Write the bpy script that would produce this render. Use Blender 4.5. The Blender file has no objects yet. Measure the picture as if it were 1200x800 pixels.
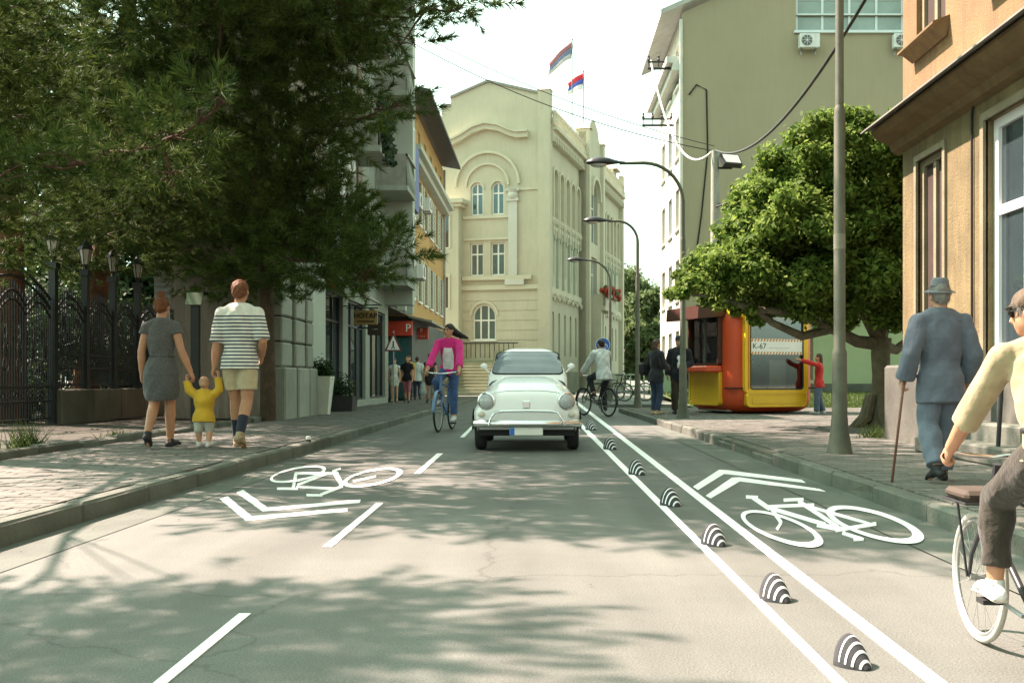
import bpy, bmesh, math, random
import numpy as np
from mathutils import Vector, Matrix

random.seed(7)
RNG = np.random.default_rng(7)
SC = bpy.context.scene
COL = SC.collection
R = math.radians
# ------------------------------------------------------------------ camera, sky, sun, exposure
F = 1167.0                # focal length in photo pixels (35 mm lens, 1200 px wide photo)
VX, VY = 635.0, 445.0     # vanishing point of the street in the photo
HC = 0.86                 # camera height
PAVE = 0.12               # pavement height
cam_data = bpy.data.cameras.new("camera")
cam_data.lens = 35.0
cam_data.sensor_width = 36.0
cam_data.shift_x = (600 - VX) / 1200.0
cam_data.shift_y = (VY - 400) / 1200.0
cam_data.clip_start = 0.05
cam_data.clip_end = 3000
cam = bpy.data.objects.new("camera", cam_data)
cam.location = (0, 0, HC)
cam.rotation_euler = (R(90), 0, 0)
COL.objects.link(cam)
SC.camera = cam

SUN_EL, SUN_PHI = R(52), R(22)          # elevation; the sun stands left and this far ahead
to_sun = Vector((-math.cos(SUN_EL) * math.cos(SUN_PHI), math.cos(SUN_EL) * math.sin(SUN_PHI), math.sin(SUN_EL)))
world = bpy.data.worlds.new("World")
SC.world = world
world.use_nodes = True
wn = world.node_tree.nodes
wl = world.node_tree.links
wn.clear()
sky = wn.new("ShaderNodeTexSky")
sky.sky_type = 'NISHITA'
sky.sun_disc = False
sky.sun_elevation = SUN_EL
sky.sun_rotation = math.atan2(to_sun.x, to_sun.y)
sky.air_density = 1.0
sky.dust_density = 3.0
sky.ozone_density = 1.0
hs = wn.new("ShaderNodeHueSaturation")
hs.inputs['Saturation'].default_value = 0.05
tint = wn.new("ShaderNodeMix")
tint.data_type = 'RGBA'
tint.blend_type = 'MULTIPLY'
tint.inputs['Factor'].default_value = 1.0
tint.inputs[7].default_value = (0.76, 1.0, 0.83, 1)
bg = wn.new("ShaderNodeBackground")
bg.inputs['Strength'].default_value = 0.115
wo = wn.new("ShaderNodeOutputWorld")
wl.new(sky.outputs['Color'], hs.inputs['Color'])
wl.new(hs.outputs['Color'], tint.inputs[6])
wl.new(tint.outputs[2], bg.inputs['Color'])
wl.new(bg.outputs['Background'], wo.inputs['Surface'])

sun_data = bpy.data.lights.new("sun", 'SUN')
sun_data.energy = 5.0
sun_data.angle = R(0.55)
sun_data.color = (1.0, 0.755, 0.68)
sun = bpy.data.objects.new("sun", sun_data)
sun.rotation_euler = to_sun.to_track_quat('Z', 'Y').to_euler()
sun.location = (-20, 10, 30)
COL.objects.link(sun)

SC.view_settings.view_transform = 'Standard'
SC.view_settings.look = 'None'
SC.view_settings.gamma = 1.0
SC.view_settings.use_curve_mapping = False
SC.view_settings.exposure = 2.15

# ------------------------------------------------------------------ pixel helpers
def P(px, py, d):
    return Vector(((px - VX) / F * d, d, HC - (py - VY) / F * d))
def G(px, py, z=0.0):
    d = (HC - z) * F / (py - VY)
    return Vector(((px - VX) / F * d, d, z))

# ------------------------------------------------------------------ mesh helpers
def frame_of(t, side=None):
    t = Vector(t).normalized()
    if side is None:
        side = Vector((1, 0, 0)) if abs(t.x) < 0.8 else Vector((0, 1, 0))
    side = Vector(side)
    a = side - t * side.dot(t)
    if a.length < 1e-5:
        a = t.orthogonal()
    a.normalize()
    return a, t.cross(a).normalized()

class MB:
    def __init__(s):
        s.v, s.f, s.m = [], [], []
    def add(s, vs, fs, mi=0, M=None):
        b = len(s.v)
        if M is not None:
            vs = [M @ Vector(v) for v in vs]
        s.v += [tuple(v) for v in vs]
        s.f += [tuple(b + i for i in f) for f in fs]
        s.m += [mi] * len(fs)
        return s
    def box(s, c, d, mi=0, M=None, rz=0.0):
        x, y, z = d[0] / 2, d[1] / 2, d[2] / 2
        vs = [(i * x, j * y, k * z) for k in (-1, 1) for j in (-1, 1) for i in (-1, 1)]
        if rz:
            cs, sn = math.cos(rz), math.sin(rz)
            vs = [(a * cs - b * sn, a * sn + b * cs, e) for a, b, e in vs]
        vs = [(a + c[0], b + c[1], e + c[2]) for a, b, e in vs]
        return s.add(vs, [(0, 2, 3, 1), (4, 5, 7, 6), (0, 1, 5, 4), (2, 6, 7, 3), (0, 4, 6, 2), (1, 3, 7, 5)], mi, M)
    def bx(s, x0, x1, y0, y1, z0, z1, mi=0, M=None):
        return s.box(((x0 + x1) / 2, (y0 + y1) / 2, (z0 + z1) / 2), (abs(x1 - x0), abs(y1 - y0), abs(z1 - z0)), mi, M)
    def cbox(s, c, d, b, mi=0, M=None, jit=0.0):
        """chamfered box"""
        vs, idx = [], {}
        h = [q / 2 for q in d]
        for k in (-1, 1):
            for j in (-1, 1):
                for i in (-1, 1):
                    for ax in range(3):
                        p = [i * (h[0] - b), j * (h[1] - b), k * (h[2] - b)]
                        p[ax] = (i, j, k)[ax] * h[ax]
                        idx[(i, j, k, ax)] = len(vs)
                        vs.append(tuple(p[q] + c[q] + (random.uniform(-jit, jit) if jit else 0) for q in range(3)))
        fs = []
        for ax in range(3):
            o = [q for q in range(3) if q != ax]
            for sg in (-1, 1):
                ring = []
                for a, bb in ((-1, -1), (1, -1), (1, 1), (-1, 1)):
                    key = [0, 0, 0]
                    key[ax], key[o[0]], key[o[1]] = sg, a, bb
                    ring.append(idx[(*key, ax)])
                if (sg > 0) == (ax == 1):
                    ring = ring[::-1]
                fs.append(tuple(ring))
        for ax in range(3):
            o = [q for q in range(3) if q != ax]
            for a in (-1, 1):
                for bb in (-1, 1):
                    k1, k2 = [0] * 3, [0] * 3
                    k1[ax], k2[ax] = -1, 1
                    k1[o[0]] = k2[o[0]] = a
                    k1[o[1]] = k2[o[1]] = bb
                    fs.append((idx[(*k1, o[0])], idx[(*k2, o[0])], idx[(*k2, o[1])], idx[(*k1, o[1])]))
        for i in (-1, 1):
            for j in (-1, 1):
                for k in (-1, 1):
                    fs.append((idx[(i, j, k, 0)], idx[(i, j, k, 1)], idx[(i, j, k, 2)]))
        return s.add(vs, fs, mi, M)
    def tube(s, pts, r, n=8, mi=0, side=None, M=None, caps=True, closed=False):
        pts = [Vector(p) for p in pts]
        k = len(pts)
        rr = r if isinstance(r, (list, tuple)) else [r] * k
        vs, fs = [], []
        a_prev = None
        for i, p in enumerate(pts):
            if closed:
                t = pts[(i + 1) % k] - pts[i - 1]
            else:
                t = pts[min(i + 1, k - 1)] - pts[max(i - 1, 0)]
            a, b = frame_of(t, side if side is not None else a_prev)
            if side is None:
                a_prev = a
            q = rr[i]
            ra, rb = q if isinstance(q, (list, tuple)) else (q, q)
            for j in range(n):
                th = 2 * math.pi * j / n
                vs.append(p + a * (ra * math.cos(th)) + b * (rb * math.sin(th)))
        for i in range(k if closed else k - 1):
            i2 = (i + 1) % k
            for j in range(n):
                j2 = (j + 1) % n
                fs.append((i * n + j, i * n + j2, i2 * n + j2, i2 * n + j))
        if caps and not closed:
            fs.append(tuple(range(n))[::-1])
            fs.append(tuple((k - 1) * n + j for j in range(n)))
        return s.add(vs, fs, mi, M)
    def rod(s, a, b, r, n=8, mi=0, M=None):
        return s.tube([a, b], r, n, mi, None, M)
    def sphere(s, c, r, nu=12, nv=8, mi=0, M=None):
        if not isinstance(r, (list, tuple)):
            r = (r, r, r)
        vs = [(c[0], c[1], c[2] - r[2])]
        for i in range(1, nv):
            ph = math.pi * i / nv - math.pi / 2
            for j in range(nu):
                th = 2 * math.pi * j / nu
                vs.append((c[0] + r[0] * math.cos(ph) * math.cos(th), c[1] + r[1] * math.cos(ph) * math.sin(th), c[2] + r[2] * math.sin(ph)))
        vs.append((c[0], c[1], c[2] + r[2]))
        fs = [(0, 1 + (j + 1) % nu, 1 + j) for j in range(nu)]
        for i in range(nv - 2):
            for j in range(nu):
                a, b = 1 + i * nu + j, 1 + i * nu + (j + 1) % nu
                fs.append((a, b, b + nu, a + nu))
        top, base = len(vs) - 1, 1 + (nv - 2) * nu
        fs += [(base + j, base + (j + 1) % nu, top) for j in range(nu)]
        return s.add(vs, fs, mi, M)
    def lathe(s, prof, n=16, mi=0, M=None, caps=True):
        vs = [(r * math.cos(2 * math.pi * j / n), r * math.sin(2 * math.pi * j / n), z) for r, z in prof for j in range(n)]
        fs = [(i * n + j, i * n + (j + 1) % n, (i + 1) * n + (j + 1) % n, (i + 1) * n + j) for i in range(len(prof) - 1) for j in range(n)]
        if caps:
            fs.append(tuple(range(n))[::-1])
            fs.append(tuple((len(prof) - 1) * n + j for j in range(n)))
        return s.add(vs, fs, mi, M)
    def prism(s, poly, h0, h1, mi=0, M=None):
        """polygon in the local xy plane, extruded from z=h0 to h1"""
        n = len(poly)
        vs = [(x, y, h0) for x, y in poly] + [(x, y, h1) for x, y in poly]
        fs = [tuple(range(n))[::-1], tuple(range(n, 2 * n))] + [(i, (i + 1) % n, n + (i + 1) % n, n + i) for i in range(n)]
        return s.add(vs, fs, mi, M)
    def xz(s, poly, y0, y1, mi=0):
        """polygon given as (x, z), extruded along y"""
        n = len(poly)
        vs = [(x, y0, z) for x, z in poly] + [(x, y1, z) for x, z in poly]
        fs = [tuple(range(n)), tuple(range(n, 2 * n))[::-1]] + [(i, n + i, n + (i + 1) % n, (i + 1) % n) for i in range(n)]
        return s.add(vs, fs, mi)
    def grid(s, fn, nu, nv, mi=0, M=None, flip=False):
        vs = [fn(i / nu, j / nv) for i in range(nu + 1) for j in range(nv + 1)]
        fs = []
        for i in range(nu):
            for j in range(nv):
                q = (i * (nv + 1) + j, (i + 1) * (nv + 1) + j, (i + 1) * (nv + 1) + j + 1, i * (nv + 1) + j + 1)
                fs.append(q[::-1] if flip else q)
        return s.add(vs, fs, mi, M)
    def mesh(s, name, mats, smooth=False):
        me = bpy.data.meshes.new(name)
        me.from_pydata(s.v, [], s.f)
        if not isinstance(mats, (list, tuple)):
            mats = [mats]
        for m in mats:
            me.materials.append(m)
        if len(mats) > 1:
            me.polygons.foreach_set("material_index", s.m)
        if smooth:
            me.polygons.foreach_set("use_smooth", [True] * len(s.f))
            if smooth != 'all':
                try:
                    me.set_sharp_from_angle(angle=R(40))
                except Exception:
                    pass
        me.update()
        return me
    def build(s, name, mats, parent=None, smooth=False, loc=None, rz=0.0):
        return link(name, s.mesh(name, mats, smooth), parent, loc, rz)

def link(name, me, parent=None, loc=None, rz=0.0, sc=None):
    o = bpy.data.objects.new(name, me)
    COL.objects.link(o)
    if loc is not None:
        o.location = loc
    if rz:
        o.rotation_euler = (0, 0, rz)
    if sc is not None:
        o.scale = (sc, sc, sc) if not isinstance(sc, (list, tuple)) else sc
    if parent is not None:
        o.parent = parent
    return o
def tag(o, label=None, cat=None, group=None, kind=None):
    if label: o["label"] = label
    if cat: o["category"] = cat
    if group: o["group"] = group
    if kind: o["kind"] = kind
    return o
def thing(name, label, cat, loc=(0, 0, 0), rz=0.0, group=None, sc=None):
    return tag(link(name, None, None, loc, rz, sc), label, cat, group)
def copy_tree(o, label=None, parent=None):
    c = o.copy()
    COL.objects.link(c)
    if parent is not None:
        c.parent = parent
    if label: c["label"] = label
    for ch in list(o.children):
        copy_tree(ch, None, c)
    return c
def fast_mesh(name, verts, faces_n, mat, smooth=False):
    """verts: (n, k, 3) array of n k-gons that share no corner"""
    n, k, _ = verts.shape
    me = bpy.data.meshes.new(name)
    me.vertices.add(n * k)
    me.vertices.foreach_set("co", verts.astype(np.float32).ravel())
    me.loops.add(n * k)
    me.loops.foreach_set("vertex_index", np.arange(n * k, dtype=np.int32))
    me.polygons.add(n)
    me.polygons.foreach_set("loop_start", np.arange(0, n * k, k, dtype=np.int32))
    me.polygons.foreach_set("loop_total", np.full(n, k, dtype=np.int32))
    me.materials.append(mat)
    me.update(calc_edges=True)
    me.validate()
    return me

# ------------------------------------------------------------------ materials
def lin(c):
    """sRGB 0-255 to linear"""
    return tuple((q / 255 / 12.92) if q / 255 <= 0.04045 else ((q / 255 + 0.055) / 1.055) ** 2.4 for q in c)
MATS = {}
def mat(name, col, rough=0.75, var=0.15, scale=3.0, bump=0.0, bscale=40.0, metal=0.0, col2=None, rnd=0.0, spec=0.4, coat=0.0, streak=0.0, streak_col=None, detail=6.0, bdist=0.01, sheen=0.0):
    if name in MATS:
        return MATS[name]
    m = bpy.data.materials.new(name)
    MATS[name] = m
    m.use_nodes = True
    nt = m.node_tree
    N, L = nt.nodes, nt.links
    b = N["Principled BSDF"]
    b.inputs["Roughness"].default_value = rough
    b.inputs["Metallic"].default_value = metal
    b.inputs["Specular IOR Level"].default_value = spec
    b.inputs["Coat Weight"].default_value = coat
    if sheen:
        b.inputs["Sheen Weight"].default_value = sheen
    tc = N.new("ShaderNodeTexCoord")
    n1 = N.new("ShaderNodeTexNoise")
    n1.inputs["Scale"].default_value = scale
    n1.inputs["Detail"].default_value = detail
    n1.inputs["Roughness"].default_value = 0.65
    L.new(tc.outputs["Object"], n1.inputs["Vector"])
    rm = N.new("ShaderNodeMapRange")
    rm.inputs[1].default_value, rm.inputs[2].default_value = 0.3, 0.7
    L.new(n1.outputs["Fac"], rm.inputs[0])
    mx = N.new("ShaderNodeMix")
    mx.data_type = 'RGBA'
    lo = tuple(c * (1 - var) for c in col)
    hi = col2 if col2 else tuple(min(1, c * (1 + var)) for c in col)
    mx.inputs[6].default_value = (*lo, 1)
    mx.inputs[7].default_value = (*hi, 1)
    L.new(rm.outputs[0], mx.inputs[0])
    out = mx.outputs[2]
    if streak:
        mp = N.new("ShaderNodeMapping")
        mp.inputs["Scale"].default_value = (3.0, 3.0, 0.35)
        n3 = N.new("ShaderNodeTexNoise")
        n3.inputs["Scale"].default_value = 2.2
        n3.inputs["Detail"].default_value = 8
        n3.inputs["Roughness"].default_value = 0.7
        L.new(tc.outputs["Object"], mp.inputs["Vector"])
        L.new(mp.outputs[0], n3.inputs["Vector"])
        r3 = N.new("ShaderNodeMapRange")
        r3.inputs[1].default_value, r3.inputs[2].default_value = 0.48, 0.72
        r3.inputs[4].default_value = streak
        L.new(n3.outputs["Fac"], r3.inputs[0])
        m3 = N.new("ShaderNodeMix")
        m3.data_type = 'RGBA'
        sc = streak_col if streak_col else tuple(c * 0.4 for c in col)
        m3.inputs[7].default_value = (*sc, 1)
        L.new(r3.outputs[0], m3.inputs[0])
        L.new(out, m3.inputs[6])
        out = m3.outputs[2]
    if rnd:
        oi = N.new("ShaderNodeObjectInfo")
        rr = N.new("ShaderNodeMapRange")
        rr.inputs[3].default_value, rr.inputs[4].default_value = 1 - rnd, 1 + rnd
        L.new(oi.outputs["Random"], rr.inputs[0])
        mm = N.new("ShaderNodeMix")
        mm.data_type = 'RGBA'
        mm.blend_type = 'MULTIPLY'
        mm.inputs[0].default_value = 1
        L.new(out, mm.inputs[6])
        L.new(rr.outputs[0], mm.inputs[7])
        out = mm.outputs[2]
    L.new(out, b.inputs["Base Color"])
    if bump:
        n2 = N.new("ShaderNodeTexNoise")
        n2.inputs["Scale"].default_value = bscale
        n2.inputs["Detail"].default_value = 5
        L.new(tc.outputs["Object"], n2.inputs["Vector"])
        bp = N.new("ShaderNodeBump")
        bp.inputs["Strength"].default_value = bump
        bp.inputs["Distance"].default_value = bdist
        L.new(n2.outputs["Fac"], bp.inputs["Height"])
        L.new(bp.outputs[0], b.inputs["Normal"])
    return m
def glass_mat(name, tintc=(0.9, 0.95, 0.93), refl=0.12):
    if name in MATS:
        return MATS[name]
    m = bpy.data.materials.new(name)
    MATS[name] = m
    m.use_nodes = True
    N, L = m.node_tree.nodes, m.node_tree.links
    N.clear()
    t = N.new("ShaderNodeBsdfTransparent")
    t.inputs[0].default_value = (*tintc, 1)
    g = N.new("ShaderNodeBsdfGlossy")
    g.inputs["Roughness"].default_value = 0.03
    fr = N.new("ShaderNodeFresnel")
    fr.inputs[0].default_value = 1.5
    ad = N.new("ShaderNodeMath")
    ad.operation = 'ADD'
    ad.inputs[1].default_value = refl - 0.04
    ms = N.new("ShaderNodeMixShader")
    o = N.new("ShaderNodeOutputMaterial")
    L.new(fr.outputs[0], ad.inputs[0])
    L.new(ad.outputs[0], ms.inputs[0])
    L.new(t.outputs[0], ms.inputs[1])
    L.new(g.outputs[0], ms.inputs[2])
    L.new(ms.outputs[0], o.inputs[0])
    return m
def leaf_mat(name, c1, c2, trans=0.3):
    if name in MATS:
        return MATS[name]
    m = bpy.data.materials.new(name)
    MATS[name] = m
    m.use_nodes = True
    N, L = m.node_tree.nodes, m.node_tree.links
    N.clear()
    ge = N.new("ShaderNodeNewGeometry")
    tc = N.new("ShaderNodeTexCoord")
    no = N.new("ShaderNodeTexNoise")
    no.inputs["Scale"].default_value = 1.7
    L.new(tc.outputs["Object"], no.inputs["Vector"])
    av = N.new("ShaderNodeMath")
    av.operation = 'ADD'
    L.new(ge.outputs["Random Per Island"], av.inputs[0])
    L.new(no.outputs["Fac"], av.inputs[1])
    rm = N.new("ShaderNodeMapRange")
    rm.inputs[1].default_value, rm.inputs[2].default_value = 0.45, 1.45
    L.new(av.outputs[0], rm.inputs[0])
    mx = N.new("ShaderNodeMix")
    mx.data_type = 'RGBA'
    mx.inputs[6].default_value = (*c1, 1)
    mx.inputs[7].default_value = (*c2, 1)
    L.new(rm.outputs[0], mx.inputs[0])
    d = N.new("ShaderNodeBsdfPrincipled")
    d.inputs["Roughness"].default_value = 0.6
    d.inputs["Specular IOR Level"].default_value = 0.12
    t = N.new("ShaderNodeBsdfTranslucent")
    ms = N.new("ShaderNodeMixShader")
    ms.inputs[0].default_value = trans
    o = N.new("ShaderNodeOutputMaterial")
    L.new(mx.outputs[2], d.inputs["Base Color"])
    L.new(mx.outputs[2], t.inputs[0])
    L.new(d.outputs[0], ms.inputs[1])
    L.new(t.outputs[0], ms.inputs[2])
    L.new(ms.outputs[0], o.inputs[0])
    return m

M_PAINT = mat("road_paint", (0.82, 0.82, 0.80), 0.6, 0.04, 8, 0.15, 120)
M_DARK = mat("dark_void", (0.012, 0.012, 0.012), 0.8, 0.1)
M_IRON = mat("black_iron", (0.018, 0.019, 0.02), 0.5, 0.2, 6, 0.1, 60)
M_STEEL = mat("galvanised_steel", (0.30, 0.31, 0.30), 0.45, 0.2, 4, 0.05, 60, metal=0.5)
M_LAMP = mat("lamp_post_paint", (0.10, 0.105, 0.075), 0.6, 0.22, 5, 0.12, 70, streak=0.4)
M_LAMPHEAD = mat("lamp_head", (0.02, 0.02, 0.022), 0.4, 0.15)
M_GLASS = mat("window_glass", (0.03, 0.045, 0.05), 0.06, 0.3, 0.7, spec=0.9)
M_GLASSB = mat("window_glass_teal", (0.03, 0.10, 0.11), 0.08, 0.35, 0.5, spec=0.9)
M_WFRAME = mat("white_frame", (0.72, 0.72, 0.68), 0.5, 0.06, 5)
M_BLACK = mat("black_rubber", (0.02, 0.02, 0.02), 0.75, 0.2, 20, 0.1, 80)
M_CHROME = mat("chrome", (0.75, 0.75, 0.75), 0.15, 0.05, metal=1.0)
# ------------------------------------------------------------------ ground, road, pavements
XL, XR = -2.77, 2.33                       # kerb faces
def road_material():
    m = mat("road_concrete", (0.106, 0.110, 0.098), 0.8, 0.18, 0.6, 0.5, 90, spec=0.3, bdist=0.006)
    nt = m.node_tree
    N, L = nt.nodes, nt.links
    b = N["Principled BSDF"]
    old = b.inputs["Base Color"].links[0].from_socket
    tc = [n for n in N if n.type == 'TEX_COORD'][0]
    # fine aggregate speckle
    v = N.new("ShaderNodeTexNoise")
    v.inputs["Scale"].default_value = 160
    v.inputs["Detail"].default_value = 3
    L.new(tc.outputs["Object"], v.inputs["Vector"])
    r = N.new("ShaderNodeMapRange")
    r.inputs[1].default_value, r.inputs[2].default_value = 0.25, 0.75
    r.inputs[3].default_value, r.inputs[4].default_value = 0.6, 1.4
    L.new(v.outputs["Fac"], r.inputs[0])
    mu = N.new("ShaderNodeMix")
    mu.data_type = 'RGBA'
    mu.blend_type = 'MULTIPLY'
    mu.inputs[0].default_value = 1
    L.new(old, mu.inputs[6])
    L.new(r.outputs[0], mu.inputs[7])
    # long wheel tracks of wear along the street
    mp = N.new("ShaderNodeMapping")
    mp.inputs["Scale"].default_value = (1.6, 0.10, 1)
    L.new(tc.outputs["Object"], mp.inputs["Vector"])
    w = N.new("ShaderNodeTexNoise")
    w.inputs["Scale"].default_value = 1.3
    w.inputs["Detail"].default_value = 4
    L.new(mp.outputs[0], w.inputs["Vector"])
    r2 = N.new("ShaderNodeMapRange")
    r2.inputs[1].default_value, r2.inputs[2].default_value = 0.35, 0.65
    r2.inputs[3].default_value, r2.inputs[4].default_value = 0.86, 1.14
    L.new(w.outputs["Fac"], r2.inputs[0])
    mu2 = N.new("ShaderNodeMix")
    mu2.data_type = 'RGBA'
    mu2.blend_type = 'MULTIPLY'
    mu2.inputs[0].default_value = 1
    L.new(mu.outputs[2], mu2.inputs[6])
    L.new(r2.outputs[0], mu2.inputs[7])
    # hairline cracks
    vo = N.new("ShaderNodeTexVoronoi")
    vo.feature = 'DISTANCE_TO_EDGE'
    vo.inputs["Scale"].default_value = 0.38
    mp2 = N.new("ShaderNodeMapping")
    mp2.inputs["Scale"].default_value = (0.9, 1.0, 1)
    nz = N.new("ShaderNodeTexNoise")
    nz.inputs["Scale"].default_value = 2.5
    nz.inputs["Detail"].default_value = 6
    L.new(tc.outputs["Object"], nz.inputs["Vector"])
    ad = N.new("ShaderNodeMix")
    ad.data_type = 'RGBA'
    ad.blend_type = 'ADD'
    ad.inputs[0].default_value = 0.55
    L.new(tc.outputs["Object"], ad.inputs[6])
    L.new(nz.outputs["Color"], ad.inputs[7])
    L.new(ad.outputs[2], mp2.inputs["Vector"])
    L.new(mp2.outputs[0], vo.inputs["Vector"])
    r3 = N.new("ShaderNodeMapRange")
    r3.inputs[1].default_value, r3.inputs[2].default_value = 0.0, 0.006
    r3.inputs[3].default_value, r3.inputs[4].default_value = 0.72, 1.0
    L.new(vo.outputs["Distance"], r3.inputs[0])
    mu3 = N.new("ShaderNodeMix")
    mu3.data_type = 'RGBA'
    mu3.blend_type = 'MULTIPLY'
    mu3.inputs[0].default_value = 1
    L.new(mu2.outputs[2], mu3.inputs[6])
    L.new(r3.outputs[0], mu3.inputs[7])
    L.new(mu3.outputs[2], b.inputs["Base Color"])
    return m
M_ROAD = road_material()
M_GUTTER = mat("gutter_concrete", (0.095, 0.105, 0.088), 0.85, 0.25, 1.5, 0.5, 70)
M_EARTH = mat("bare_earth", (0.048, 0.043, 0.030), 0.95, 0.35, 2.0, 0.8, 30)
M_KERB = mat("kerb_concrete", (0.105, 0.112, 0.090), 0.85, 0.25, 3.0, 0.6, 45, rnd=0.2, streak=0.4)
M_PAVER = mat("paver_concrete", (0.118, 0.115, 0.098), 0.85, 0.15, 6.0, 0.4, 90, rnd=0.16)
M_JOINT = mat("paver_joint_sand", (0.085, 0.085, 0.065), 0.95, 0.3, 4.0, 0.5, 80)
M_GRASS = mat("lawn_ground", (0.05, 0.075, 0.02), 0.95, 0.3, 1.0, 0.6, 40)

gm = MB()
gm.add([(-900, -60, -0.02), (900, -60, -0.02), (900, 1500, -0.02), (-900, 1500, -0.02)], [(0, 1, 2, 3)])
tag(gm.build("ground", mat("ground_asphalt", (0.10, 0.105, 0.09), 0.9, 0.2, 0.3)), kind="structure")

rm_ = MB()
JY = 8.05                                      # a slab joint across the road
for y0, y1 in ((-12, JY), (JY + 0.012, 17.0), (17.012, 30), (30.01, 130)):
    x1 = XR - 0.42 if y1 < 29 else 14
    xs = np.linspace(XL + 0.36, x1, 2)
    rm_.add([(xs[0], y0, 0), (xs[1], y0, 0), (xs[1], y1, 0), (xs[0], y1, 0)], [(0, 1, 2, 3)])
tag(rm_.build("road", M_ROAD), kind="structure")
gl = MB()
gl.add([(XL - 0.05, -12, 0.004), (XL + 0.346, -12, -0.001), (XL + 0.346, 60, -0.001), (XL - 0.05, 60, 0.004)], [(0, 1, 2, 3)])
gl.add([(XR - 0.406, -12, -0.001), (XR + 0.05, -12, 0.004), (XR + 0.05, 30, 0.004), (XR - 0.406, 30, -0.001)], [(0, 1, 2, 3)])
tag(gl.build("road_gutter", M_GUTTER), kind="structure")

# ---- pavements: a bed with the joints, kerb stones and pavers on it
def right_kerb(y):
    return XR if y < 12 else XR - 0.28 * (y - 12) / 14.0
PL_BACK = -5.1
def pavement(name, inner, outer, y0, y1, side, near_ok):
    bed = MB()
    ys = np.linspace(y0, y1, 24)
    for a, b in zip(ys[:-1], ys[1:]):
        bed.add([(inner(a), a, PAVE - 0.012), (outer(a), a, PAVE - 0.012), (outer(b), b, PAVE - 0.012), (inner(b), b, PAVE - 0.012)], [(0, 1, 2, 3)])
        bed.add([(inner(a), a, -0.02), (inner(b), b, -0.02), (inner(b), b, PAVE - 0.012), (inner(a), a, PAVE - 0.012)], [(0, 1, 2, 3)])
    pv = tag(bed.build(name, M_JOINT), kind="structure")
    # kerb stones
    shapes = []
    for k in range(4):
        kb = MB()
        kb.cbox((0, 0, 0), (0.13, 0.985, 0.17), 0.018, jit=0.004)
        shapes.append(kb.mesh("kerb_stone", M_KERB, False))
    y = y0
    while y < min(y1, 40) - 0.5:
        x = inner(y + 0.5) + side * 0.055
        sl = (inner(y + 1) - inner(y)) / 1.0
        drop = 0.0
        if side > 0 and 9.4 < y < 12.6:
            drop = 0.045                           # the dropped, worn stretch on the right side
        o = link("kerb_stone", random.choice(shapes), pv, (x + random.uniform(-0.008, 0.008), y + 0.5, PAVE - 0.083 - drop + random.uniform(-0.004, 0.006)))
        o.rotation_euler = (random.uniform(-0.006, 0.006), random.uniform(-0.02, 0.02), -math.atan(sl) + random.uniform(-0.008, 0.008))
        y += 1.0
    # pavers in running bond
    pw, pl = 0.215, 0.105
    spots = []
    row = 0
    y = y0
    while y < min(y1, 30):
        off = 0 if row % 2 else pw / 2
        lo, hi = (inner(y) + 0.135, outer(y)) if side > 0 else (outer(y), inner(y) - 0.135)
        x = lo + off * 0 + (pw / 2 if row % 2 else 0.0)
        if row % 2:
            spots.append((lo + pw / 4, y + pl / 2, pw / 2))
            x = lo + pw / 2
        else:
            x = lo
        while x + pw <= hi + 0.02:
            spots.append((x + pw / 2, y + pl / 2, pw))
            x += pw
        if hi - x > 0.03:
            spots.append(((x + hi) / 2, y + pl / 2, hi - x))
        y += pl
        row += 1
    vis = [q for q in spots if q[2] == pw and near_ok(q[0], q[1])]
    vis.sort(key=lambda q: q[1])
    chosen = set((q[0], q[1]) for q in vis[:300])
    pm = []
    for k in range(5):
        b = MB()
        b.cbox((0, 0, 0), (pw - 0.007, pl - 0.007, 0.03), 0.004, jit=0.0015)
        pm.append(b.mesh("paver", M_PAVER))
    rest = MB()
    for x, yy, w in spots:
        z = PAVE - 0.0125 + random.uniform(-0.0025, 0.0025)
        if (x, yy) in chosen:
            o = link("paver", random.choice(pm), pv, (x, yy, z), random.uniform(-0.01, 0.01))
        else:
            rest.box((x, yy, z), (w - 0.007, pl - 0.007, 0.03), rz=random.uniform(-0.01, 0.01))
    tag(rest.build("paver_field", M_PAVER, pv), kind="stuff")
    return pv
pave_l = pavement("pavement_left", lambda y: XL, lambda y: PL_BACK, -2.0, 46, -1, lambda x, y: y > 4.7 and x > -0.55 * y)
pave_r = pavement("pavement_right", right_kerb, lambda y: 4.40 if y < 12.4 else 8.8, 0.0, 26.5, 1, lambda x, y: y > 4.4 and x < 0.485 * y)

# strip of earth between pavement and fence, edged with a low broken kerb
em = MB()
em.add([(-9.5, -4, PAVE + 0.03), (PL_BACK - 0.06, -4, PAVE + 0.0), (PL_BACK - 0.06, 18.2, PAVE + 0.0), (-9.5, 18.2, PAVE + 0.03)], [(0, 1, 2, 3)])
em.add([(-30, -4, PAVE + 0.026), (-9.5, -4, PAVE + 0.026), (-9.5, 40, PAVE + 0.026), (-30, 40, PAVE + 0.026)], [(0, 1, 2, 3)])
em.add([(-9.5, 18.2, PAVE + 0.03), (-5.3, 18.2, PAVE + 0.03), (-5.3, 24, PAVE + 0.03), (-9.5, 24, PAVE + 0.03)], [(0, 1, 2, 3)])
strip = tag(em.build("earth_strip", M_EARTH), kind="structure")
for k in range(24):
    y = -2 + k * 0.92
    if y > 17.6: break
    b = MB()
    b.cbox((0, 0, 0), (0.11, 0.88, 0.16), 0.02, jit=0.008)
    o = b.build("kerb_stone", M_KERB, strip, loc=(PL_BACK + 0.02 + random.uniform(-0.02, 0.02), y + 0.45, PAVE + 0.01 + random.uniform(-0.03, 0.02)), rz=random.uniform(-0.03, 0.03))
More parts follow.
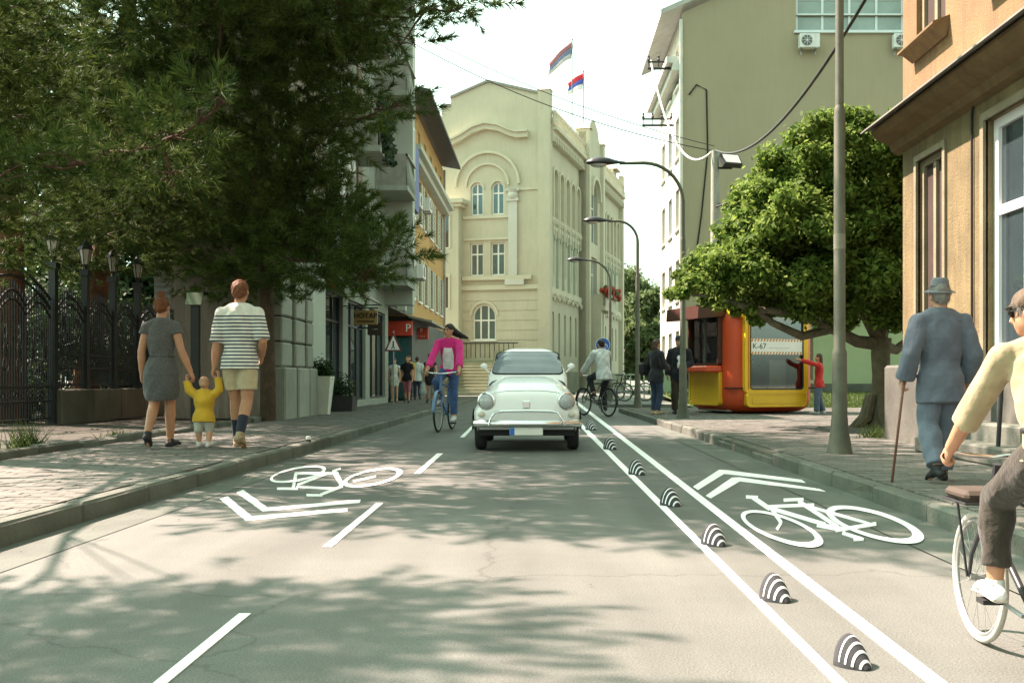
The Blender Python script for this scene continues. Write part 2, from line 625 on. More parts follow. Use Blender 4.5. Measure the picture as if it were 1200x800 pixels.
# lawn rising gently to the green house, path before it
lm = MB()
xs = [4.3, 8, 14, 24, 40]
lm.grid(lambda u, v: (4.3 + 36 * u, 27.3 + 13.2 * v, 0.06 + 0.45 * v ** 1.3), 6, 8)
lawn = tag(lm.build("lawn", M_GRASS, smooth=True), kind="structure")
pathm = MB()
pathm.add([(2.1, 26.5, 0.045), (22, 26.5, 0.045), (22, 27.4, 0.045), (2.1, 27.4, 0.045)], [(0, 1, 2, 3)])
tag(pathm.build("path", mat("path_pale", (0.3, 0.26, 0.2), 0.9, 0.15, 2, 0.3, 50)), kind="structure")

# ---- paint: pixels of the photo laid down on the road surface
def paint(name, polys, label, cat, rings=(), bars=(), group=None):
    mb = MB()
    polys = list(polys)
    for (x0, y0, x1, y1, w) in bars:
        dx, dy = x1 - x0, y1 - y0
        l = math.hypot(dx, dy)
        nx, ny = -dy / l * w / 2, dx / l * w / 2
        polys.append([(x0 + nx, y0 + ny), (x1 + nx, y1 + ny), (x1 - nx, y1 - ny), (x0 - nx, y0 - ny)])
    z = 0.004
    for i, p in enumerate(polys):
        pts = [G(x, y, z + 0.0002 * i) for x, y in p]
        n = len(pts)
        low = [(q.x, q.y, 0.001) for q in pts]
        mb.add(pts + [Vector(q) for q in low], [tuple(range(n))] + [(k, (k + 1) % n, n + (k + 1) % n, n + k) for k in range(n)])
    for j, (c, a, b, ci, ai, bi) in enumerate(rings):
        K = 56
        zz = z + 0.0002 * (len(polys) + j)
        for q in range(K):
            v = []
            for (cc, aa, bb, t) in ((c, a, b, q), (c, a, b, q + 1), (ci, ai, bi, q + 1), (ci, ai, bi, q)):
                th = 2 * math.pi * t / K
                v.append(G(cc[0] + aa[0] * math.cos(th) + bb[0] * math.sin(th), cc[1] + aa[1] * math.cos(th) + bb[1] * math.sin(th), zz))
            mb.add(v, [(0, 1, 2, 3)])
    o = mb.build(name, M_PAINT)
    # every sheet faces up
    me = o.data
    bm = bmesh.new(); bm.from_mesh(me)
    bm.normal_update()
    for f in bm.faces:
        if f.normal.z < -0.5: f.normal_flip()
    bm.to_mesh(me); bm.free()
    return tag(o, label, cat, group)
def ex(A, B, y):
    t = (y - A[1]) / (B[1] - A[1])
    return (A[0] + (B[0] - A[0]) * t, y)
def lane(name, L0, L1, R0, R1, yt, yb, label):
    return paint(name, [[ex(L0, L1, yt), ex(R0, R1, yt), ex(R0, R1, yb), ex(L0, L1, yb)]], label, "road marking", group="solid lines of the bike lane")
lane("lane_line", (676, 496), (978, 800), (682, 496), (993, 800), 479, 1000, "left of the two solid white lines beside the bump row")
lane("lane_line", (676, 473.5), (1089, 800), (681, 473.5), (1111, 800), 470, 1000, "right of the two solid white lines beside the bump row")
DL = ["nearest lane dash, cut by the lower edge of the picture", "lane dash beside the left painted chevrons", "short lane dash right of the left bicycle symbol", "small lane dash between pink cyclist and white car"]
for lab, q in zip(DL, ([(178, 800), (280, 718), (294, 718), (196, 800)], [(378, 640), (441, 589), (449, 589), (389, 640)], [(485, 554.8), (512, 531), (519, 531), (492, 554.8)], [(539, 512), (553, 498.5), (557, 498.5), (544, 512)])):
    if q[0][1] == 800:
        q = [(178 - 100 * 0.985, 880), (280, 718), (294, 718), (196 - 100 * 0.975, 880)]
    paint("lane_dash", [q], lab, "road marking", group="dashes of the left lane line")
def zr(o, s):
    return lambda x, y: (o[0] + x / s, o[1] + y / s)
q = zr((800, 520), 2.856)
def tr(f, ps): return [f(*p) for p in ps]
def bars(f, s, L): return [(*f(a, b), *f(c, d), w / s) for a, b, c, d, w in L]
def ring(f, s, c, a, b, ci, ai, bi):
    v = lambda t: (t[0] / s, t[1] / s)
    return (f(*c), v(a), v(b), f(*ci), v(ai), v(bi))
paint("lane_chevron", [tr(q, [(35, 142), (122, 86), (148, 87), (398, 119), (412, 129), (140, 99), (52, 153)]), tr(q, [(78, 172), (165, 112), (192, 111), (455, 149), (478, 158), (192, 124), (95, 181)])], "white double chevron painted before the right bicycle symbol", "road marking", group="painted chevrons")
paint("bicycle_symbol", [], "large white bicycle painted in the right bike lane", "road marking",
      rings=[ring(q, 2.856, (333, 283), (138, 43), (0, 45), (326, 279), (116, 36), (0, 34)), ring(q, 2.856, (644, 269), (164, 43), (0, 47), (637, 267), (132, 35), (0, 35))],
      bars=bars(q, 2.856, [(212, 176, 252, 178, 10), (236, 178, 292, 216, 14), (280, 209, 440, 203, 10), (288, 212, 478, 268, 12), (338, 187, 405, 184, 10), (388, 190, 520, 276, 12), (405, 203, 625, 265, 8), (300, 218, 330, 262, 11), (330, 262, 316, 284, 9), (450, 268, 545, 285, 14), (512, 288, 648, 266, 12), (535, 296, 600, 316, 9), (572, 319, 606, 317, 8)]), group="painted bicycle symbols")
q = zr((200, 500), 3.3333)
paint("lane_chevron", [tr(q, [(193, 281), (222, 270), (315, 347), (690, 317), (690, 329), (295, 365)]), tr(q, [(257, 255), (282, 245), (378, 314), (742, 283), (738, 295), (360, 329)])], "white double chevron painted near the left kerb", "road marking", group="painted chevrons")
paint("bicycle_symbol", [], "smaller white bicycle painted near the left kerb", "road marking",
      rings=[ring(q, 3.3333, (497, 184), (110, -20), (0, 28), (495, 184), (97, -17), (0, 20)), ring(q, 3.3333, (788, 197), (118, -22), (0, 32), (786, 197), (97, -18), (0, 24))],
      bars=bars(q, 3.3333, [(488, 181, 655, 180, 9), (490, 178, 478, 240, 12), (495, 226, 612, 180, 9), (638, 172, 672, 230, 18), (490, 233, 648, 240, 8), (415, 240, 497, 240, 8), (530, 265, 592, 266, 8), (585, 264, 672, 230, 10), (632, 172, 664, 162, 7), (712, 212, 802, 192, 8)]), group="painted bicycle symbols")

# ---- striped rubber humps between the lines
M_HUMP = mat("hump_rubber", (0.035, 0.036, 0.04), 0.7, 0.3, 25, 0.5, 90)
M_BAND = mat("hump_white_band", (0.72, 0.73, 0.74), 0.55, 0.12, 18)
def hump_pt(t, a, k=0.0):
    # t along the hump (0 = low nose at the near end), a across the arch
    w = 0.50 * math.sin(min(1.0, t * 1.32 + 0.04) * math.pi * 0.5) ** 0.65 if t < 0.73 else 0.50 * math.cos((t - 0.73) / 0.27 * 1.25) ** 0.55
    h = w * 2.0 * (0.52 + 0.38 * math.sin(min(1, t * 1.2) * 1.5))
    return ((w + k) * math.cos(a), (t - 0.5) * 1.1, max(0.0, (h + k) * math.sin(a)))
hm = MB()
hm.grid(lambda u, v: hump_pt(u, v * math.pi), 22, 16)
hm.add([hump_pt(i / 22, a * math.pi) for i in range(23) for a in (0, 1)], [(2 * i, 2 * i + 1, 2 * i + 3, 2 * i + 2) for i in range(22)])
hm.grid(lambda u, v: tuple(c * (1 - u) + d * u for c, d in zip(hump_pt(0, v * math.pi), (0, -0.55, 0.0))), 1, 16)
hm.grid(lambda u, v: tuple(c * (1 - u) + d * u for c, d in zip(hump_pt(1, v * math.pi), (0, 0.55, 0.0))), 1, 16)
hump_me = hm.mesh("hump_body", M_HUMP, True)
band_me = []
for t0, t1 in ((0.07, 0.12), (0.23, 0.285), (0.40, 0.45), (0.58, 0.62)):
    b = MB()
    b.grid(lambda u, v: hump_pt(t0 + (t1 - t0) * u, (0.06 + 0.88 * v) * math.pi, 0.012), 3, 16)
    band_me.append(b.mesh("white_band", M_BAND, True))
HP = [(1008, 786, 0.104), (915, 707, 0.117), (841, 641, 0.128), (789, 594, 0.140), (749, 557, 0.155), (717, 527, 0.172), (694, 504, 0.19), (675.5, 488.5, 0.205)]
HL = ["nearest striped rubber hump, at the lower right between the lines", "second striped rubber hump from the front of the row", "third striped rubber hump counted from the front", "fourth striped hump, level with the tip of the right chevron", "fifth striped hump counted from the front of the row", "sixth striped hump from the front, third from the car", "small striped hump second nearest the white car", "smallest striped hump, just beside the white car's fender"]
for (x, y, sz), lab in zip(HP, HL):
    g = G(x, y)
    t = thing("lane_hump", lab, "lane separator", (g.x, g.y + sz * 0.5, 0), R(26), "striped lane humps", sc=sz)
    link("hump_body", hump_me, t)
    for b in band_me:
        link("white_band", b, t)
# ------------------------------------------------------------------ buildings
# local frame of a facade: x along the wall, y into the house (outside is -y), z up
def arch_pts(u0, u1, z1, n=10):
    r = (u1 - u0) / 2
    c = (u0 + u1) / 2
    return [(c - r * math.cos(math.pi * i / n), z1 - r + r * math.sin(math.pi * i / n)) for i in range(n + 1)]
def wall(mb, x0, x1, z0, z1, ops=(), depth=0.15, mi=0, y=0.0, M=None):
    xs = sorted(set([x0, x1] + [o[0] for o in ops] + [o[1] for o in ops]))
    zs = sorted(set([z0, z1] + [o[2] for o in ops] + [o[3] for o in ops]))
    xs = [x for x in xs if x0 - 1e-6 <= x <= x1 + 1e-6]
    zs = [z for z in zs if z0 - 1e-6 <= z <= z1 + 1e-6]
    for a, b in zip(xs[:-1], xs[1:]):
        for c, d in zip(zs[:-1], zs[1:]):
            u, w = (a + b) / 2, (c + d) / 2
            if any(o[0] < u < o[1] and o[2] < w < o[3] for o in ops):
                continue
            mb.add([(a, y, c), (b, y, c), (b, y, d), (a, y, d)], [(0, 1, 2, 3)], mi, M)
    for o in ops:
        u0, u1, c, d = o[:4]
        e = y + depth
        mb.add([(u0, y, c), (u1, y, c), (u1, e, c), (u0, e, c)], [(0, 3, 2, 1)], mi, M)
        zt = d
        if len(o) > 4 and o[4]:
            ap = arch_pts(u0, u1, d)
            zt = ap[0][1]
            for p, q_ in zip(ap[:-1], ap[1:]):
                mb.add([(p[0], y, p[1]), (q_[0], y, q_[1]), (q_[0], y, d), (p[0], y, d)], [(0, 1, 2, 3)], mi, M)
                mb.add([(p[0], y, p[1]), (q_[0], y, q_[1]), (q_[0], e, q_[1]), (p[0], e, p[1])], [(0, 1, 2, 3)], mi, M)
        else:
            mb.add([(u0, y, d), (u1, y, d), (u1, e, d), (u0, e, d)], [(0, 1, 2, 3)], mi, M)
        mb.add([(u0, y, c), (u0, e, c), (u0, e, zt), (u0, y, zt)], [(0, 1, 2, 3)], mi, M)
        mb.add([(u1, y, c), (u1, e, c), (u1, e, zt), (u1, y, zt)], [(0, 3, 2, 1)], mi, M)
def window(parent, u0, u1, z0, z1, depth=0.15, cols=2, rows=(0.68,), arch=False, fm=None, gm=None, fw=0.06, org=(0, 0, 0), rz=0.0, sill=0.0, sill_mat=None, name="window", split=False, y=0.0):
    fm = fm or M_WFRAME
    gm = gm or M_GLASS
    f = MB()
    ya, yb = y + depth - 0.06, y + depth + 0.01
    zt = z1 - (u1 - u0) / 2 if arch else z1
    f.bx(u0, u0 + fw, ya, yb, z0, zt)
    f.bx(u1 - fw, u1, ya, yb, z0, zt)
    f.bx(u0 + fw, u1 - fw, ya, yb, z0, z0 + fw)
    if arch:
        ap = arch_pts(u0, u1, z1)
        c = (u0 + u1) / 2
        k = 1 - 2 * fw / (u1 - u0)
        for p, q_ in zip(ap[:-1], ap[1:]):
            ins = [(c + (a - c) * k, zt + (b - zt) * k) for a, b in (p, q_)]
            f.xz([p, ins[0], ins[1], q_], ya, yb)
    else:
        f.bx(u0 + fw, u1 - fw, ya, yb, z1 - fw, z1)
    for i in range(1, cols):
        u = u0 + (u1 - u0) * i / cols
        f.bx(u - fw / 2, u + fw / 2, ya + 0.004, yb, z0 + fw, z1 - fw)
    for r in rows:
        z = z0 + (z1 - z0) * r
        f.bx(u0 + fw, u1 - fw, ya + 0.008, yb, z - fw / 2, z + fw / 2)
    o = f.build(name, fm, parent, loc=org, rz=rz)
    yp = y + depth - 0.02
    if split:
        us = [u0 + (u1 - u0) * i / cols for i in range(cols + 1)]
        zz = [z0] + [z0 + (z1 - z0) * r for r in rows] + [z1]
        for a, b in zip(us[:-1], us[1:]):
            for c, d in zip(zz[:-1], zz[1:]):
                g = MB()
                g.bx(a + fw * 0.4, b - fw * 0.4, yp, yp + 0.012, c + fw * 0.4, d - fw * 0.4)
                g.build("pane", gm, o)
    else:
        g = MB()
        if arch:
            g.xz([(u0, z0), (u1, z0)] + arch_pts(u0, u1, z1)[::-1], yp, yp + 0.012)
        else:
            g.bx(u0 + 0.005, u1 - 0.005, yp, yp + 0.012, z0 + 0.005, z1 - 0.005)
        g.build("pane", gm, o)
    if sill:
        s_ = MB()
        s_.cbox(((u0 + u1) / 2, y - sill / 2 + 0.02, z0 - 0.045), (u1 - u0 + 0.2, sill + 0.04, 0.08), 0.012)
        s_.build("sill", sill_mat or fm, o)
    return o
def ac_unit(label, loc, rz=0.0, group="air conditioners on the walls"):
    """box with its fan towards local -y"""
    t = thing("air_conditioner", label, "air conditioner", loc, rz, group)
    b = MB(); b.cbox((0, 0, 0), (0.8, 0.3, 0.56), 0.02)
    b.build("casing", mat("ac_white", (0.62, 0.63, 0.6), 0.5, 0.1, 4, streak=0.4), t)
    g = MB(); g.lathe([(0.21, 0.0), (0.21, 0.015), (0.19, 0.02)], 20, M=Matrix.Translation((-0.12, -0.152, 0)) @ Matrix.Rotation(R(90), 4, 'X'))
    fan = g.build("fan_grille", mat("ac_grille", (0.10, 0.11, 0.11), 0.6, 0.2), t)
    for k in range(4):
        a = R(45 * k)
        r_ = MB(); r_.rod((-0.12 - 0.2 * math.cos(a), -0.18, -0.2 * math.sin(a)), (-0.12 + 0.2 * math.cos(a), -0.18, 0.2 * math.sin(a)), 0.008, 5)
        r_.build("grille_bar", M_WFRAME, fan)
    for sx in (-0.28, 0.28):
        s_ = MB(); s_.bx(sx - 0.02, sx + 0.02, -0.14, 0.2, -0.33, -0.285); s_.bx(sx - 0.02, sx + 0.02, 0.14, 0.18, -0.5, -0.285)
        s_.build("bracket", M_STEEL, t)
    return t

# ---------------------------------------------------------------- orange house on the right
M_ORANGE = mat("orange_stucco", (0.20, 0.122, 0.055), 0.9, 0.28, 1.2, 0.9, 45, streak=0.75, streak_col=(0.11, 0.07, 0.042))
M_BEIGE = mat("beige_stucco", (0.155, 0.120, 0.056), 0.9, 0.35, 1.5, 1.0, 34, streak=0.85, streak_col=(0.075, 0.058, 0.034))
M_PLINTH = mat("dark_plinth", (0.085, 0.085, 0.07), 0.85, 0.3, 2, 0.5, 40)
M_CORN = mat("cornice_brown", (0.15, 0.10, 0.046), 0.85, 0.25, 3, 0.4, 40, streak=0.5)
M_TIN = mat("sheet_metal", (0.24, 0.23, 0.20), 0.5, 0.2, 3, metal=0.3)
M_RED_DARK = mat("dark_reveal", (0.045, 0.028, 0.02), 0.8, 0.2)
hb = thing("orange_house", "orange stucco house with brown cornice at the right edge", "house", (4.46, 12.3, 0), R(-90))
LH = 16.0
ops_lo = [(0.50, 1.27, 1.05, 3.44), (2.30, 3.62, 1.05, 3.46), (5.2, 6.5, 1.05, 3.46), (8.2, 9.5, 1.05, 3.46)]
ops_hi = [(0.45, 1.30, 4.85, 6.9), (2.5, 3.4, 4.85, 6.9), (5.3, 6.2, 4.85, 6.9), (8.3, 9.2, 4.85, 6.9)]
w = MB()
wall(w, 0, LH, 0.0, 3.72, ops_lo, 0.16)
wall(w, 0, 9, 0, 3.72, M=Matrix.Translation((0, 9, 0)) @ Matrix.Rotation(R(-90), 4, 'Z'))
w.build("wall", M_BEIGE, hb)
w = MB()
wall(w, 0, LH, 3.72, 8.2, ops_hi, 0.16)
wall(w, 0, 9, 3.72, 8.2, M=Matrix.Translation((0, 9, 0)) @ Matrix.Rotation(R(-90), 4, 'Z'))
w.build("upper_wall", M_ORANGE, hb)
w = MB()
w.add([(-0.3, -0.4, 8.2), (LH, -0.4, 8.2), (LH, 9, 8.2), (-0.3, 9, 8.2), (-0.3, 4.3, 10.6), (LH, 4.3, 10.6)], [(0, 1, 5, 4), (3, 4, 5, 2), (0, 4, 3), (1, 2, 5), (0, 3, 2, 1)])
w.build("roof", mat("red_tile", (0.28, 0.10, 0.06), 0.85, 0.2, 5), hb)
w = MB()
w.xz([(0, 0), (0, 0)], 0, 0) if False else None
prof = [(-0.0, 3.66), (-0.08, 3.70), (-0.12, 3.78), (-0.28, 3.86), (-0.34, 3.93), (-0.34, 3.965), (0.0, 4.10)]
def run_profile(mb, prof, x0, x1):
    n = len(prof)
    vs = [(x0, a, b) for a, b in prof] + [(x1, a, b) for a, b in prof]
    fs = [(i, i + 1, n + i + 1, n + i) for i in range(n - 1)] + [tuple(range(n))[::-1], tuple(range(n, 2 * n))]
    mb.add(vs, fs)
run_profile(w, prof, -0.16, LH)
w.build("cornice", M_CORN, hb)
w = MB()
w.add([(-0.26, -0.44, 3.975), (LH, -0.44, 3.975), (LH, 0.0, 4.13), (-0.26, 0.0, 4.13), (-0.26, -0.44, 3.955), (LH, -0.44, 3.955), (LH, 0, 4.11), (-0.26, 0, 4.11)], [(0, 1, 2, 3), (4, 7, 6, 5), (0, 4, 5, 1), (0, 3, 7, 4)])
w.build("cornice_flashing", M_TIN, hb)
w = MB(); w.cbox((LH / 2 - 0.1, -0.07, 0.52), (LH + 0.24, 0.18, 1.04), 0.03); w.build("plinth", M_PLINTH, hb)
w = MB(); w.rod((2.02, -0.02, 1.0), (2.02, -0.02, 3.6), 0.012, 6); w.rod((2.02, -0.02, 3.6), (2.06, -0.02, 3.7), 0.012, 6); w.build("wall_cable", M_DARK, hb)
# moulded surrounds and windows
def surround(parent, u0, u1, z0, z1, wd, m, pr=0.03):
    s_ = MB()
    s_.bx(u0 - wd, u0, -pr, 0.02, z0, z1); s_.bx(u1, u1 + wd, -pr, 0.02, z0, z1); s_.bx(u0 - wd, u1 + wd, -pr, 0.02, z1, z1 + wd)
    return s_.build("window_surround", m, parent)
M_SURR = mat("surround_stucco", (0.20, 0.17, 0.11), 0.9, 0.2, 3, 0.5, 50)
surround(hb, 0.50, 1.27, 1.05, 3.44, 0.07, M_SURR)
surround(hb, 2.30, 3.62, 1.05, 3.46, 0.08, M_SURR)
window(hb, 0.50, 1.27, 1.05, 3.44, 0.10, 2, (), fm=M_SURR, gm=M_RED_DARK, fw=0.075)
window(hb, 2.30, 3.62, 1.05, 3.46, 0.14, 2, (0.62,), fm=mat("upvc_white", (0.80, 0.80, 0.80), 0.35, 0.03), gm=M_GLASS, fw=0.095, split=True)
cur = MB()
cur.grid(lambda u, v: (2.42 + 1.08 * u, 0.29 + 0.02 * math.sin(u * 60), 1.12 + 1.35 * v - 0.12 * (1 - abs(math.sin(u * math.pi * 3))) * v), 60, 4)
window(hb, 5.2, 6.5, 1.05, 3.46, 0.26, 2, (0.62,))
window(hb, 8.2, 9.5, 1.05, 3.46, 0.26, 2, (0.62,))
for o_ in ops_hi:
    window(hb, o_[0], o_[1], o_[2], o_[3], 0.12, 2, (0.7,), fm=M_SURR, gm=M_RED_DARK, fw=0.08)
    s_ = MB()
    s_.add([(o_[0] - 0.12, -0.19, 4.78), (o_[1] + 0.12, -0.19, 4.78), (o_[1] + 0.12, 0.02, 4.86), (o_[0] - 0.12, 0.02, 4.86), (o_[0] - 0.12, -0.19, 4.755), (o_[1] + 0.12, -0.19, 4.755), (o_[0] - 0.08, -0.02, 4.64), (o_[1] + 0.08, -0.02, 4.64), (o_[0] - 0.09, -0.14, 4.74), (o_[1] + 0.09, -0.14, 4.74)],
           [(0, 1, 2, 3), (0, 4, 5, 1), (4, 8, 9, 5), (8, 6, 7, 9), (0, 3, 6, 8, 4), (1, 5, 9, 7, 2)])
    s_.build("window_sill", M_CORN, hb)
for k, (a, b, h) in enumerate(((2.05, 4.6, 0.17), (2.35, 4.3, 0.34))):
    s_ = MB(); s_.cbox(((a + b) / 2, -0.32 + 0.13 * k, PAVE + h / 2), (b - a, 0.62 - 0.26 * k, h), 0.02, jit=0.004)
    s_.build("doorstep", M_KERB, hb)
s_ = MB(); s_.tube([(3.75, -0.55, 0.15), (3.75, -0.5, 1.0), (3.75, -0.05, 1.15)], 0.02, 8); s_.build("handrail", M_IRON, hb)

# ---------------------------------------------------------------- tall green house
M_GREEN = mat("olive_stucco", (0.315, 0.275, 0.185), 0.9, 0.06, 0.35, 0.25, 50, streak=0.12)
M_CREAM = mat("cream_stucco", (0.50, 0.48, 0.40), 0.9, 0.08, 0.8, 0.2, 40)
M_PALE_STONE = mat("pale_trim", (0.55, 0.55, 0.50), 0.8, 0.1, 2)
gh = thing("green_apartment_house", "tall olive green apartment house with blank end wall behind the leafy tree", "apartment house", (5.66, 40.0, 0))
GW, GE = 17.0, 15.5
ops_g = [(4.55, 8.9, 14.85, 17.0), (9.3, 13.2, 14.85, 17.0)]
w = MB()
wall(w, 0, GW, 0, GE, [(o[0], o[1], o[2], GE) for o in ops_g], 0.2)
n0 = len(w.v)
w.add([(0, 0, GE), (4.55, 0, GE), (4.55, 0, 17.6), (0, 0, 15.6)], [(0, 1, 2, 3)])
w.add([(8.9, 0, GE), (9.3, 0, GE), (9.3, 0, 19), (8.9, 0, 19)], [(0, 1, 2, 3)])
w.add([(4.55, 0, 17.0), (8.9, 0, 17.0), (8.9, 0, 19.5), (4.55, 0, 17.6)], [(0, 1, 2, 3)])
w.add([(9.3, 0, 17.0), (GW, 0, 17.0), (GW, 0, 16), (9.3, 0, 19)], [(0, 3, 2, 1)][:0])
w.add([(13.2, 0, GE), (GW, 0, GE), (GW, 0, 15.6), (13.2, 0, 17.5)], [(0, 1, 2, 3)])
w.add([(9.3, 0, 17.0), (13.2, 0, 17.0), (13.2, 0, 17.5), (9.3, 0, 19)], [(0, 1, 2, 3)])
w.add([(GW, 0, 0), (GW, 8, 0), (GW, 8, 15.6), (GW, 0, 15.6)], [(0, 1, 2, 3)])
w.build("end_wall", M_GREEN, gh)
SD = 7.6
lf = Matrix.Translation((0, SD, 0)) @ Matrix.Rotation(R(-90), 4, 'Z')
gops = [(0.7 + 2.4 * i, 1.9 + 2.4 * i, 1.2 + 2.95 * j, 2.9 + 2.95 * j) for i in range(3) for j in range(5)]
w = MB()
wall(w, 0, SD, 0, 15.6, gops, 0.18, M=lf)
w.build("street_wall", M_CREAM, gh)
for o_ in gops:
    window(gh, *o_, 0.16, 2, (), org=(0, SD, 0), rz=R(-90), sill=0.1)
w = MB()
w.add([(-0.9, -0.25, 15.45), (GW / 2, -0.25, 19.55), (GW / 2, SD + 0.3, 19.55), (-0.9, SD + 0.3, 15.45), (-0.9, -0.25, 15.65), (GW / 2, -0.25, 19.75), (GW / 2, SD + 0.3, 19.75), (-0.9, SD + 0.3, 15.65)],
      [(0, 1, 2, 3), (4, 7, 6, 5), (0, 4, 5, 1), (0, 3, 7, 4), (2, 6, 7, 3)])
w.add([(GW + 0.9, -0.25, 15.45), (GW / 2, -0.25, 19.55), (GW / 2, SD + 0.3, 19.55), (GW + 0.9, SD + 0.3, 15.45), (GW + 0.9, -0.25, 15.65), (GW / 2, -0.25, 19.75), (GW / 2, SD + 0.3, 19.75), (GW + 0.9, SD + 0.3, 15.65)],
      [(0, 3, 2, 1), (4, 5, 6, 7), (0, 1, 5, 4), (0, 4, 7, 3), (2, 3, 7, 6)])
w.build("roof", mat("roof_grey", (0.35, 0.36, 0.33), 0.7, 0.15, 2), gh)
w = MB(); w.rod((-0.08, -0.06, 0.3), (-0.08, -0.06, 15.3), 0.07, 8); w.build("downpipe", M_PALE_STONE, gh)
w = MB(); w.bx(-0.65, 0.0, 0, SD, 13.6, 13.85); w.bx(-0.4, 0.0, 0, SD, 13.3, 13.6); w.build("cornice", M_PALE_STONE, gh)
w = MB(); w.bx(-0.06, GW, -0.06, 0.0, 0, 1.15); w.build("plinth", M_PLINTH, gh)
M_AL = mat("white_window", (0.60, 0.66, 0.66), 0.4, 0.05)
for o_ in ops_g:
    window(gh, *o_, 0.16, 4, (0.33, 0.62), fm=M_AL, gm=mat("window_glass_pale", (0.20, 0.27, 0.24), 0.1, 0.3, 0.5, spec=0.9), fw=0.09, split=True)
w = MB(); w.bx(4.45, 9.0, -0.12, 0.0, 14.76, 14.85); w.build("window_sill", M_AL, gh)
ac_unit("white air conditioner under the window row of the olive end wall", (5.66 + 5.0, 39.72, 14.35))
ac_unit("air conditioner under the olive wall's window row, beside the orange house", (5.66 + 8.75, 39.72, 14.35))
# wall cables and old insulator brackets
w = MB()
w.tube([(0.25, -0.03, 12.3), (0.55, -0.03, 12.7), (0.95, -0.03, 12.5), (1.0, -0.03, 10), (0.75, -0.03, 7.5), (0.55, -0.03, 6.0), (1.2, -0.03, 4.4)], 0.03, 6)
w.build("wall_cable", M_DARK, gh)
for k, (z, y_) in enumerate(((11.75, 2.8), (13.5, 0.6))):
    w = MB()
    w.bx(-1.35, 0.02, y_ - 0.04, y_ + 0.04, z, z + 0.08)
    w.bx(-1.35, -0.1, y_ - 0.04, y_ + 0.04, z + 0.28, z + 0.34)
    for q_ in range(4):
        w.lathe([(0.05, 0), (0.07, 0.06), (0.03, 0.12), (0.05, 0.2), (0.02, 0.24)], 8, M=Matrix.Translation((-1.3 + 0.4 * q_, y_, z + 0.34)))
        w.rod((-1.3 + 0.4 * q_, y_, z), (-1.3 + 0.4 * q_, y_, z + 0.34), 0.02, 5)
    w.build("insulator_bracket", M_IRON, gh)
# low annex with plinth in front of the end wall
an = thing("garden_annex", "low pale green annex with dark window behind the lawn", "building", (9.2, 37.4, 0.3))
w = MB()
wall(w, 0, 9, 0, 3.1, [(0.15, 1.0, 0.55, 2.25)], 0.15)
w.add([(0, 0, 0), (0, 2.4, 0), (0, 2.4, 3.1), (0, 0, 3.1), (9, 0, 3.1), (9, 2.4, 3.1)], [(0, 3, 2, 1), (3, 4, 5, 2)])
w.build("wall", mat("pale_green_stucco", (0.27, 0.32, 0.19), 0.9, 0.08, 0.8, 0.2, 50), an)
window(an, 0.15, 1.0, 0.55, 2.25, 0.12, 2, (0.6,), fm=M_SURR)
w = MB(); w.bx(-0.04, 9.04, -0.08, 0.0, 0.0, 0.42); w.build("plinth", M_PLINTH, an)
w = MB(); w.bx(-0.15, 9.15, -0.2, 2.5, 3.1, 3.22); w.build("roof", M_TIN, an)

# ---------------------------------------------------------------- grand town hall at the end of the street
TH = R(-14.6)
M_HALL = mat("hall_stucco", (0.475, 0.445, 0.335), 0.9, 0.09, 0.4, 0.2, 30, streak=0.3, streak_col=(0.30, 0.30, 0.22))
M_HALL_T = mat("hall_trim", (0.51, 0.48, 0.365), 0.85, 0.08, 1, 0.15, 30)
M_HALL_P = mat("hall_pilaster", (0.5, 0.5, 0.44), 0.8, 0.08, 1)
M_HALL_G = mat("hall_strip_stone", (0.38, 0.42, 0.33), 0.85, 0.08, 1)
hall = thing("town_hall", "grand cream town hall with arched windows and stepped gable at the street end", "town hall", (0.27, 60.0, 0), TH)
fops = [(-4.80, -4.0, 10.95, 12.95, True), (-3.46, -2.66, 10.95, 12.95, True), (-4.85, -3.98, 7.24, 9.25), (-3.52, -2.62, 7.24, 9.25), (-4.68, -3.20, 3.30, 5.50, True)]
w = MB()
wall(w, -6.7, 0, 0, 17.4, fops, 0.25)
w.add([(-6.7, 0, 17.4), (0, 0, 17.4), (0, 0, 18.0), (-3.7, 0, 19.05), (-6.1, 0, 18.25), (-6.1, 0, 17.75), (-6.7, 0, 17.75)], [(0, 1, 2, 3, 4, 5, 6)])
w.add([(-6.7, 0, 0), (-6.7, 14, 0), (-6.7, 14, 17.75), (-6.7, 0, 17.75)], [(0, 3, 2, 1)])
w.build("front_wall", M_HALL, hall)
for i, o_ in enumerate(fops):
    window(hall, *o_[:4], 0.22, 2 if i < 4 else 3, (0.66,) if i != 4 else (0.55,), len(o_) > 4, gm=M_GLASSB, fw=0.09, sill=0.15 if i in (4,) else 0)
def arch_mould(parent, cx, z, r, wd, pr, legs=0.0, m=None, n=24, a0=0, a1=180, org=(0, 0, 0), rz=0, name="arch_moulding"):
    s_ = MB()
    pts = []
    for i in range(n + 1):
        a = R(a0 + (a1 - a0) * i / n)
        pts.append((math.cos(a), math.sin(a)))
    for p, q_ in zip(pts[:-1], pts[1:]):
        s_.xz([(cx + p[0] * r, z + p[1] * r), (cx + p[0] * (r + wd), z + p[1] * (r + wd)), (cx + q_[0] * (r + wd), z + q_[1] * (r + wd)), (cx + q_[0] * r, z + q_[1] * r)], -pr, 0.01)
    if legs:
        s_.bx(cx - r - wd, cx - r, -pr, 0.01, z - legs, z); s_.bx(cx + r, cx + r + wd, -pr, 0.01, z - legs, z)
    return s_.build(name, m or M_HALL_T, parent, loc=org, rz=rz)
arch_mould(hall, -3.73, 12.70, 1.30, 0.12, 0.14)
arch_mould(hall, -3.73, 12.75, 1.95, 0.16, 0.18)
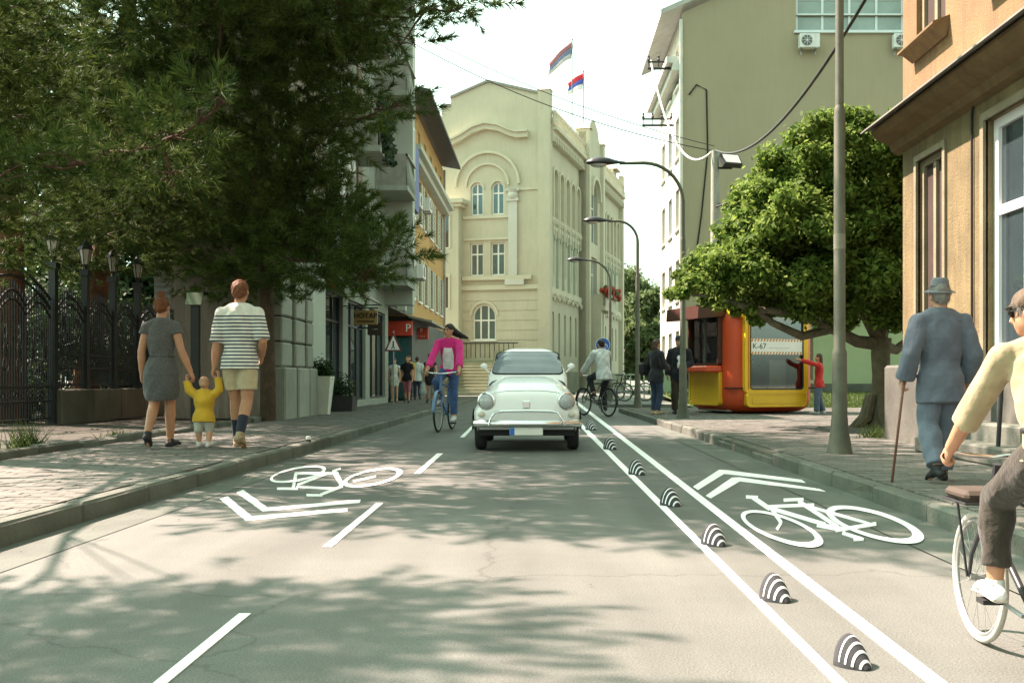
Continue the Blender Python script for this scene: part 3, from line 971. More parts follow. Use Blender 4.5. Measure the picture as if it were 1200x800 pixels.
arch_mould(hall, -4.40, 12.55, 0.42, 0.08, 0.06); arch_mould(hall, -3.06, 12.55, 0.42, 0.08, 0.06)
arch_mould(hall, -3.94, 4.76, 0.80, 0.14, 0.08)
w = MB()      # curved cornice
pts = [(-6.3, 15.55), (-5.9, 15.6), (-5.3, 15.85), (-4.6, 16.25), (-3.8, 16.45), (-3.0, 16.3), (-2.3, 15.95), (-1.8, 15.8), (-1.1, 15.8)]
for p, q_ in zip(pts[:-1], pts[1:]):
    w.xz([(p[0], p[1] - 0.3), (q_[0], q_[1] - 0.3), (q_[0], q_[1]), (p[0], p[1])], -0.35, 0.0)
    w.xz([(p[0], p[1]), (q_[0], q_[1]), (q_[0], q_[1] + 0.12), (p[0], p[1] + 0.12)], -0.5, 0.0)
w.build("curved_cornice", M_HALL_T, hall)
w = MB()      # parapet edge
pts = [(-6.75, 17.78), (-6.1, 17.78), (-6.1, 18.28), (-3.7, 19.1), (0.05, 18.02)]
for p, q_ in zip(pts[:-1], pts[1:]):
    if abs(q_[0] - p[0]) > 0.1:
        w.xz([(p[0], p[1] - 0.05), (q_[0], q_[1] - 0.05), (q_[0], q_[1] + 0.1), (p[0], p[1] + 0.1)], -0.12, 0.4)
w.build("parapet_coping", M_TIN, hall)
def band(z0, z1, pr, x0=-6.7, x1=0.1, name="string_course", m=None):
    s_ = MB(); s_.bx(x0, x1, -pr, 0.0, z0, z1); return s_.build(name, m or M_HALL_T, hall)
band(6.35, 6.62, 0.16); band(12.35, 12.5, 0.08, -2.0, 0.1); band(10.72, 10.9, 0.12, -5.3, -2.1); band(9.4, 9.55, 0.12, -5.2, -2.1); band(6.95, 7.2, 0.22, -5.3, -0.9)
for k in range(9):
    band(0.9 + 0.6 * k, 0.9 + 0.6 * k + 0.5, 0.03, -6.6, -4.75 if 2.3 < 0.9 + 0.6 * k < 5.6 else -0.2, "rustication_course", M_HALL)
    if 2.3 < 0.9 + 0.6 * k < 5.6:
        band(0.9 + 0.6 * k, 0.9 + 0.6 * k + 0.5, 0.03, -3.1, -0.2, "rustication_course", M_HALL)
w = MB(); w.bx(-2.35, -1.8, -0.16, 0, 7.2, 11.7); w.build("pilaster", M_HALL_P, hall)
w = MB()
w.bx(-2.45, -1.7, -0.24, 0, 11.7, 11.9); w.lathe([(0.3, 0), (0.36, 0.15), (0.3, 0.3), (0.42, 0.5)], 10, M=Matrix.Translation((-2.08, -0.05, 11.9))); w.bx(-2.5, -1.65, -0.3, 0, 12.3, 12.45)
w.build("capital", M_HALL_P, hall)
w = MB(); w.bx(-2.55, -1.35, -0.26, 0, 6.62, 6.95); w.build("pilaster_base", M_HALL_P, hall)
w = MB(); w.bx(-0.5, 0.25, -0.16, 0.5, 0, 18.3); w.add([(-0.55, -0.2, 18.3), (0.3, -0.2, 18.3), (0.3, 0.55, 18.3), (-0.55, 0.55, 18.3), (-0.12, 0.2, 19.0)], [(0, 1, 4), (1, 2, 4), (2, 3, 4), (3, 0, 4)])
w.build("corner_pier", M_HALL, hall)
# left side wing with narrow windows
w = MB()
sw = [(-6.35, -5.95, 8.9, 10.95), (-6.38, -5.98, 5.2, 7.2)]
wall(w, -7.2, -5.35, 0, 11.6, sw, 0.2, y=-0.7)
w.add([(-5.35, -0.7, 0), (-5.35, 0, 0), (-5.35, 0, 11.6), (-5.35, -0.7, 11.6), (-7.2, -0.7, 11.6), (-7.2, 0, 11.6), (-7.2, -0.7, 0), (-7.2, 0, 0)], [(0, 1, 2, 3), (3, 2, 5, 4), (6, 4, 5, 7)])
w.build("side_wing", M_HALL, hall)
for o_ in sw:
    window(hall, *o_, 0.15, 1, (), y=-0.7, gm=M_GLASS, fw=0.07)
    s_ = MB(); s_.bx(o_[0] - 0.1, o_[1] + 0.1, -0.76, -0.7, o_[3], o_[3] + 0.12); s_.bx(o_[0] - 0.1, o_[0], -0.76, -0.7, o_[2], o_[3]); s_.bx(o_[1], o_[1] + 0.1, -0.76, -0.7, o_[2], o_[3]); s_.build("window_surround", M_HALL_T, hall)
w = MB(); w.bx(-7.3, -4.95, -1.1, 0, 11.6, 11.85); w.bx(-7.2, -5.1, -0.95, 0, 11.4, 11.6); w.build("wing_cornice", M_HALL_T, hall)
w = MB(); w.bx(-7.2, -5.2, -1.0, -0.7, 3.6, 3.95); w.build("wing_ledge", M_HALL_T, hall)
# entrance steps
M_STEP = mat("step_stone", (0.22, 0.22, 0.15), 0.85, 0.2, 1, 0.3, 30)
for k in range(11):
    s_ = MB(); s_.cbox((-3.6, -0.25 - 0.17 * (11 - k), 0.1 + 0.19 * k), (3.4, 0.5 + 0.34 * (11 - k) - 0.34 * (10 - k) * 0, 0.19), 0.015)
    s_.build("step", M_STEP, hall)
for x in (-5.4, -1.75):
    s_ = MB(); s_.bx(x - 0.15, x + 0.15, -4.3, 0, 0, 2.2); s_.bx(x - 0.22, x + 0.22, -4.4, -3.9, 0, 2.5); s_.build("stair_cheek", M_STEP, hall)
s_ = MB()
for k in range(12):
    s_.rod((-5.3 + 0.3 * k, -0.25, 2.2), (-5.3 + 0.3 * k, -0.25, 3.1), 0.025, 5)
s_.rod((-5.4, -0.25, 3.1), (-1.7, -0.25, 3.1), 0.04, 6)
s_.build("railing", M_IRON, hall)
# street side, 25 m long
SL = 25.2
RF = dict(org=(0, 0, 0), rz=R(90))
rf = Matrix.Rotation(R(90), 4, 'Z')
def bay_ops(s0, s1, n):
    out = []
    p = (s1 - s0) / n
    for i in range(n):
        c = s0 + p * (i + 0.5)
        out.append((c - 0.33, c + 0.33, 11.4, 13.7, True))
        out.append((c - 0.26, c + 0.26, 2.4, 5.1, True))
        out.append((c - 0.3, c + 0.3, 7.4, 9.6))
    return out
rops = bay_ops(0.9, 8.9, 5) + bay_ops(15.0, 24.0, 6)
w = MB()
wall(w, 0, SL, 0, 15.9, rops, 0.25, M=rf)
w.add([(0, SL, 0), (-6.7, SL, 0), (-6.7, SL, 15.9), (0, SL, 15.9), (0, 0, 15.9), (-6.7, 0, 15.9)], [(0, 1, 2, 3), (3, 2, 5, 4)])
w.build("street_wall", M_HALL, hall)
for o_ in rops:
    window(hall, *o_[:4], 0.2, 2 if o_[2] > 6 else 1, (), len(o_) > 4, gm=M_GLASSB if o_[2] > 6 else M_GLASS, fw=0.07, **RF)
    if o_[2] > 10:
        c = (o_[0] + o_[1]) / 2
        arch_mould(hall, c, 13.3, 0.55, 0.16, 0.22, 3.6, m=M_HALL_T, n=12, **RF)
        s_ = MB(); s_.bx(c - 0.12, c + 0.12, -0.18, 0, 9.5, 10.9); s_.bx(c - 0.8, c - 0.55, -0.16, 0, 6.6, 10.0); s_.build("wall_strip", M_HALL_G, hall, **dict(loc=RF['org'], rz=RF['rz']))
def sband(z0, z1, pr, s0, s1, name="string_course", m=None):
    s_ = MB(); s_.bx(s0, s1, -pr, 0.0, z0, z1); return s_.build(name, m or M_HALL_T, hall, rz=R(90))
for a, b in ((0.3, 9.1), (14.7, 24.6)):
    sband(15.7, 16.0, 0.35, a, b, "cornice"); sband(16.0, 16.25, 0.6, a, b, "cornice"); sband(6.15, 6.5, 0.2, a, b); sband(10.1, 10.35, 0.15, a, b); sband(0, 1.4, 0.1, a, b, "plinth", M_STEP)
    s_ = MB()
    k = a
    while k < b:
        s_.bx(k, k + 0.16, -0.45, 0, 15.3, 15.7)
        s_.lathe([(0.1, 16.25), (0.15, 16.5), (0.08, 16.8), (0.12, 17.0)], 6, M=Matrix.Translation((k, -0.4, 0)))
        s_.sphere((k, -0.2, 6.0 + 0.15 * math.sin(k * 9)), (0.14, 0.12, 0.2), 6, 4)
        s_.sphere((k + 0.1, -0.16, 10.65), (0.13, 0.12, 0.24), 6, 4)
        k += 0.45
    s_.bx(a, b, -0.5, -0.25, 17.0, 17.15)
    tag(s_.build("ornament_row", M_HALL_T, hall, rz=R(90)), kind="stuff")
# gabled middle bay
w = MB()
wall(w, 9.1, 14.7, 0, 17.2, [(10.7, 13.1, 10.6, 15.0, True), (10.9, 12.9, 6.7, 9.6), (10.7, 13.1, 0.2, 4.6, True)], 0.4, y=-0.5, M=rf)
wn_ = [(9.1, 17.2), (14.7, 17.2), (14.7, 18.0), (13.6, 18.4), (13.2, 19.0), (11.9, 19.5), (10.6, 19.0), (10.2, 18.4), (9.1, 18.0)]
w.add([rf @ Vector((a, -0.5, b)) for a, b in wn_], [tuple(range(len(wn_)))])
w.add([rf @ Vector(p) for p in ((9.1, -0.5, 0), (9.1, 0, 0), (9.1, 0, 18.0), (9.1, -0.5, 18.0))], [(0, 1, 2, 3)])
w.build("middle_bay", M_HALL, hall)
for o_ in ((10.7, 13.1, 10.6, 15.0, True), (10.9, 12.9, 6.7, 9.6), (10.7, 13.1, 0.2, 4.6, True)):
    window(hall, *o_[:4], 0.35, 3, (0.6,), len(o_) > 4, y=-0.5, gm=M_GLASSB, fw=0.1, **RF)
arch_mould(hall, 11.9, 13.8, 1.35, 0.3, 0.75, m=M_HALL_T, **RF)
for x0 in (9.1, 14.1):
    w = MB(); w.bx(x0, x0 + 0.6, -0.75, 0.2, 0, 18.2); w.add([(x0 - 0.1, -0.85, 18.2), (x0 + 0.7, -0.85, 18.2), (x0 + 0.7, 0.3, 18.2), (x0 - 0.1, 0.3, 18.2), (x0 + 0.3, -0.3, 18.7)], [(0, 1, 4), (1, 2, 4), (2, 3, 4), (3, 0, 4)])
    w.build("bay_pier", M_HALL_T, hall, rz=R(90))
w = MB(); w.bx(9.9, 13.9, -1.7, -0.5, 5.7, 6.0); w.bx(9.9, 13.9, -1.7, -1.55, 6.0, 6.8); w.bx(9.9, 10.1, -1.7, -0.5, 6.0, 6.8); w.bx(9.9, 10.4, -1.4, -0.6, 0, 5.7); w.build("balcony", M_HALL_T, hall, rz=R(90))
w = MB(); w.bx(-1.9, -0.3, 23.5, SL, 15.9, 18.4); w.add([(-2, 23.4, 18.4), (0.1, 23.4, 18.4), (0.1, SL + 0.1, 18.4), (-2, SL + 0.1, 18.4), (-0.9, 24.3, 19.6)], [(0, 1, 4), (1, 2, 4), (2, 3, 4), (3, 0, 4)]); w.bx(0, 0.35, 24.6, SL, 0, 18.0); w.build("end_turret", M_HALL_T, hall)
w = MB(); w.bx(-3.4, -0.6, 8.6, 9.6, 15.9, 18.4); w.bx(-2.0, -1.2, 6.0, 6.8, 15.9, 17.6); w.build("chimney", M_HALL, hall)
# flags
def flag(label, base, hgt, cols, lean, droop):
    t = thing("flag", label, "flag", base, 0, "flags on the town hall roof")
    p = MB(); p.rod((0, 0, 0), (0, 0, hgt), 0.035, 6); p.sphere((0, 0, hgt), 0.07, 6, 4); p.build("flagpole", mat("pole_grey", (0.16, 0.16, 0.15), 0.6, 0.1), t)
    for k, c in enumerate(cols):
        f = MB()
        def fn(u, v):
            x = -u * lean * 1.5
            vv = (k + v) / len(cols)
            return (x + 0.06 * math.sin(vv * 5), 0.08 * math.sin(u * 9 + vv * 2), hgt - 0.1 - vv * (1.15 - 0.25 * u) - droop * u ** 1.2)
        f.grid(fn, 12, 3)
        o = f.build("flag_stripe", mat("flag_%d_%d_%d" % tuple(int(q_ * 99) for q_ in c), c, 0.9, 0.12, 6), t, smooth='all')
        sm = o.modifiers.new("thick", 'SOLIDIFY'); sm.thickness = 0.01
RWB = [(0.55, 0.04, 0.06), (0.08, 0.12, 0.45), (0.75, 0.75, 0.75)]
flag("upper flag hanging folded on the town hall roof", (2.05, 67.5, 17.6), 6.3, [(0.30, 0.14, 0.16), (0.16, 0.20, 0.34), (0.45, 0.45, 0.45)], 1.05, 1.5)
flag("lower red blue and white flag on the town hall gable", (2.95, 70.5, 18.0), 4.7, RWB, 0.75, 0.75)
# red flowers on the balcony
fb = thing("flower_box", "planter of red flowers on the town hall balcony", "flower box")
hm_ = hall_M = Matrix.Translation((0.27, 60, 0)) @ Matrix.Rotation(TH, 4, 'Z')
w = MB()
for a in np.linspace(9.6, 14.2, 90):
    p = hm_ @ Vector((1.75 + random.uniform(-0.3, 0.35), a, 6.95 + random.uniform(-0.25, 0.35)))
    w.sphere(p, random.uniform(0.1, 0.22), 5, 4, 0 if random.random() < 0.75 else 1)
w.build("flowers", [mat("red_petals", (0.32, 0.05, 0.03), 0.8, 0.4, 8), mat("flower_leaf", (0.05, 0.09, 0.03), 0.8, 0.3, 8)], fb)
w = MB(); w.bx(1.55, 1.95, 9.9, 13.9, 6.62, 6.9, M=hm_); w.build("trough", M_STEP, fb)
# ------------------------------------------------------------------ houses along the left pavement (facade at x = -5.1, facing +x)
XF = -5.1
def house(name, label, y0, y1, h, m, roof_m=None, deep=8.0, z0=0.0, ops=(), depth=0.18, over=0.35):
    t = thing(name, label, "house", (XF, y0, 0), R(90))
    L_ = y1 - y0
    w = MB()
    wall(w, 0, L_, z0, h, ops, depth)
    w.add([(0, 0, z0), (0, deep, z0), (0, deep, h), (0, 0, h), (L_, 0, z0), (L_, deep, z0), (L_, deep, h), (L_, 0, h)], [(0, 3, 2, 1), (4, 5, 6, 7), (0, 1, 5, 4)])
    w.build("wall", m, t)
    w = MB()
    w.add([(-0.02, -over, h), (L_ + 0.02, -over, h), (L_ + 0.02, deep, h + 1.6), (-0.02, deep, h + 1.6), (-0.02, -over, h + 0.14), (L_ + 0.02, -over, h + 0.14), (L_ + 0.02, deep, h + 1.75), (-0.02, deep, h + 1.75)],
          [(0, 3, 2, 1), (4, 5, 6, 7), (0, 1, 5, 4), (1, 2, 6, 5), (0, 4, 7, 3)])
    w.build("roof", roof_m or mat("dark_roof", (0.05, 0.05, 0.05), 0.7, 0.2, 2), t)
    return t
def wgrid(x0, x1, n, ww, zs, hh):
    p = (x1 - x0) / n
    return [(x0 + p * (i + 0.5) - ww / 2, x0 + p * (i + 0.5) + ww / 2, z, z + hh) for z in zs for i in range(n)]
M_STONE_L = mat("rusticated_stone", (0.25, 0.26, 0.215), 0.85, 0.15, 2.0, 0.4, 40, rnd=0.12, streak=0.3)
M_PALE = mat("pale_grey_stucco", (0.26, 0.285, 0.24), 0.9, 0.1, 0.7, 0.2, 40, streak=0.35)
M_PINKW = mat("faded_brown_stucco", (0.20, 0.16, 0.125), 0.9, 0.1, 0.8, 0.2, 40, streak=0.4, streak_col=(0.5, 0.45, 0.38))
M_YEL = mat("ochre_stucco", (0.36, 0.24, 0.09), 0.9, 0.1, 0.8, 0.2, 40, streak=0.15)
M_WSTRIP = mat("white_stucco", (0.38, 0.41, 0.35), 0.9, 0.08, 0.8)
M_BROWNP = mat("brown_panel", (0.10, 0.08, 0.06), 0.7, 0.2, 2)

# stone fronted house
o1 = wgrid(0.3, 4.3, 2, 1.0, (5.0,), 1.7)
h1 = house("stone_house", "house with rusticated stone piers beside the pine trunk", 18.4, 22.6, 8.2, M_PINKW, ops=o1, deep=1.7)
for o_ in o1: window(h1, *o_, 0.15, 2, (0.7,), sill=0.12)
sh = []
for k in range(4):
    b = MB(); b.cbox((0, 0, 0), (1.0, 0.3, 0.455), 0.03, jit=0.006); sh.append(b.mesh("stone_block", M_STONE_L))
for px0, wd in ((0.2, 0.75), (1.25, 0.75), (2.2, 0.55)):
    b = MB(); b.cbox((px0 + wd / 2, -0.12, 0.55), (wd + 0.12, 0.42, 1.1), 0.03); b.build("pier_base", M_STONE_L, h1)
    for k in range(7):
        o = link("stone_block", random.choice(sh), h1, (px0 + wd / 2 + random.uniform(-0.01, 0.01), -0.1, 1.1 + 0.24 + 0.48 * k)); o.scale = (wd, 1, 1)
b = MB(); b.bx(2.85, 4.15, -0.2, 0, 0.12, 4.4); b.build("smooth_pier", M_WSTRIP, h1)
b = MB(); b.bx(0, 4.2, -0.35, 0, 4.5, 4.8); b.build("string_course", M_STONE_L, h1)

# balcony house
o2 = []
for z in (4.2, 7.1, 10.0):
    for i in range(4):
        x = 0.7 + 2.6 * i
        o2.append((x, x + 0.95, z - 0.25 if i in (1, 3) else z + 0.6, z + 2.0))
o2g = [(0.5, 2.9, 0.3, 3.0), (3.6, 6.2, 0.3, 3.0), (6.9, 9.8, 0.3, 3.0)]
h2 = house("balcony_house", "pale grey house with concrete balconies and air conditioners behind the pine", 22.6, 33.0, 13.0, M_PALE, ops=o2 + o2g, deep=3.2)
for o_ in o2: window(h2, *o_, 0.15, 2, (), gm=M_GLASS)
for o_ in o2g: window(h2, *o_, 0.15, 3, (0.75,), fm=M_IRON, name="shop_window")
for z in (4.2, 7.1, 10.0):
    for x0 in (2.6, 7.8):
        b = MB(); b.bx(x0, x0 + 1.9, -1.0, 0, z - 0.45, z - 0.3)
        b.add([(x0, -1.0, z - 0.3), (x0 + 1.9, -1.0, z - 0.3), (x0 + 1.9, -0.95, z + 0.6), (x0, -0.95, z + 0.6)], [(0, 1, 2, 3), (3, 2, 1, 0)])
        bal = b.build("balcony", M_PALE, h2)
        b = MB()
        b.bx(x0, x0 + 1.9, -1.02, -0.93, z + 0.6, z + 0.66); b.bx(x0, x0 + 0.06, -1.0, 0, z + 0.6, z + 0.66); b.bx(x0 + 1.84, x0 + 1.9, -1.0, 0, z + 0.6, z + 0.66)
        b.bx(x0 + 0.0, x0 + 0.05, -0.95, 0, z - 0.3, z + 0.6)
        b.build("balcony_rail", M_TIN, bal)
    for q0, q1 in ((4.8, 5.5), (0.05, 0.6)):
        b = MB(); b.bx(q0, q1, -0.05, 0, z - 0.6, z + 2.3); b.build("facade_panel", M_PINKW, h2)
b = MB(); b.bx(9.75, 10.3, -0.9, 0, 3.3, 13.4); b.build("bay_tower", M_WSTRIP, h2)
for z in (4.6, 7.4, 10.4):
    window(h2, 9.8, 10.25, z, z + 1.7, 0.1, 1, (), y=-0.96, gm=mat("sky_glass", (0.30, 0.40, 0.46), 0.08, 0.1, spec=0.9))
for lab, y, z in (("air conditioner on the balcony house, lower left of the pair", 23.6, 5.5), ("air conditioner on the balcony house just above the other", 24.9, 6.3), ("air conditioner high on the balcony house near its white bay", 30.3, 8.6)):
    ac_unit(lab, (XF + 0.22, y, z), R(90))
# ivy on one balcony
iv = MB()
for k in range(260):
    c = Vector((XF + 1.02 + random.uniform(-0.12, 0.12), 25.3 + random.uniform(0, 1.7), 7.05 + random.uniform(-0.4, 1.0)))
    a = Vector((random.uniform(-1, 1), random.uniform(-1, 1), random.uniform(-1, 1))).normalized() * 0.12
    bq = a.orthogonal().normalized() * 0.1
    iv.add([c - a, c + bq, c + a, c - bq], [(0, 1, 2, 3)])
iv = iv.build("climbing_plant", leaf_mat("ivy_leaf", (0.012, 0.022, 0.01), (0.03, 0.05, 0.02), 0.1))
tag(iv, "dark climbing plant covering a balcony of the pale house", "plant")

# narrow house with vertical strips and a blue sign
o3 = wgrid(0.3, 4.2, 2, 1.0, (4.0, 6.6, 9.2), 1.6)
h3 = house("strip_house", "narrow dark house with white vertical strips and a blue panel", 33.0, 37.6, 11.8, M_BROWNP, ops=o3, z0=3.3)
for o_ in o3: window(h3, *o_, 0.15, 2, ())
for x in (0.05, 2.0, 4.0):
    b = MB(); b.bx(x, x + 0.35, -0.3, 0, 3.3, 11.9); b.build("vertical_strip", M_WSTRIP, h3)
b = MB(); b.bx(2.5, 3.9, -0.55, -0.35, 7.0, 9.3); b.build("blue_panel", mat("blue_sheet", (0.02, 0.05, 0.22), 0.5, 0.1), h3)
# ochre house
o4 = wgrid(0.4, 13.6, 6, 0.95, (4.1, 7.3), 1.8) + wgrid(0.4, 13.6, 6, 0.8, (10.2,), 0.9)
h4 = house("ochre_house", "ochre yellow house with white shutters and wide dark eaves", 37.6, 51.4, 11.7, M_YEL, ops=o4, z0=3.3, over=0.9)
for o_ in o4: 
    wo_ = window(h4, *o_, 0.15, 2, (0.7,), sill=0.1)
    if o_[2] < 9:
        for sx in (o_[0] - 0.5, o_[1] + 0.02):
            b = MB(); b.bx(sx, sx + 0.48, -0.05, -0.005, o_[2], o_[3])
            for k in range(8): b.bx(sx + 0.05, sx + 0.43, -0.065, -0.05, o_[2] + 0.1 + k * 0.2, o_[2] + 0.2 + k * 0.2)
            b.build("shutter", M_WSTRIP, wo_)
b = MB(); b.bx(-0.1, 13.8, -0.55, 0, 9.55, 9.75); b.bx(-0.1, 13.8, -0.35, 0, 9.3, 9.55); b.build("cornice", M_WSTRIP, h4)
b = MB(); b.rod((13.5, -0.1, 3), (13.5, -0.1, 11.6), 0.06, 8); b.build("downpipe", M_TIN, h4)
for lab, y, z in (("air conditioner low on the ochre house wall", 40.2, 5.2), ("air conditioner in the middle of the ochre house wall", 39.3, 7.9), ("air conditioner on the ochre house beside the cornice", 42.6, 8.3)):
    ac_unit(lab, (XF + 0.22, y, z), R(90))
# set-back ground floor with the corner shop
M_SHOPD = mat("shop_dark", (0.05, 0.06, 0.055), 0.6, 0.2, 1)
sp = thing("corner_shop", "corner shop with red fascia under the ochre house", "shop", (0, 0, 0))
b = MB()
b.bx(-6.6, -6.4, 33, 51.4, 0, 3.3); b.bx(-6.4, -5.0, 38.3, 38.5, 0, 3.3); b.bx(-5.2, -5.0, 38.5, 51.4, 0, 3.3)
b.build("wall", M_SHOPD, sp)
b = MB(); b.bx(-6.35, -5.9, 38.2, 38.3, 0.15, 2.5); b.build("white_panel", mat("panel_white", (0.75, 0.78, 0.74), 0.5, 0.05), sp)
b = MB(); b.bx(-5.85, -5.1, 38.22, 38.3, 0.15, 2.5); b.build("shop_window", M_GLASSB, sp)
b = MB(); b.bx(-6.58, -6.36, 38.16, 38.3, 0.12, 2.55); b.build("orange_post", mat("sign_orange", (0.45, 0.09, 0.03), 0.5, 0.1), sp)
M_SRED = mat("sign_red", (0.50, 0.05, 0.025), 0.45, 0.08)
b = MB(); b.cbox((-5.68, 38.1, 2.82), (1.45, 0.25, 0.56), 0.02); fas = b.build("fascia_sign", M_SRED, sp)
def text(s_, size, loc, rot, m, parent, name="lettering", ext=0.01, align='CENTER', sx=1.0):
    cu = bpy.data.curves.new(name, 'FONT')
    cu.body = s_
    cu.size = size
    cu.extrude = ext
    cu.align_x = align
    cu.align_y = 'CENTER'
    ob = bpy.data.objects.new(name, cu)
    me = bpy.data.meshes.new_from_object(ob)
    bpy.data.objects.remove(ob)
    me.materials.clear(); me.materials.append(m)
    o = link(name, me, parent, loc)
    o.rotation_euler = rot
    o.scale = (sx, 1, 1)
    return o
FRONT = (R(90), 0, 0)
M_SWHITE = mat("sign_white", (0.8, 0.8, 0.76), 0.5, 0.04)
b = MB(); b.bx(-6.38, -6.12, 37.955, 37.975, 2.58, 3.08); b.build("logo_panel", M_SWHITE, fas)
text("P", 0.46, (-6.25, 37.95, 2.83), FRONT, M_SRED, fas)
text("P", 0.42, (-5.1, 37.96, 2.83), FRONT, M_SWHITE, fas)
bs = thing("box_sign", "small red box sign with white writing next to the red fascia", "sign", (0, 0, 0))
b = MB(); b.cbox((-4.83, 40.0, 2.72), (0.54, 0.16, 0.46), 0.02); b.bx(-5.05, -4.9, 39.97, 40.03, 2.9, 2.95); b.build("sign_box", M_SRED, bs)
text("P", 0.2, (-4.83, 39.91, 2.83), FRONT, M_SWHITE, bs); text("- -- -", 0.16, (-4.83, 39.91, 2.62), FRONT, M_SWHITE, bs)
# canopy over the shop
b = MB()
b.add([(-5.1, 38.0, 3.25), (-4.2, 38.0, 3.05), (-4.2, 44.0, 3.05), (-5.1, 44.0, 3.25), (-5.1, 38.0, 3.33), (-4.2, 38.0, 3.13), (-4.2, 44.0, 3.13), (-5.1, 44.0, 3.33)], [(0, 3, 2, 1), (4, 5, 6, 7), (0, 1, 5, 4), (1, 2, 6, 5)])
b.build("canopy", M_TIN, sp)
# board with black letters, and a dark one beside it
M_TAN = mat("sign_tan", (0.30, 0.20, 0.07), 0.6, 0.12, 3)
hs_ = thing("hanging_sign", "tan hanging board with the dark word HOTAP", "sign", (0, 0, 0))
b = MB(); b.cbox((-4.60, 26.0, 2.49), (0.62, 0.06, 0.38), 0.012); bd = b.build("board", M_TAN, hs_)
text("HOTAP", 0.185, (-4.60, 25.965, 2.53), FRONT, M_DARK, bd)
b = MB(); b.bx(-4.82, -4.38, 25.96, 25.97, 2.37, 2.40); b.build("underline", M_DARK, bd)
b = MB(); b.bx(-5.15, -4.28, 25.98, 26.02, 2.72, 2.75); b.rod((-4.7, 26, 2.68), (-4.7, 26, 2.75), 0.01, 5); b.rod((-4.5, 26, 2.68), (-4.5, 26, 2.75), 0.01, 5); b.build("bracket", M_IRON, hs_)
ds = thing("dark_sign", "dark brown sign below and behind the tan hanging board", "sign", (0, 0, 0))
b = MB(); b.cbox((-4.62, 27.6, 2.28), (0.42, 0.08, 0.36), 0.012); bd = b.build("board", mat("sign_brown", (0.03, 0.022, 0.015), 0.6, 0.1), ds); text("- ---", 0.1, (-4.62, 27.555, 2.27), FRONT, M_SWHITE, bd)
b = MB(); b.bx(-5.12, -4.83, 27.58, 27.62, 2.28, 2.32); b.build("bracket", M_IRON, ds)
# awning
aw = thing("awning", "faded grey awning over the shop door with a red edge", "awning", (0, 0, 0))
b = MB()
b.grid(lambda u, v: (-5.12 + 1.0 * u, 23.0 + 2.6 * v, 3.55 - 0.75 * u + 0.03 * math.sin(v * 30)), 4, 24)
o = b.build("cloth", mat("awning_grey", (0.30, 0.26, 0.23), 0.9, 0.15, 2), aw, smooth='all'); sm = o.modifiers.new("thick", 'SOLIDIFY'); sm.thickness = 0.012
b = MB(); b.rod((-5.1, 23.02, 2.75), (-4.13, 23.02, 2.79), 0.015, 6); b.rod((-5.1, 25.58, 2.75), (-4.13, 25.58, 2.79), 0.015, 6); b.rod((-4.12, 23, 2.79), (-4.12, 25.6, 2.79), 0.018, 6); b.build("frame", M_IRON, aw)
b = MB(); b.bx(-5.1, -4.75, 22.95, 23.0, 3.0, 3.5); b.build("red_panel", M_SRED, aw)

# planters
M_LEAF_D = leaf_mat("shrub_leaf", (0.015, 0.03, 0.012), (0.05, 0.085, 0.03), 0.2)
def leaf_cloud(name, blobs, n, size, m, parent, seed=1, flat=0.0, loc=None):
    rng = np.random.default_rng(seed)
    tot = sum(b[3] ** 2 for b in blobs)
    P_, N_ = [], []
    for (x, y, z, r, *sq) in blobs:
        k = max(4, int(n * r * r / tot))
        d = rng.normal(size=(k, 3)); d /= np.linalg.norm(d, axis=1)[:, None]
        rad = r * (rng.random(k) ** 0.45) * (1 + 0.18 * rng.normal(size=k))
        q_ = d * rad[:, None]
        if sq: q_[:, 2] *= sq[0]
        P_.append(q_ + np.array([x, y, z])); N_.append(d)
    P_ = np.concatenate(P_); N_ = np.concatenate(N_)
    k = len(P_)
    nrm = N_ + rng.normal(size=(k, 3)) * 0.8 + np.array([0, 0, 0.5])
    nrm /= np.linalg.norm(nrm, axis=1)[:, None]
    a = np.cross(nrm, rng.normal(size=(k, 3))); a /= np.linalg.norm(a, axis=1)[:, None]
    b = np.cross(nrm, a)
    s_ = size * (0.6 + 0.8 * rng.random(k))[:, None]
    droop = nrm * (s_ * 0.25)
    V = np.stack([P_ - a * s_, P_ + b * s_ * 0.5 - droop * 0, P_ + a * s_ - droop, P_ - b * s_ * 0.5], axis=1)
    me = fast_mesh(name, V, 4, m)
    return link(name, me, parent, loc)
def planter(label, loc, w0, w1, h, bush_r, m, seed):
    t = thing("planter", label, "planter", loc, 0, "planters at the house wall")
    b = MB()
    b.add([(sx * w0, sy * w0, 0) for sx, sy in ((-1, -1), (1, -1), (1, 1), (-1, 1))] + [(sx * w1, sy * w1, h) for sx, sy in ((-1, -1), (1, -1), (1, 1), (-1, 1))] + [(sx * w1 * 0.86, sy * w1 * 0.86, h) for sx, sy in ((-1, -1), (1, -1), (1, 1), (-1, 1))] + [(sx * w1 * 0.8, sy * w1 * 0.8, h - 0.08) for sx, sy in ((-1, -1), (1, -1), (1, 1), (-1, 1))],
          [(0, 3, 2, 1)] + [(i, (i + 1) % 4, 4 + (i + 1) % 4, 4 + i) for i in range(4)] + [(4 + i, 4 + (i + 1) % 4, 8 + (i + 1) % 4, 8 + i) for i in range(4)] + [(8 + i, 8 + (i + 1) % 4, 12 + (i + 1) % 4, 12 + i) for i in range(4)] + [(12, 13, 14, 15)])
    b.build("pot", m, t)
    leaf_cloud("bush", [(0, 0, h + bush_r * 0.6, bush_r), (bush_r * 0.4, 0, h + bush_r * 0.4, bush_r * 0.7), (-bush_r * 0.4, 0, h + bush_r * 0.5, bush_r * 0.7)], 900, 0.035, M_LEAF_D, t, seed)
    return t
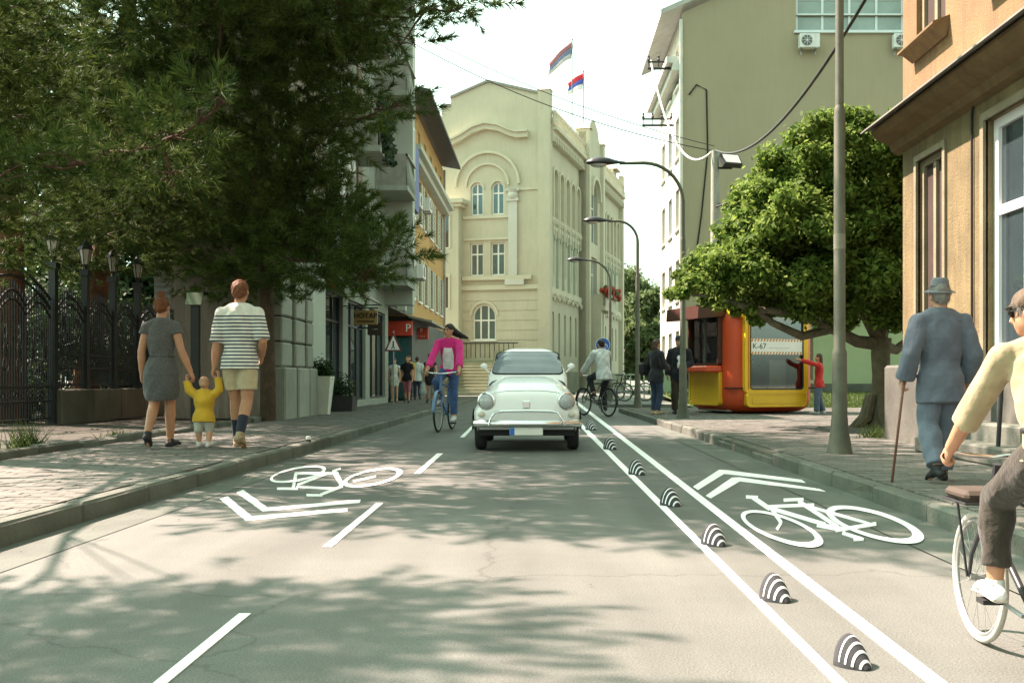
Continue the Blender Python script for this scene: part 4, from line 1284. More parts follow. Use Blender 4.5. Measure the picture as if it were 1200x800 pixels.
planter("tall white tapered planter with a round bush", (-4.72, 21.4, PAVE), 0.14, 0.22, 0.82, 0.26, mat("planter_white", (0.55, 0.55, 0.48), 0.7, 0.12, 3), 3)
planter("low dark planter with a spiky bush right of the white planter", (-4.75, 23.6, PAVE), 0.3, 0.33, 0.36, 0.36, mat("planter_dark", (0.03, 0.03, 0.03), 0.7, 0.2, 3), 4)
# ------------------------------------------------------------------ street furniture
def lamp(label, x, y, arm, hz=4.92, zb=PAVE):
    t = thing("street_lamp", label, "street lamp", (x, y, zb), 0, "curved arm street lamps")
    b = MB()
    b.lathe([(0.13, 0.0), (0.12, 0.05), (0.09, 0.24), (0.076, 0.40), (0.072, 1.0), (0.07, 1.02), (0.058, 1.06), (0.055, 3.42), (0.05, 3.46), (0.04, 3.5)], 16)
    b.build("post", M_LAMP, t, smooth=True)
    b = MB()
    r = 0.75 if arm > 1 else 0.55
    pts = [(0, 0, 3.48), (0, 0, hz - r)] + [(-r + r * math.cos(R(a)), 0, hz - r + r * math.sin(R(a))) for a in range(10, 91, 10)] + [(-arm + 0.2, 0, hz - 0.01)]
    b.tube(pts, [0.043] * 2 + [0.036] * 9 + [0.028], 10)
    b.build("arm", M_LAMP, t, smooth=True)
    b = MB()
    M = Matrix.Translation((-arm - 0.12, 0, hz))
    b.add([], [])
    n = 16
    prof = [(-0.34, 0.005, 0.01), (-0.30, 0.09, 0.05), (-0.2, 0.14, 0.10), (-0.05, 0.155, 0.12), (0.1, 0.13, 0.10), (0.22, 0.07, 0.06), (0.34, 0.035, 0.035), (0.42, 0.03, 0.03)]
    vs, fs = [], []
    for (x_, ry, rz_) in prof:
        for j in range(n):
            a = 2 * math.pi * j / n
            s_ = math.sin(a)
            vs.append((x_, ry * math.cos(a), (rz_ * s_) if s_ > 0 else rz_ * 0.35 * s_))
    for i in range(len(prof) - 1):
        for j in range(n):
            fs.append((i * n + j, i * n + (j + 1) % n, (i + 1) * n + (j + 1) % n, (i + 1) * n + j))
    fs += [tuple(range(n)), tuple((len(prof) - 1) * n + j for j in range(n))[::-1]]
    b.add(vs, fs, 0, M)
    hd = b.build("lamp_head", M_LAMPHEAD, t, smooth=True)
    b = MB(); b.sphere((-arm - 0.2, 0, hz - 0.03), (0.17, 0.11, 0.06), 12, 6); b.build("lens", mat("lamp_lens", (0.45, 0.46, 0.42), 0.2, 0.1, spec=0.8), hd, smooth=True)
    return t
la = lamp("tall street lamp post in front of the leafy tree, its top out of view", 2.99, 10.0, 1.4, 6.4)
b = MB(); b.lathe([(0.0585, 2.05), (0.0585, 2.2)], 16); b.build("paper_band", mat("paper_band", (0.2, 0.2, 0.15), 0.8, 0.2, 8), la)
lamp("largest street lamp seen whole, beside the red and yellow kiosk", 2.72, 19.2, 1.42)
lamp("middle street lamp with curved arm, left of the standing couple", 2.52, 26.2, 0.98)
lamp("farthest street lamp, its arm before the town hall facade", 2.38, 34.8, 1.05)

# wooden utility pole with floodlights
up = thing("utility_pole", "grey utility pole with two floodlights before the olive wall", "utility pole", (5.22, 30.0, 0.05))
b = MB(); b.tube([(0, 0, 0), (0, 0, 7.7)], [0.17, 0.12], 12); b.build("post", mat("pole_concrete", (0.28, 0.29, 0.24), 0.85, 0.15, 3), up, smooth=True)
def flood(dx, z, yaw):
    M = Matrix.Translation((dx, -0.25, z)) @ Matrix.Rotation(yaw, 4, 'Z') @ Matrix.Rotation(R(-35), 4, 'X')
    b = MB(); b.box((0, 0, 0), (0.62, 0.16, 0.42), M=M); b.box((0, 0.12, 0), (0.3, 0.12, 0.2), M=M)
    fl = b.build("floodlight", M_IRON, up)
    g = MB(); g.box((0, -0.085, 0), (0.52, 0.02, 0.32), M=M); g.build("floodlight_glass", mat("flood_glass", (0.55, 0.56, 0.5), 0.15, 0.1), fl)
flood(0.42, 7.35, R(20)); flood(0.7, 6.3, R(50))
b = MB(); b.tube([(0, -0.15, 6.0), (0.35, -0.3, 6.1), (0.5, -0.3, 5.7), (0.3, -0.25, 5.4), (0.1, -0.15, 5.6)], 0.03, 6); b.bx(-0.05, 0.75, -0.1, 0.0, 6.05, 6.1); b.bx(-0.05, 0.5, -0.1, 0.0, 7.15, 7.2)
b.build("cable_loop", M_IRON, up)
def wire(label, a, b_, sag, r=0.012, n=24, m=None):
    mb = MB()
    a, b_ = Vector(a), Vector(b_)
    mb.tube([a.lerp(b_, i / n) - Vector((0, 0, 4 * sag * (i / n) * (1 - i / n))) for i in range(n + 1)], r, 6)
    return tag(mb.build("overhead_wire", m or M_IRON, smooth='all'), label, "wire", "overhead wires")
wire("upper thin wire crossing the sky to the utility pole", (-4.2, 32, 12.1), (5.2, 30, 7.9), 0.35, 0.012)
wire("lower thin wire crossing the sky before the town hall roof", (-4.25, 31.5, 11.6), (5.2, 30, 7.75), 0.45, 0.014)
wire("thick twisted cable sagging from utility pole towards the orange house", (5.22, 29.9, 7.75), (4.6, 12.5, 6.6), 1.0, 0.03, 30, M_IRON)
wire("thick pale cable from utility pole up to the wall bracket", (5.15, 30, 7.75), (4.45, 40.7, 13.9), 1.6, 0.04, 30, mat("cable_pale", (0.5, 0.5, 0.45), 0.6, 0.1))

# blue bicycle sign
bsn = thing("bicycle_sign", "round blue bicycle sign behind the cyclist in white", "traffic sign", (2.08, 34.0, 0.1))
b = MB(); b.rod((0, 0.03, 0), (0, 0.03, 2.2), 0.03, 8); b.build("post", M_STEEL, bsn)
b = MB(); b.lathe([(0.24, 0), (0.25, 0.01), (0.25, 0.02), (0.24, 0.03)], 28, M=Matrix.Translation((0, 0, 1.95)) @ Matrix.Rotation(R(90), 4, 'X')); dk = b.build("sign_disc", mat("sign_blue", (0.02, 0.10, 0.42), 0.4, 0.08), bsn)
b = MB()
for cx in (-0.09, 0.09):
    b.tube([(cx + 0.065 * math.cos(R(a)), -0.036, 1.91 + 0.065 * math.sin(R(a))) for a in range(0, 360, 20)], 0.009, 5, closed=True)
for p0, p1 in (((-0.09, 1.91), (-0.03, 2.0)), ((-0.03, 2.0), (0.06, 2.0)), ((0.06, 2.02), (0.09, 1.91)), ((0, 1.91), (0.06, 2.0)), ((-0.09, 1.91), (0, 1.91)), ((0, 1.91), (-0.04, 2.03)), ((0.03, 2.03), (0.09, 2.03))):
    b.rod((p0[0], -0.036, p0[1]), (p1[0], -0.036, p1[1]), 0.009, 5)
b.build("bicycle_mark", M_SWHITE, dk)
b = MB(); b.lathe([(0.236, 0.031), (0.25, 0.031)], 28, M=Matrix.Translation((0, 0, 1.95)) @ Matrix.Rotation(R(90), 4, 'X'), caps=False); b.build("white_rim", M_SWHITE, dk)
# triangular warning sign at the left corner
ts = thing("warning_sign", "triangular red bordered warning sign on a thin post", "traffic sign", (-4.55, 30.5, PAVE))
b = MB(); b.rod((0, 0.03, 0), (0, 0.03, 2.25), 0.022, 8); b.build("post", M_STEEL, ts)
b = MB(); b.xz([(-0.27, 1.62), (0.27, 1.62), (0, 2.2)], -0.01, 0.005); tri = b.build("sign_plate", mat("sign_dull_red", (0.14, 0.03, 0.025), 0.6, 0.1), ts)
b = MB(); b.xz([(-0.20, 1.66), (0.20, 1.66), (0, 2.09)], -0.018, -0.011); b.build("sign_field", M_SWHITE, tri)
b = MB(); b.sphere((0.0, -0.02, 1.9), (0.025, 0.006, 0.03), 8, 6); b.rod((0, -0.022, 1.87), (0, -0.022, 1.77), 0.02, 6); b.rod((0, -0.022, 1.77), (-0.06, -0.022, 1.69), 0.012, 5); b.rod((0, -0.022, 1.77), (0.06, -0.022, 1.69), 0.012, 5); b.build("walking_mark", M_DARK, tri)
# little marker at the left kerb
mk = thing("kerb_marker", "small black and white marker stub on the left kerb", "marker", (XL - 0.02, 11.9, PAVE))
b = MB(); b.lathe([(0.03, -0.1), (0.03, 0.03), (0.025, 0.05)], 10); b.build("stub", M_BLACK, mk)
b = MB(); b.lathe([(0.033, 0.03), (0.033, 0.06), (0.02, 0.07)], 10); b.build("cap", M_SWHITE, mk)

# ------------------------------------------------------------------ iron fence and gate on the left
M_FWALL = mat("fence_wall", (0.11, 0.10, 0.075), 0.9, 0.25, 2, 0.5, 35, streak=0.4)
FX, FY0 = -8.0, 14.6
def iron_panel(mb, x0, x1, z0, zs, rise, step=0.075):
    w = x1 - x0
    def top(x, zz): return zz + rise * math.sin(math.pi * (x - x0) / w)
    n = int(w / step)
    for i in range(n + 1):
        x = x0 + w * i / n
        mb.box((x, 0, (z0 + top(x, zs + 0.22)) / 2), (0.014, 0.014, top(x, zs + 0.22) - z0))
        mb.lathe([(0.018, 0), (0.0, 0.09)], 5, M=Matrix.Translation((x, 0, top(x, zs + 0.22))), caps=False)
    for zz in (zs, zs + 0.14):
        mb.tube([(x0 + w * i / 14, 0, top(x0 + w * i / 14, zz)) for i in range(15)], 0.018, 6)
    for z in (z0 + 0.04, z0 + 0.32, z0 + 0.55):
        mb.box(((x0 + x1) / 2, 0, z), (w, 0.025, 0.03))
    k = max(3, int(w / 0.16))
    for i in range(k):
        cx = x0 + w * (i + 0.5) / k
        for zc in (z0 + 0.435, top(cx, zs) + 0.07):
            mb.tube([(cx + 0.05 * math.cos(R(a)), 0, zc + 0.05 * math.sin(R(a))) for a in range(0, 360, 45)], 0.008, 4, closed=True)
    for cx in np.linspace(x0 + w * 0.25, x1 - w * 0.25, 2):
        for s_ in (-1, 1):
            pts = [(cx + s_ * (0.02 + 0.085 * (1 - a / 540) * abs(math.sin(R(a * 0.9)))), -0.012, z0 + 0.75 + 0.75 * a / 540) for a in range(0, 541, 45)]
            mb.tube(pts, 0.009, 4)
        mb.sphere((cx, -0.012, z0 + 1.1), (0.05, 0.012, 0.1), 8, 5)
fence = thing("iron_fence", "black wrought iron fence with lantern posts on a low wall", "fence", (FX, FY0, PAVE), R(90))
gate = thing("iron_gate", "black arched double iron gate at the left edge", "gate", (FX, FY0, PAVE), R(90))
for a, c in ((-0.75, 0.02), (0.05, 0.82), (0.85, 1.6)):
    b = MB(); iron_panel(b, a, c, 0.08, 1.75, 0.22); b.build("gate_leaf", M_IRON, gate)
b = MB(); b.tube([(-0.75 + 2.35 * i / 20, 0, 2.05 + 0.42 * math.sin(math.pi * i / 20)) for i in range(21)], 0.025, 6); b.tube([(-0.75 + 2.35 * i / 20, 0, 1.9 + 0.42 * math.sin(math.pi * i / 20)) for i in range(21)], 0.02, 6); b.build("gate_arch", M_IRON, gate)
posts = [1.7, 2.85, 3.98, 5.1, 6.3, 7.6, 8.9]
def lantern(parent, x, z):
    b = MB(); b.lathe([(0.02, z), (0.03, z + 0.06), (0.06, z + 0.1)], 8, M=Matrix.Translation((x, 0, 0)))
    for k in range(6):
        a = R(60 * k)
        b.rod((x + 0.06 * math.cos(a), 0.06 * math.sin(a), z + 0.1), (x + 0.11 * math.cos(a), 0.11 * math.sin(a), z + 0.36), 0.008, 4)
    b.lathe([(0.135, z + 0.36), (0.125, z + 0.38), (0.07, z + 0.46), (0.03, z + 0.5), (0.02, z + 0.56)], 6, M=Matrix.Translation((x, 0, 0)))
    ln = b.build("lantern", M_IRON, parent)
    g = MB(); g.lathe([(0.055, z + 0.1), (0.102, z + 0.36)], 6, M=Matrix.Translation((x, 0, 0))); g.build("lantern_glass", mat("lantern_glass", (0.45, 0.44, 0.36), 0.25, 0.15), ln)
for i, x in enumerate(posts):
    b = MB(); b.bx(x - 0.055, x + 0.055, -0.055, 0.055, 0.0, 2.62); b.bx(x - 0.08, x + 0.08, -0.08, 0.08, 2.56, 2.66); b.bx(x - 0.07, x + 0.07, -0.07, 0.07, 0.6, 0.72)
    po = b.build("post", M_IRON, fence)
    lantern(po, x, 2.66)
    if i + 1 < len(posts):
        b = MB(); iron_panel(b, x + 0.07, posts[i + 1] - 0.07, 0.62, 1.75, 0.25); b.build("fence_panel", M_IRON, fence)
        b = MB(); b.cbox(((x + posts[i + 1]) / 2, 0, 0.28), (posts[i + 1] - x - 0.004, 0.3, 0.6), 0.02, jit=0.004); b.build("low_wall", M_FWALL, fence)
pl = thing("concrete_pillar", "plain grey concrete pillar behind the walking family", "pillar", P(245, 470, 18.6)[:2] + (PAVE,))
b = MB(); b.cbox((0, 0, 1.15), (0.32, 0.32, 2.3), 0.02); b.build("shaft", mat("pillar_grey", (0.15, 0.145, 0.11), 0.9, 0.2, 2, 0.4, 30), pl)
b = MB(); b.cbox((0, 0, 2.33), (0.4, 0.4, 0.1), 0.02); b.build("cap", M_STONE_L, pl)
nb = thing("notice_stand", "small tilted green notice plate on a dark post", "notice", P(229, 470, 17.4)[:2] + (PAVE,))
b = MB(); b.bx(-0.07, 0.07, -0.05, 0.05, 0, 2.1); b.build("post", M_IRON, nb)
b = MB(); b.box((0, 0, 0), (0.28, 0.03, 0.24), M=Matrix.Translation((0, -0.06, 2.15)) @ Matrix.Rotation(R(-25), 4, 'X')); b.build("plate", mat("notice_green", (0.22, 0.27, 0.17), 0.5, 0.1), nb)
cabn = thing("meter_cabinet", "grey louvred metal cabinet behind the fence", "cabinet", (-7.4, 19.6, PAVE))
b = MB(); b.cbox((0, 0, 2.6), (0.36, 0.3, 0.95), 0.015); b.build("casing", M_TIN, cabn)
for k in range(7):
    b = MB(); b.box((0, -0.16, 2.25 + k * 0.12), (0.3, 0.02, 0.05)); b.build("louvre", M_STEEL, cabn)
b = MB(); b.rod((0, 0.1, 0), (0, 0.1, 2.2), 0.04, 8); b.build("post", M_STEEL, cabn)

# ------------------------------------------------------------------ far pavement, railing and what stands there
fp = MB(); fp.bx(1.95, 5.4, 31.0, 62, -0.1, 0.1); tag(fp.build("pavement_far", M_GUTTER), kind="structure")
rl = thing("street_railing", "pale green metal railing under the far trees", "railing", (2.75, 36.5, 0.1))
for k in range(7):
    b = MB(); b.bx(k * 0.25 - 0.02, k * 0.25 + 0.02, -0.02, 0.02, 0, 0.95); b.build("baluster", mat("rail_green", (0.28, 0.36, 0.25), 0.6, 0.1), rl)
for z in (0.5, 0.93):
    b = MB(); b.bx(-0.03, 1.53, -0.03, -0.021, z, z + 0.06); b.build("rail", MATS["rail_green"], rl)
ub = thing("utility_box", "pale green utility box beside the railing", "cabinet", (4.75, 37.3, 0.1))
b = MB(); b.cbox((0, 0, 0.65), (0.7, 0.4, 1.3), 0.02); b.build("casing", MATS["rail_green"], ub)
b = MB(); b.box((0, -0.21, 0.65), (0.6, 0.02, 1.1)); b.build("door", mat("rail_green_dark", (0.22, 0.30, 0.2), 0.6, 0.1), ub)

# ------------------------------------------------------------------ kiosk
M_KRED = mat("kiosk_red", (0.60, 0.075, 0.02), 0.4, 0.08, 1.5, 0.03, 20, spec=0.5, streak=0.12)
M_KYEL = mat("kiosk_yellow", (0.78, 0.47, 0.02), 0.38, 0.08, 1.5, 0.03, 20, streak=0.1)
M_KBROWN = mat("kiosk_brown", (0.06, 0.022, 0.014), 0.5, 0.15, 2)
M_KGLASS = glass_mat("kiosk_glass")
kk = thing("kiosk", "rounded red and yellow plastic street kiosk with large window", "kiosk", (4.74, 22.75, PAVE - 0.07), R(18))
def rrect(hx, hy, r, n=6):
    out = []
    for cx, cy, a0 in ((hx - r, hy - r, 0), (-hx + r, hy - r, 90), (-hx + r, -hy + r, 180), (hx - r, -hy + r, 270)):
        for i in range(n + 1):
            a = R(a0 + 90 * i / n)
            out.append((cx + r * math.cos(a), cy + r * math.sin(a)))
    return out
KA = 1.09
def kwall_ok(x, y, z):
    # openings of the shell: window in front (-y), counter window at the left (-x)
    if y < -0.8 and abs(x) < 0.62 and 0.45 < z < 2.1: return False
    if y > 0.8 and abs(x) < 0.62 and 0.45 < z < 2.1: return False
    if x < -0.8 and abs(y) < 0.62 and 0.45 < z < 2.1: return False
    return True
b = MB()
levels = [(0.10, 0.30, 0.35), (0.13, 0.17, 0.36), (0.19, 0.08, 0.38), (0.28, 0.025, 0.40), (0.45, 0.0, 0.42), (1.0, 0, 0.42), (1.55, 0, 0.42), (2.1, 0.0, 0.42), (2.25, 0.03, 0.40), (2.34, 0.10, 0.38), (2.40, 0.22, 0.36), (2.42, 0.40, 0.34)]
rings = []
for z, ins, r in levels:
    rings.append([(x, y, z) for x, y in rrect(KA - ins, KA - ins, r, 6)])
base = rrect(1, 1, 0.4, 6)
# refine the straight sides so that the openings fall on edges
def refine(ring):
    out = []
    n = len(ring)
    for i in range(n):
        p, q_ = Vector(ring[i]), Vector(ring[(i + 1) % n])
        out.append(p)
        if (p - q_).length > 0.5:
            d = (q_ - p)
            half = 0.62
            mid = (p + q_) / 2
            u = d.normalized()
            out.append(mid - u * min(half, d.length * 0.49)); out.append(mid + u * min(half, d.length * 0.49))
    return out
rings = [refine(r_) for r_ in rings]
n = len(rings[0])
vs = [v for r_ in rings for v in r_]
fs = []
for i in range(len(rings) - 1):
    for j in range(n):
        q_ = (i * n + j, i * n + (j + 1) % n, (i + 1) * n + (j + 1) % n, (i + 1) * n + j)
        c = sum((Vector(vs[a]) for a in q_), Vector()) / 4
        if kwall_ok(c.x, c.y, c.z): fs.append(q_)
fs.append(tuple((len(rings) - 1) * n + j for j in range(n)))
fs.append(tuple(range(n))[::-1])
b.add(vs, fs)
shell = b.build("shell", M_KRED, kk, smooth=True)
sm = shell.modifiers.new("thick", 'SOLIDIFY'); sm.thickness = 0.04; sm.offset = -1
def rr_frame(mb, hx, z0, z1, r, wd, y0, y1, n=6):
    """rounded frame in the xz plane, from depth y0 (front) to y1"""
    zc, hz = (z0 + z1) / 2, (z1 - z0) / 2
    o_ = rrect(hx, hz, r, n); i_ = rrect(hx - wd, hz - wd, max(0.02, r - wd * 0.6), n)
    k = len(o_)
    for a in range(k):
        c = (a + 1) % k
        for ring_, flip in ((o_, False), (i_, True)):
            mb.add([(ring_[a][0], y0, zc + ring_[a][1]), (ring_[c][0], y0, zc + ring_[c][1]), (ring_[c][0], y1, zc + ring_[c][1]), (ring_[a][0], y1, zc + ring_[a][1])], [(0, 1, 2, 3) if not flip else (3, 2, 1, 0)])
        mb.add([(o_[a][0], y0, zc + o_[a][1]), (i_[a][0], y0, zc + i_[a][1]), (i_[c][0], y0, zc + i_[c][1]), (o_[c][0], y0, zc + o_[c][1])], [(0, 1, 2, 3)])
b = MB(); rr_frame(b, 0.78, 0.50, 2.30, 0.12, 0.12, -KA - 0.10, -KA + 0.12); b.build("front_frame", M_KYEL, kk, smooth=True)
b = MB(); b.add([(x, -KA - 0.085, 0.39 + z) for x, z in rrect(0.74, 0.165, 0.09)], [tuple(range(len(rrect(0.74, 0.165, 0.09))))]); rr_frame(b, 0.74, 0.225, 0.555, 0.09, 0.03, -KA - 0.105, -KA + 0.1); b.bx(-0.6, 0.6, -KA - 0.098, -KA - 0.08, 0.3, 0.43); b.build("lower_panel", M_KYEL, kk, smooth=True)
b = MB(); rr_frame(b, 0.66, 0.60, 2.20, 0.07, 0.022, -KA - 0.108, -KA + 0.05); b.build("window_seal", M_BLACK, kk, smooth=True)
b = MB(); b.bx(-0.64, 0.64, -KA - 0.075, -KA - 0.068, 0.62, 2.18); b.build("front_window", M_KGLASS, kk)
b = MB(); b.bx(-0.70, -0.69, -KA - 0.113, -KA + 0.02, 0.61, 2.2); b.build("frame_groove", M_KRED, kk)
# banner with hazard stripes across the window
b = MB(); b.bx(-0.635, 0.635, -KA - 0.092, -KA - 0.088, 1.42, 1.64); bn = b.build("banner", M_SWHITE, kk)
text("K-67", 0.17, (-0.43, -KA - 0.094, 1.535), FRONT, mat("ink_black", (0.02, 0.02, 0.02), 0.6, 0.05), bn, ext=0.001)
for k, (u0, wd) in enumerate(((-0.19, 0.10), (-0.07, 0.12), (0.07, 0.09), (0.18, 0.13))):
    b = MB(); b.bx(u0, u0 + wd, -KA - 0.0938, -KA - 0.0925, 1.495, 1.51); b.build("small_print", mat("ink_grey", (0.5, 0.5, 0.48), 0.7, 0.05), bn)
M_HAZ = mat("hazard_orange", (0.55, 0.22, 0.03), 0.5, 0.06)
for z in (1.39, 1.67):
    b = MB(); b.bx(-0.635, 0.635, -KA - 0.092, -KA - 0.088, z - 0.03, z + 0.03); st = b.build("stripe_band", M_SWHITE, bn)
    for k in range(17):
        x = -0.63 + k * 0.0745
        b = MB(); b.xz([(x, z - 0.029), (x + 0.037, z - 0.029), (x + 0.06, z + 0.029), (x + 0.023, z + 0.029)], -KA - 0.0945, -KA - 0.0925); b.build("hazard_stripe", M_HAZ, st)
# left side: counter, window, yellow panel, canopy (built facing -y, turned to the left)
LT = dict(rz=R(-90))
b = MB(); rr_frame(b, 0.74, 1.12, 2.30, 0.08, 0.07, -KA - 0.10, -KA + 0.1); b.build("side_frame", M_KBROWN, kk, smooth=True, **LT)
b = MB(); b.bx(-0.66, 0.66, -KA - 0.03, -KA - 0.02, 1.16, 2.22); b.build("side_window", M_KGLASS, kk, **LT)
b = MB(); b.bx(-0.6, 0.6, -KA + 0.12, -KA + 0.13, 1.2, 2.1); b.build("blind", mat("blind_pale", (0.45, 0.40, 0.36), 0.8, 0.1), kk, **LT)
b = MB(); b.bx(-0.01, 0.01, -KA - 0.06, -KA - 0.01, 1.16, 2.22); b.build("window_bar", M_STEEL, kk, **LT)
b = MB(); rr_frame(b, 0.72, 0.25, 1.06, 0.10, 0.05, -KA - 0.075, -KA + 0.1); b.add([(x, -KA - 0.06, 0.655 + z) for x, z in rrect(0.71, 0.395, 0.09)], [tuple(range(28))]); b.build("side_panel", M_KYEL, kk, smooth=True, **LT)
b = MB(); b.cbox((0, -KA - 0.20, 1.05), (1.5, 0.42, 0.14), 0.03); b.build("counter", M_KRED, kk, **LT)
b = MB()
b.add([(-0.8, -KA - 0.62, 2.14), (0.8, -KA - 0.62, 2.14), (0.8, -KA + 0.1, 2.2), (-0.8, -KA + 0.1, 2.2), (-0.8, -KA - 0.60, 2.42), (0.8, -KA - 0.60, 2.42), (0.8, -KA + 0.3, 2.52), (-0.8, -KA + 0.3, 2.52)],
      [(0, 3, 2, 1), (4, 5, 6, 7), (0, 1, 5, 4), (1, 2, 6, 5), (0, 4, 7, 3)])
b.build("canopy", M_KBROWN, kk, **LT)
b = MB(); rr_frame(b, KA - 0.05, 2.16, 2.5, 0.12, 0.14, -KA - 0.03, -KA + 0.25); b.bx(-KA + 0.1, KA - 0.1, -KA + 0.0, -KA + 0.3, 2.18, 2.48); b.build("roof_rim", M_KYEL, kk, smooth=True)
b = MB(); b.bx(KA - 0.02, KA + 0.1, -0.55, 0.55, 0.3, 2.2); b.build("right_panel", M_KYEL, kk)
# seams, feet, things inside
for sx in (-1, 1):
    b = MB(); b.bx(sx * 0.76, sx * (KA - 0.02), -KA - 0.012, -KA + 0.4, 0.62, 0.645); b.build("seam", M_DARK, kk)
for sx in (-0.6, 0.6):
    for sy in (-0.6, 0.6):
        b = MB(); b.rod((sx, sy, 0.06), (sx, sy, 0.13), 0.035, 8); b.build("foot", M_IRON, kk)
b = MB(); b.bx(-0.95, -0.5, -0.75, 0.7, 0.12, 0.95); b.build("inner_desk", mat("inner_grey", (0.5, 0.48, 0.45), 0.7, 0.1), kk)
b = MB(); b.bx(-0.63, 0.63, KA - 0.03, KA - 0.02, 0.46, 2.1); b.build("rear_window", M_KGLASS, kk)
b = MB(); b.bx(0.2, 0.62, -0.55, -0.5, 0.15, 1.25); b.build("pale_fill_panel", mat("pale_fill", (0.62, 0.58, 0.52), 0.7, 0.15), kk)  # pale panel added only to make the dark interior look lighter
for k in range(4):
    b = MB(); b.box((-0.55 + 0.1 * k, -0.6 + 0.25 * k, 1.05), (0.12, 0.16, 0.2)); b.build("goods_box", [M_TAN, M_SRED, M_STEEL, M_WSTRIP][k], kk)
# ------------------------------------------------------------------ trees
M_BARK_P = mat("pine_bark", (0.105, 0.048, 0.024), 0.95, 0.55, 5.0, 1.0, 14, bdist=0.03)
M_BARK_D = mat("dark_pine_bark", (0.075, 0.05, 0.03), 0.95, 0.45, 5.0, 1.0, 22, bdist=0.03)
M_BARK_L = mat("grey_bark", (0.13, 0.115, 0.075), 0.95, 0.35, 6.0, 1.0, 24, bdist=0.03, streak=0.5)
M_TWIG = mat("twig_bark", (0.075, 0.04, 0.025), 0.95, 0.3, 6.0)
M_NEEDLE = leaf_mat("pine_needles", (0.017, 0.038, 0.009), (0.105, 0.150, 0.033), 0.32)
M_LEAF = leaf_mat("broad_leaves", (0.040, 0.085, 0.013), (0.19, 0.27, 0.055), 0.52)
M_LEAF_FAR = leaf_mat("far_leaves", (0.045, 0.075, 0.03), (0.15, 0.19, 0.075), 0.4)  # distance haze is put into these lightened leaf colours
def needles(name, blobs, density, m, parent, seed, ln=0.11, wd=0.007, per=80):
    """blobs: (x, y, z, rx, ry, rz) of the crown; short twigs fill them, each a bottle brush of needles"""
    rng = np.random.default_rng(seed)
    C, D = [], []
    for (x, y, z, rx, ry, rz_) in blobs:
        k = max(6, int(density * (rx * ry + ry * rz_ + rx * rz_)))
        d = rng.normal(size=(k, 3)); d /= np.linalg.norm(d, axis=1)[:, None]
        rad = rng.random(k)[:, None] ** 0.42
        lobe = 1 + 0.28 * np.sin(d[:, 0:1] * 7 + seed + x) * np.cos(d[:, 1:2] * 6 + x) + 0.2 * np.sin(d[:, 2:3] * 9 + y)
        p = d * rad * lobe * np.array([rx, ry, rz_])
        C.append(p + np.array([x, y, z]))
        dd = d * np.array([0.9, 0.9, 0.35]) + np.array([0, 0, 0.22]) + rng.normal(size=(k, 3)) * 0.25
        D.append(dd / np.linalg.norm(dd, axis=1)[:, None])
    C = np.concatenate(C); D = np.concatenate(D)
    k = len(C)
    size = (0.7 + 0.7 * rng.random(k))
    C = np.repeat(C, per, 0); D = np.repeat(D, per, 0); S = np.repeat(size, per)[:, None]
    N = k * per
    t = rng.random(N)[:, None] ** 0.7
    rad = np.cross(D, rng.normal(size=(N, 3))); rad /= np.linalg.norm(rad, axis=1)[:, None]
    d = D * (0.45 + 0.5 * t) + rad * (0.85 - 0.25 * t) + rng.normal(size=(N, 3)) * 0.12
    d /= np.linalg.norm(d, axis=1)[:, None]
    C = C + D * (t * ln * 2.6) * S
    s_ = np.cross(d, rng.normal(size=(N, 3))); s_ /= np.linalg.norm(s_, axis=1)[:, None]
    L_ = ln * (0.8 + 0.4 * rng.random(N))[:, None] * S
    V = np.stack([C - s_ * wd, C + s_ * wd, C + d * L_], axis=1)
    return link(name, fast_mesh(name, V, 3, m), parent)
def limb_path(a, b, sag=0.0, n=6, wob=0.08):
    a, b = Vector(a), Vector(b)
    L_ = (b - a).length
    out = []
    for i in range(n + 1):
        t = i / n
        p = a.lerp(b, t)
        p.z += sag * math.sin(math.pi * t)
        if 0 < i < n:
            p += Vector((random.uniform(-1, 1), random.uniform(-1, 1), random.uniform(-1, 1))) * wob * L_ * 0.25
        out.append(p)
    return out
